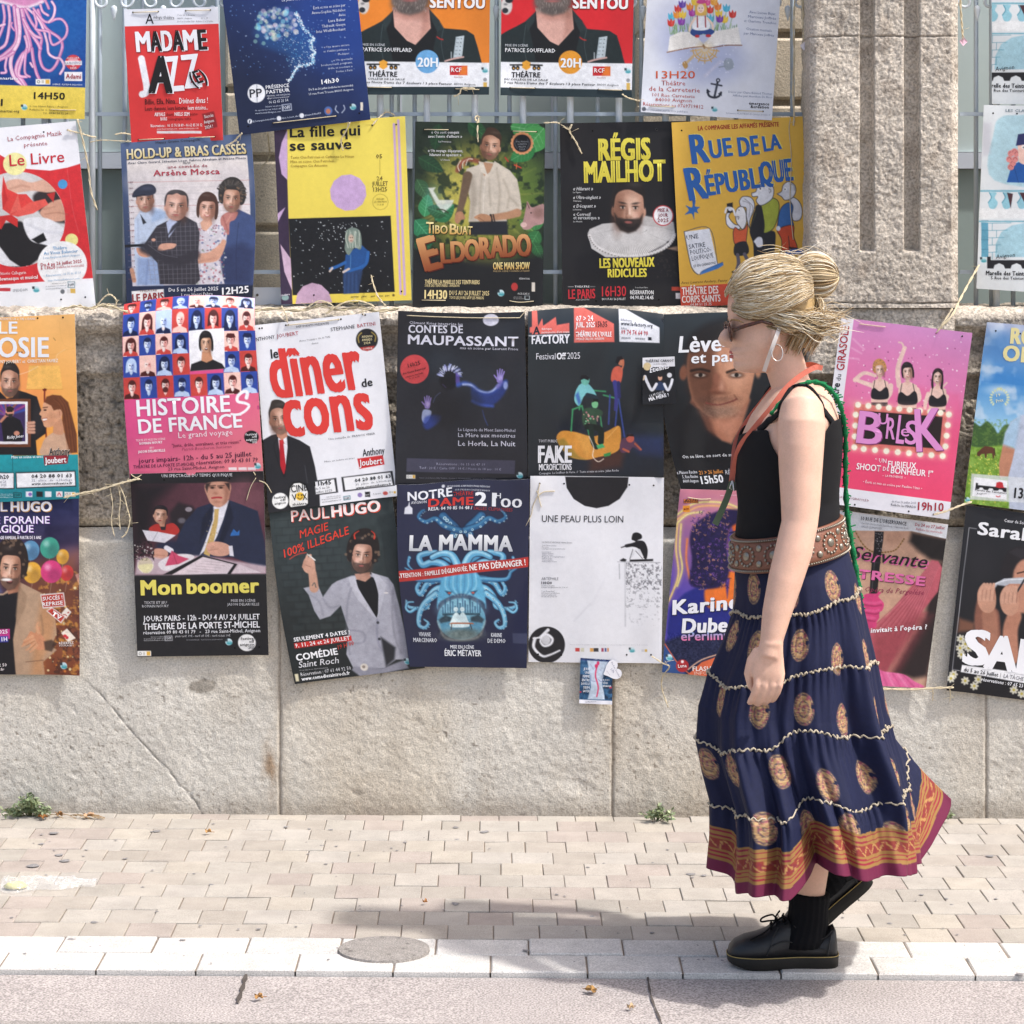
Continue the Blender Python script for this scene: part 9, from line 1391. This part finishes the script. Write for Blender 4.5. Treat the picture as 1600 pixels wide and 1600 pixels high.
twine('twine hanging over the lettering of the yellow poster',[(547,191,7.415),(540,206,7.42),(533,220,7.425),(536,235,7.428)],.0018)
twine('twine holding the jungle poster to the railing',[(746,192,7.43),(742,184,7.45),(748,182,7.455),(746,202,7.43),(747,222,7.43)],.002)
twine('twine holding the orange twin poster to the railing',[(709,151,7.425),(718,146,7.42),(722,138,7.42),(742,138,7.42)],.0018)
twine('twine between the red twin poster and the open book poster',[(972,147,7.42),(982,153,7.42),(1000,158,7.418)],.0018)
twine('twine knot at the top of the ruff collar poster',[(850,192,7.44),(872,192,7.435),(888,202,7.435),(893,195,7.435),(890,205,7.435),(900,222,7.435),(909,240,7.435)],.002)
twine('two ply twine hanging before the wide pier down to the mustard poster',[(1242,0,7.42),(1240,40,7.42),(1241,90,7.42),(1239,140,7.42),(1241,180,7.425),(1240,196,7.428)],.0024)
twine('twine with a knot hanging beside the pilaster',[(1254,-6,7.42),(1255,25,7.42),(1256,55,7.42),(1256,62,7.42)],.003)
twine('twine hanging inside the railing right of the pilaster',[(1500,-10,7.40),(1502,25,7.40),(1504,50,7.40),(1505,62,7.40)],.0026)
twine('twine slanting from the comic poster down to the coping',[(1530,414,7.395),(1515,440,7.36),(1500,468,7.30),(1488,492,7.24),(1466,516,7.23)],.0026)
twine('twine between pink burlesque poster and the dark poster at right',[(1459,804,7.228),(1480,798,7.228),(1500,790,7.235),(1518,784,7.245)],.0024)
twine('twine stretched along the bottom of the pink dress poster',[(1373,1076,7.26),(1420,1077,7.26),(1460,1075,7.255),(1490,1074,7.25)],.0024)
twine('loose twine end hanging below the pink dress poster',[(1457,1075,7.262),(1458,1084,7.262),(1457,1095,7.262)],.0013)
twine('loose twine end hanging below the dark poster edge',[(1484,1075,7.255),(1485,1086,7.255),(1484,1096,7.255)],.0013)
twine('twine knot under the orange and purple poster with a long tail',[(1018,1025,7.25),(1035,1036,7.245),(1046,1042,7.245),(1036,1056,7.26),(1034,1075,7.28),(1044,1105,7.285)],.0016)
twine('twine from burlesque poster top to the coping',[(1463,520,7.228),(1474,504,7.23),(1488,482,7.25)],.002)
def small(name,mb,mat,label,cat,col=False,smooth=False):
 o=mb.build(name,mat,None,smooth,col);c=Vector(mb.V[0]);o.data.transform(Matrix.Translation(-c));o.location=c;return tag(o,label,cat)
for x,y,l in((1505,65,'small pink paper tag hanging on twine right of the pilaster'),(1256,72,'small white paper tag hanging on twine left of the pilaster')):
 m=MB();D=7.40;r=6;c=[at(x-r,y-1,D),at(x+1,y-r-1,D-.004),at(x+r+1,y,D),at(x,y+r+1,D-.004)];m.add(c+[(a,b+.0015,q)for a,b,q in c],[(0,1,2,3),(7,6,5,4)]+[(i,4+i,4+(i+1)%4,(i+1)%4)for i in range(4)]);small('paper_tag',m,material('tag_paper',.7,.2,'d9b4c4' if x>1300 else 'e0dade'),l,'tag')
m_leafg=material('weed_green',.6,.3,attr=True)
def weed(x,y,wd,h,n,label,seed):
 g=np.random.default_rng(seed);X0,Y0=(x-800)/FPX*7.27,7.27;z0=gz(X0);t=MB();f=MB()
 for k in range(n):
  a=g.uniform(-1,1);px,pz=X0+a*wd,z0+h*g.uniform(.3,1)*(1-.5*abs(a));py=Y0-g.uniform(0,.05)
  P=cr([(X0+a*wd*.25,Y0,z0),(X0+a*wd*.6,(Y0+py)/2,z0+(pz-z0)*.6),(px,py,pz)],4);t.tube(P,.001,4)
  for q in P[3:]:
   for _ in range(3):
    d=Vector((g.normal(),g.normal()*.6-.2,g.normal()*.5+.3)).normalized();s=d.cross(Vector((g.normal(),g.normal(),g.normal()))).normalized();L_=g.uniform(.008,.02);q_=Vector(q);c=tuple(s2l(hx(['93a079','7d8d66','a5ae88','8b9a78'][g.integers(4)])*g.uniform(.85,1.05)))
    f.add([q_,q_+d*L_*.5+s*L_*.22,q_+d*L_,q_+d*L_*.5-s*L_*.22],[(0,1,2,3)],c)
 o=empty('weed',(X0,Y0,z0),label,'weed');t.build('stem',material('stem',.7,.2,'6a6a42'),o);f.build('foliage',m_leafg,o,False,True)
weed(45,1275,.068,.066,34,'bushy green weed at the foot of the wall on the far left',1)
weed(1026,1280,.045,.06,12,'thin green weed at the foot of the wall behind the walker',2)
weed(1470,1283,.035,.05,12,'small green weed at the wall foot behind the blowing skirt hem',3)
m_dry=material('dry_leaf',.7,.2,attr=True)
def dleaf(x,y,s,label,rot,D=None,c='c08a58',lobes=5):
 X,Y=gp(x,y)if D is None else((x-800)/FPX*D,D);z0=gz(X)+.004-(.014 if y>1525 else 0);g=np.random.default_rng(int(x));m=MB();n=lobes*4
 V=[(X,Y,z0+.006)]
 for i in range(n):t=2*math.pi*i/n;r=s*(.55+.45*abs(math.cos(t*lobes/2)))*(1 if i%2 else .8)*g.uniform(.85,1.1);V.append((X+r*math.cos(t+rot),Y+r*.9*math.sin(t+rot),z0+.012*abs(math.sin(t*1.5+rot))+.002))
 V+=[(a,b,q-.0008)for a,b,q in V]
 m.add(V,[(0,1+i,1+(i+1)%n)for i in range(n)]+[(n+1,n+2+(i+1)%n,n+2+i)for i in range(n)],tuple(s2l(hx(c))));m.tube([V[0],(X+s*1.5*math.cos(rot),Y+s*1.5*math.sin(rot),z0+.004)],.0008,4,tuple(s2l(hx('8a6038'))));small('dry_leaf',m,m_dry,label,'leaf',True)
dleaf(138,1275,.021,'pale curled dry leaf at the wall foot right of the weed',.4,7.24,'b59476');dleaf(68,1268,.018,'rusty dry leaf caught in the bushy weed',2,7.22,'8f6238');dleaf(92,1278,.015,'brown dry leaf lying against the wall beside the bushy weed',1,7.25,'86623c')
dleaf(325,1308,.012,'small orange dry leaf on the pavers below the dark wall patch',.2,None,'b08a5a',3);dleaf(404,1557,.013,'tan dry leaf on the road near the wide joint',.5,None,'a37c4e');dleaf(925,1543,.02,'largest yellow brown dry leaf on the road',2.4,None,'a07c4c');dleaf(985,1569,.011,'pale dry leaf on the road right of the largest leaf',.8,None,'bda27e',3);dleaf(664,1416,.008,'tiny brown leaf scrap amid the pavers',1,None,'b07a48',3)
m=MB();g_=np.random.default_rng(4)
for k in range(12):x=g_.uniform(60,140);X=xx(x,7.25);m.tube(cr([(X,7.26,gz(X)+.004),(X+.02,7.24,gz(X)+.012),(X+.05,7.23-.02*g_.random(),gz(X)+.006)],4),.0011,4,None)
small('dry_stalks',m,material('straw',.8,.2,'a88a62'),'dry straw and stalks swept against the wall foot beside the weed','straw')
X0,Y0=gp(78,1392);m_bag=bpy.data.materials.new('thin_clear_plastic');m_bag.use_nodes=True;t=m_bag.node_tree;b=t.nodes['Principled BSDF'];b.inputs['Base Color'].default_value=(.75,.76,.76,1);b.inputs['Roughness'].default_value=.12;b.inputs['Specular IOR Level'].default_value=.8;b.inputs['Alpha'].default_value=.2
U,Vv=np.meshgrid(np.linspace(-1,1,110),np.linspace(-1,1,50),indexing='ij');wdt=.045*np.clip(1.15-.75*(U+1)/2,.15,1)*(1+.25*np.sin(U*7));L=.115
hgt=(.028*(1-Vv**2)*np.clip(1.1-.6*(U+1)/2,.2,1))*(.5+fbm(U*4+9,Vv*3+5,3))+.006*np.abs(fbm(U*12,Vv*8,5)-.5)*2
Vx=X0+U*L;Vy=Y0+Vv*wdt+.02*U;V=np.stack([Vx,Vy,gz(Vx,.003)+np.clip(hgt,0,1)],-1).reshape(-1,3);I=np.arange(110*50).reshape(110,50)
o=mesh('plastic_bag',V,np.stack([I[:-1,:-1],I[1:,:-1],I[1:,1:],I[:-1,1:]],-1).reshape(-1,4),m_bag,None,None,True);tag(o,'crumpled clear plastic bag lying flat on the pavers at far left','bag')
m=MB();m.loft([[(X0-.085+r*math.cos(q)*1.3,Y0-.01+r*math.sin(q),gz(X0,h))for q in np.linspace(0,6.283,13)[:-1]]for r,h in((.02,.004),(.024,.008),(.016,.016),(.003,.018))]);o2=m.build('yellow_contents',material('pale_yellow_food',.6,.3,'c9c27a'),o,True)
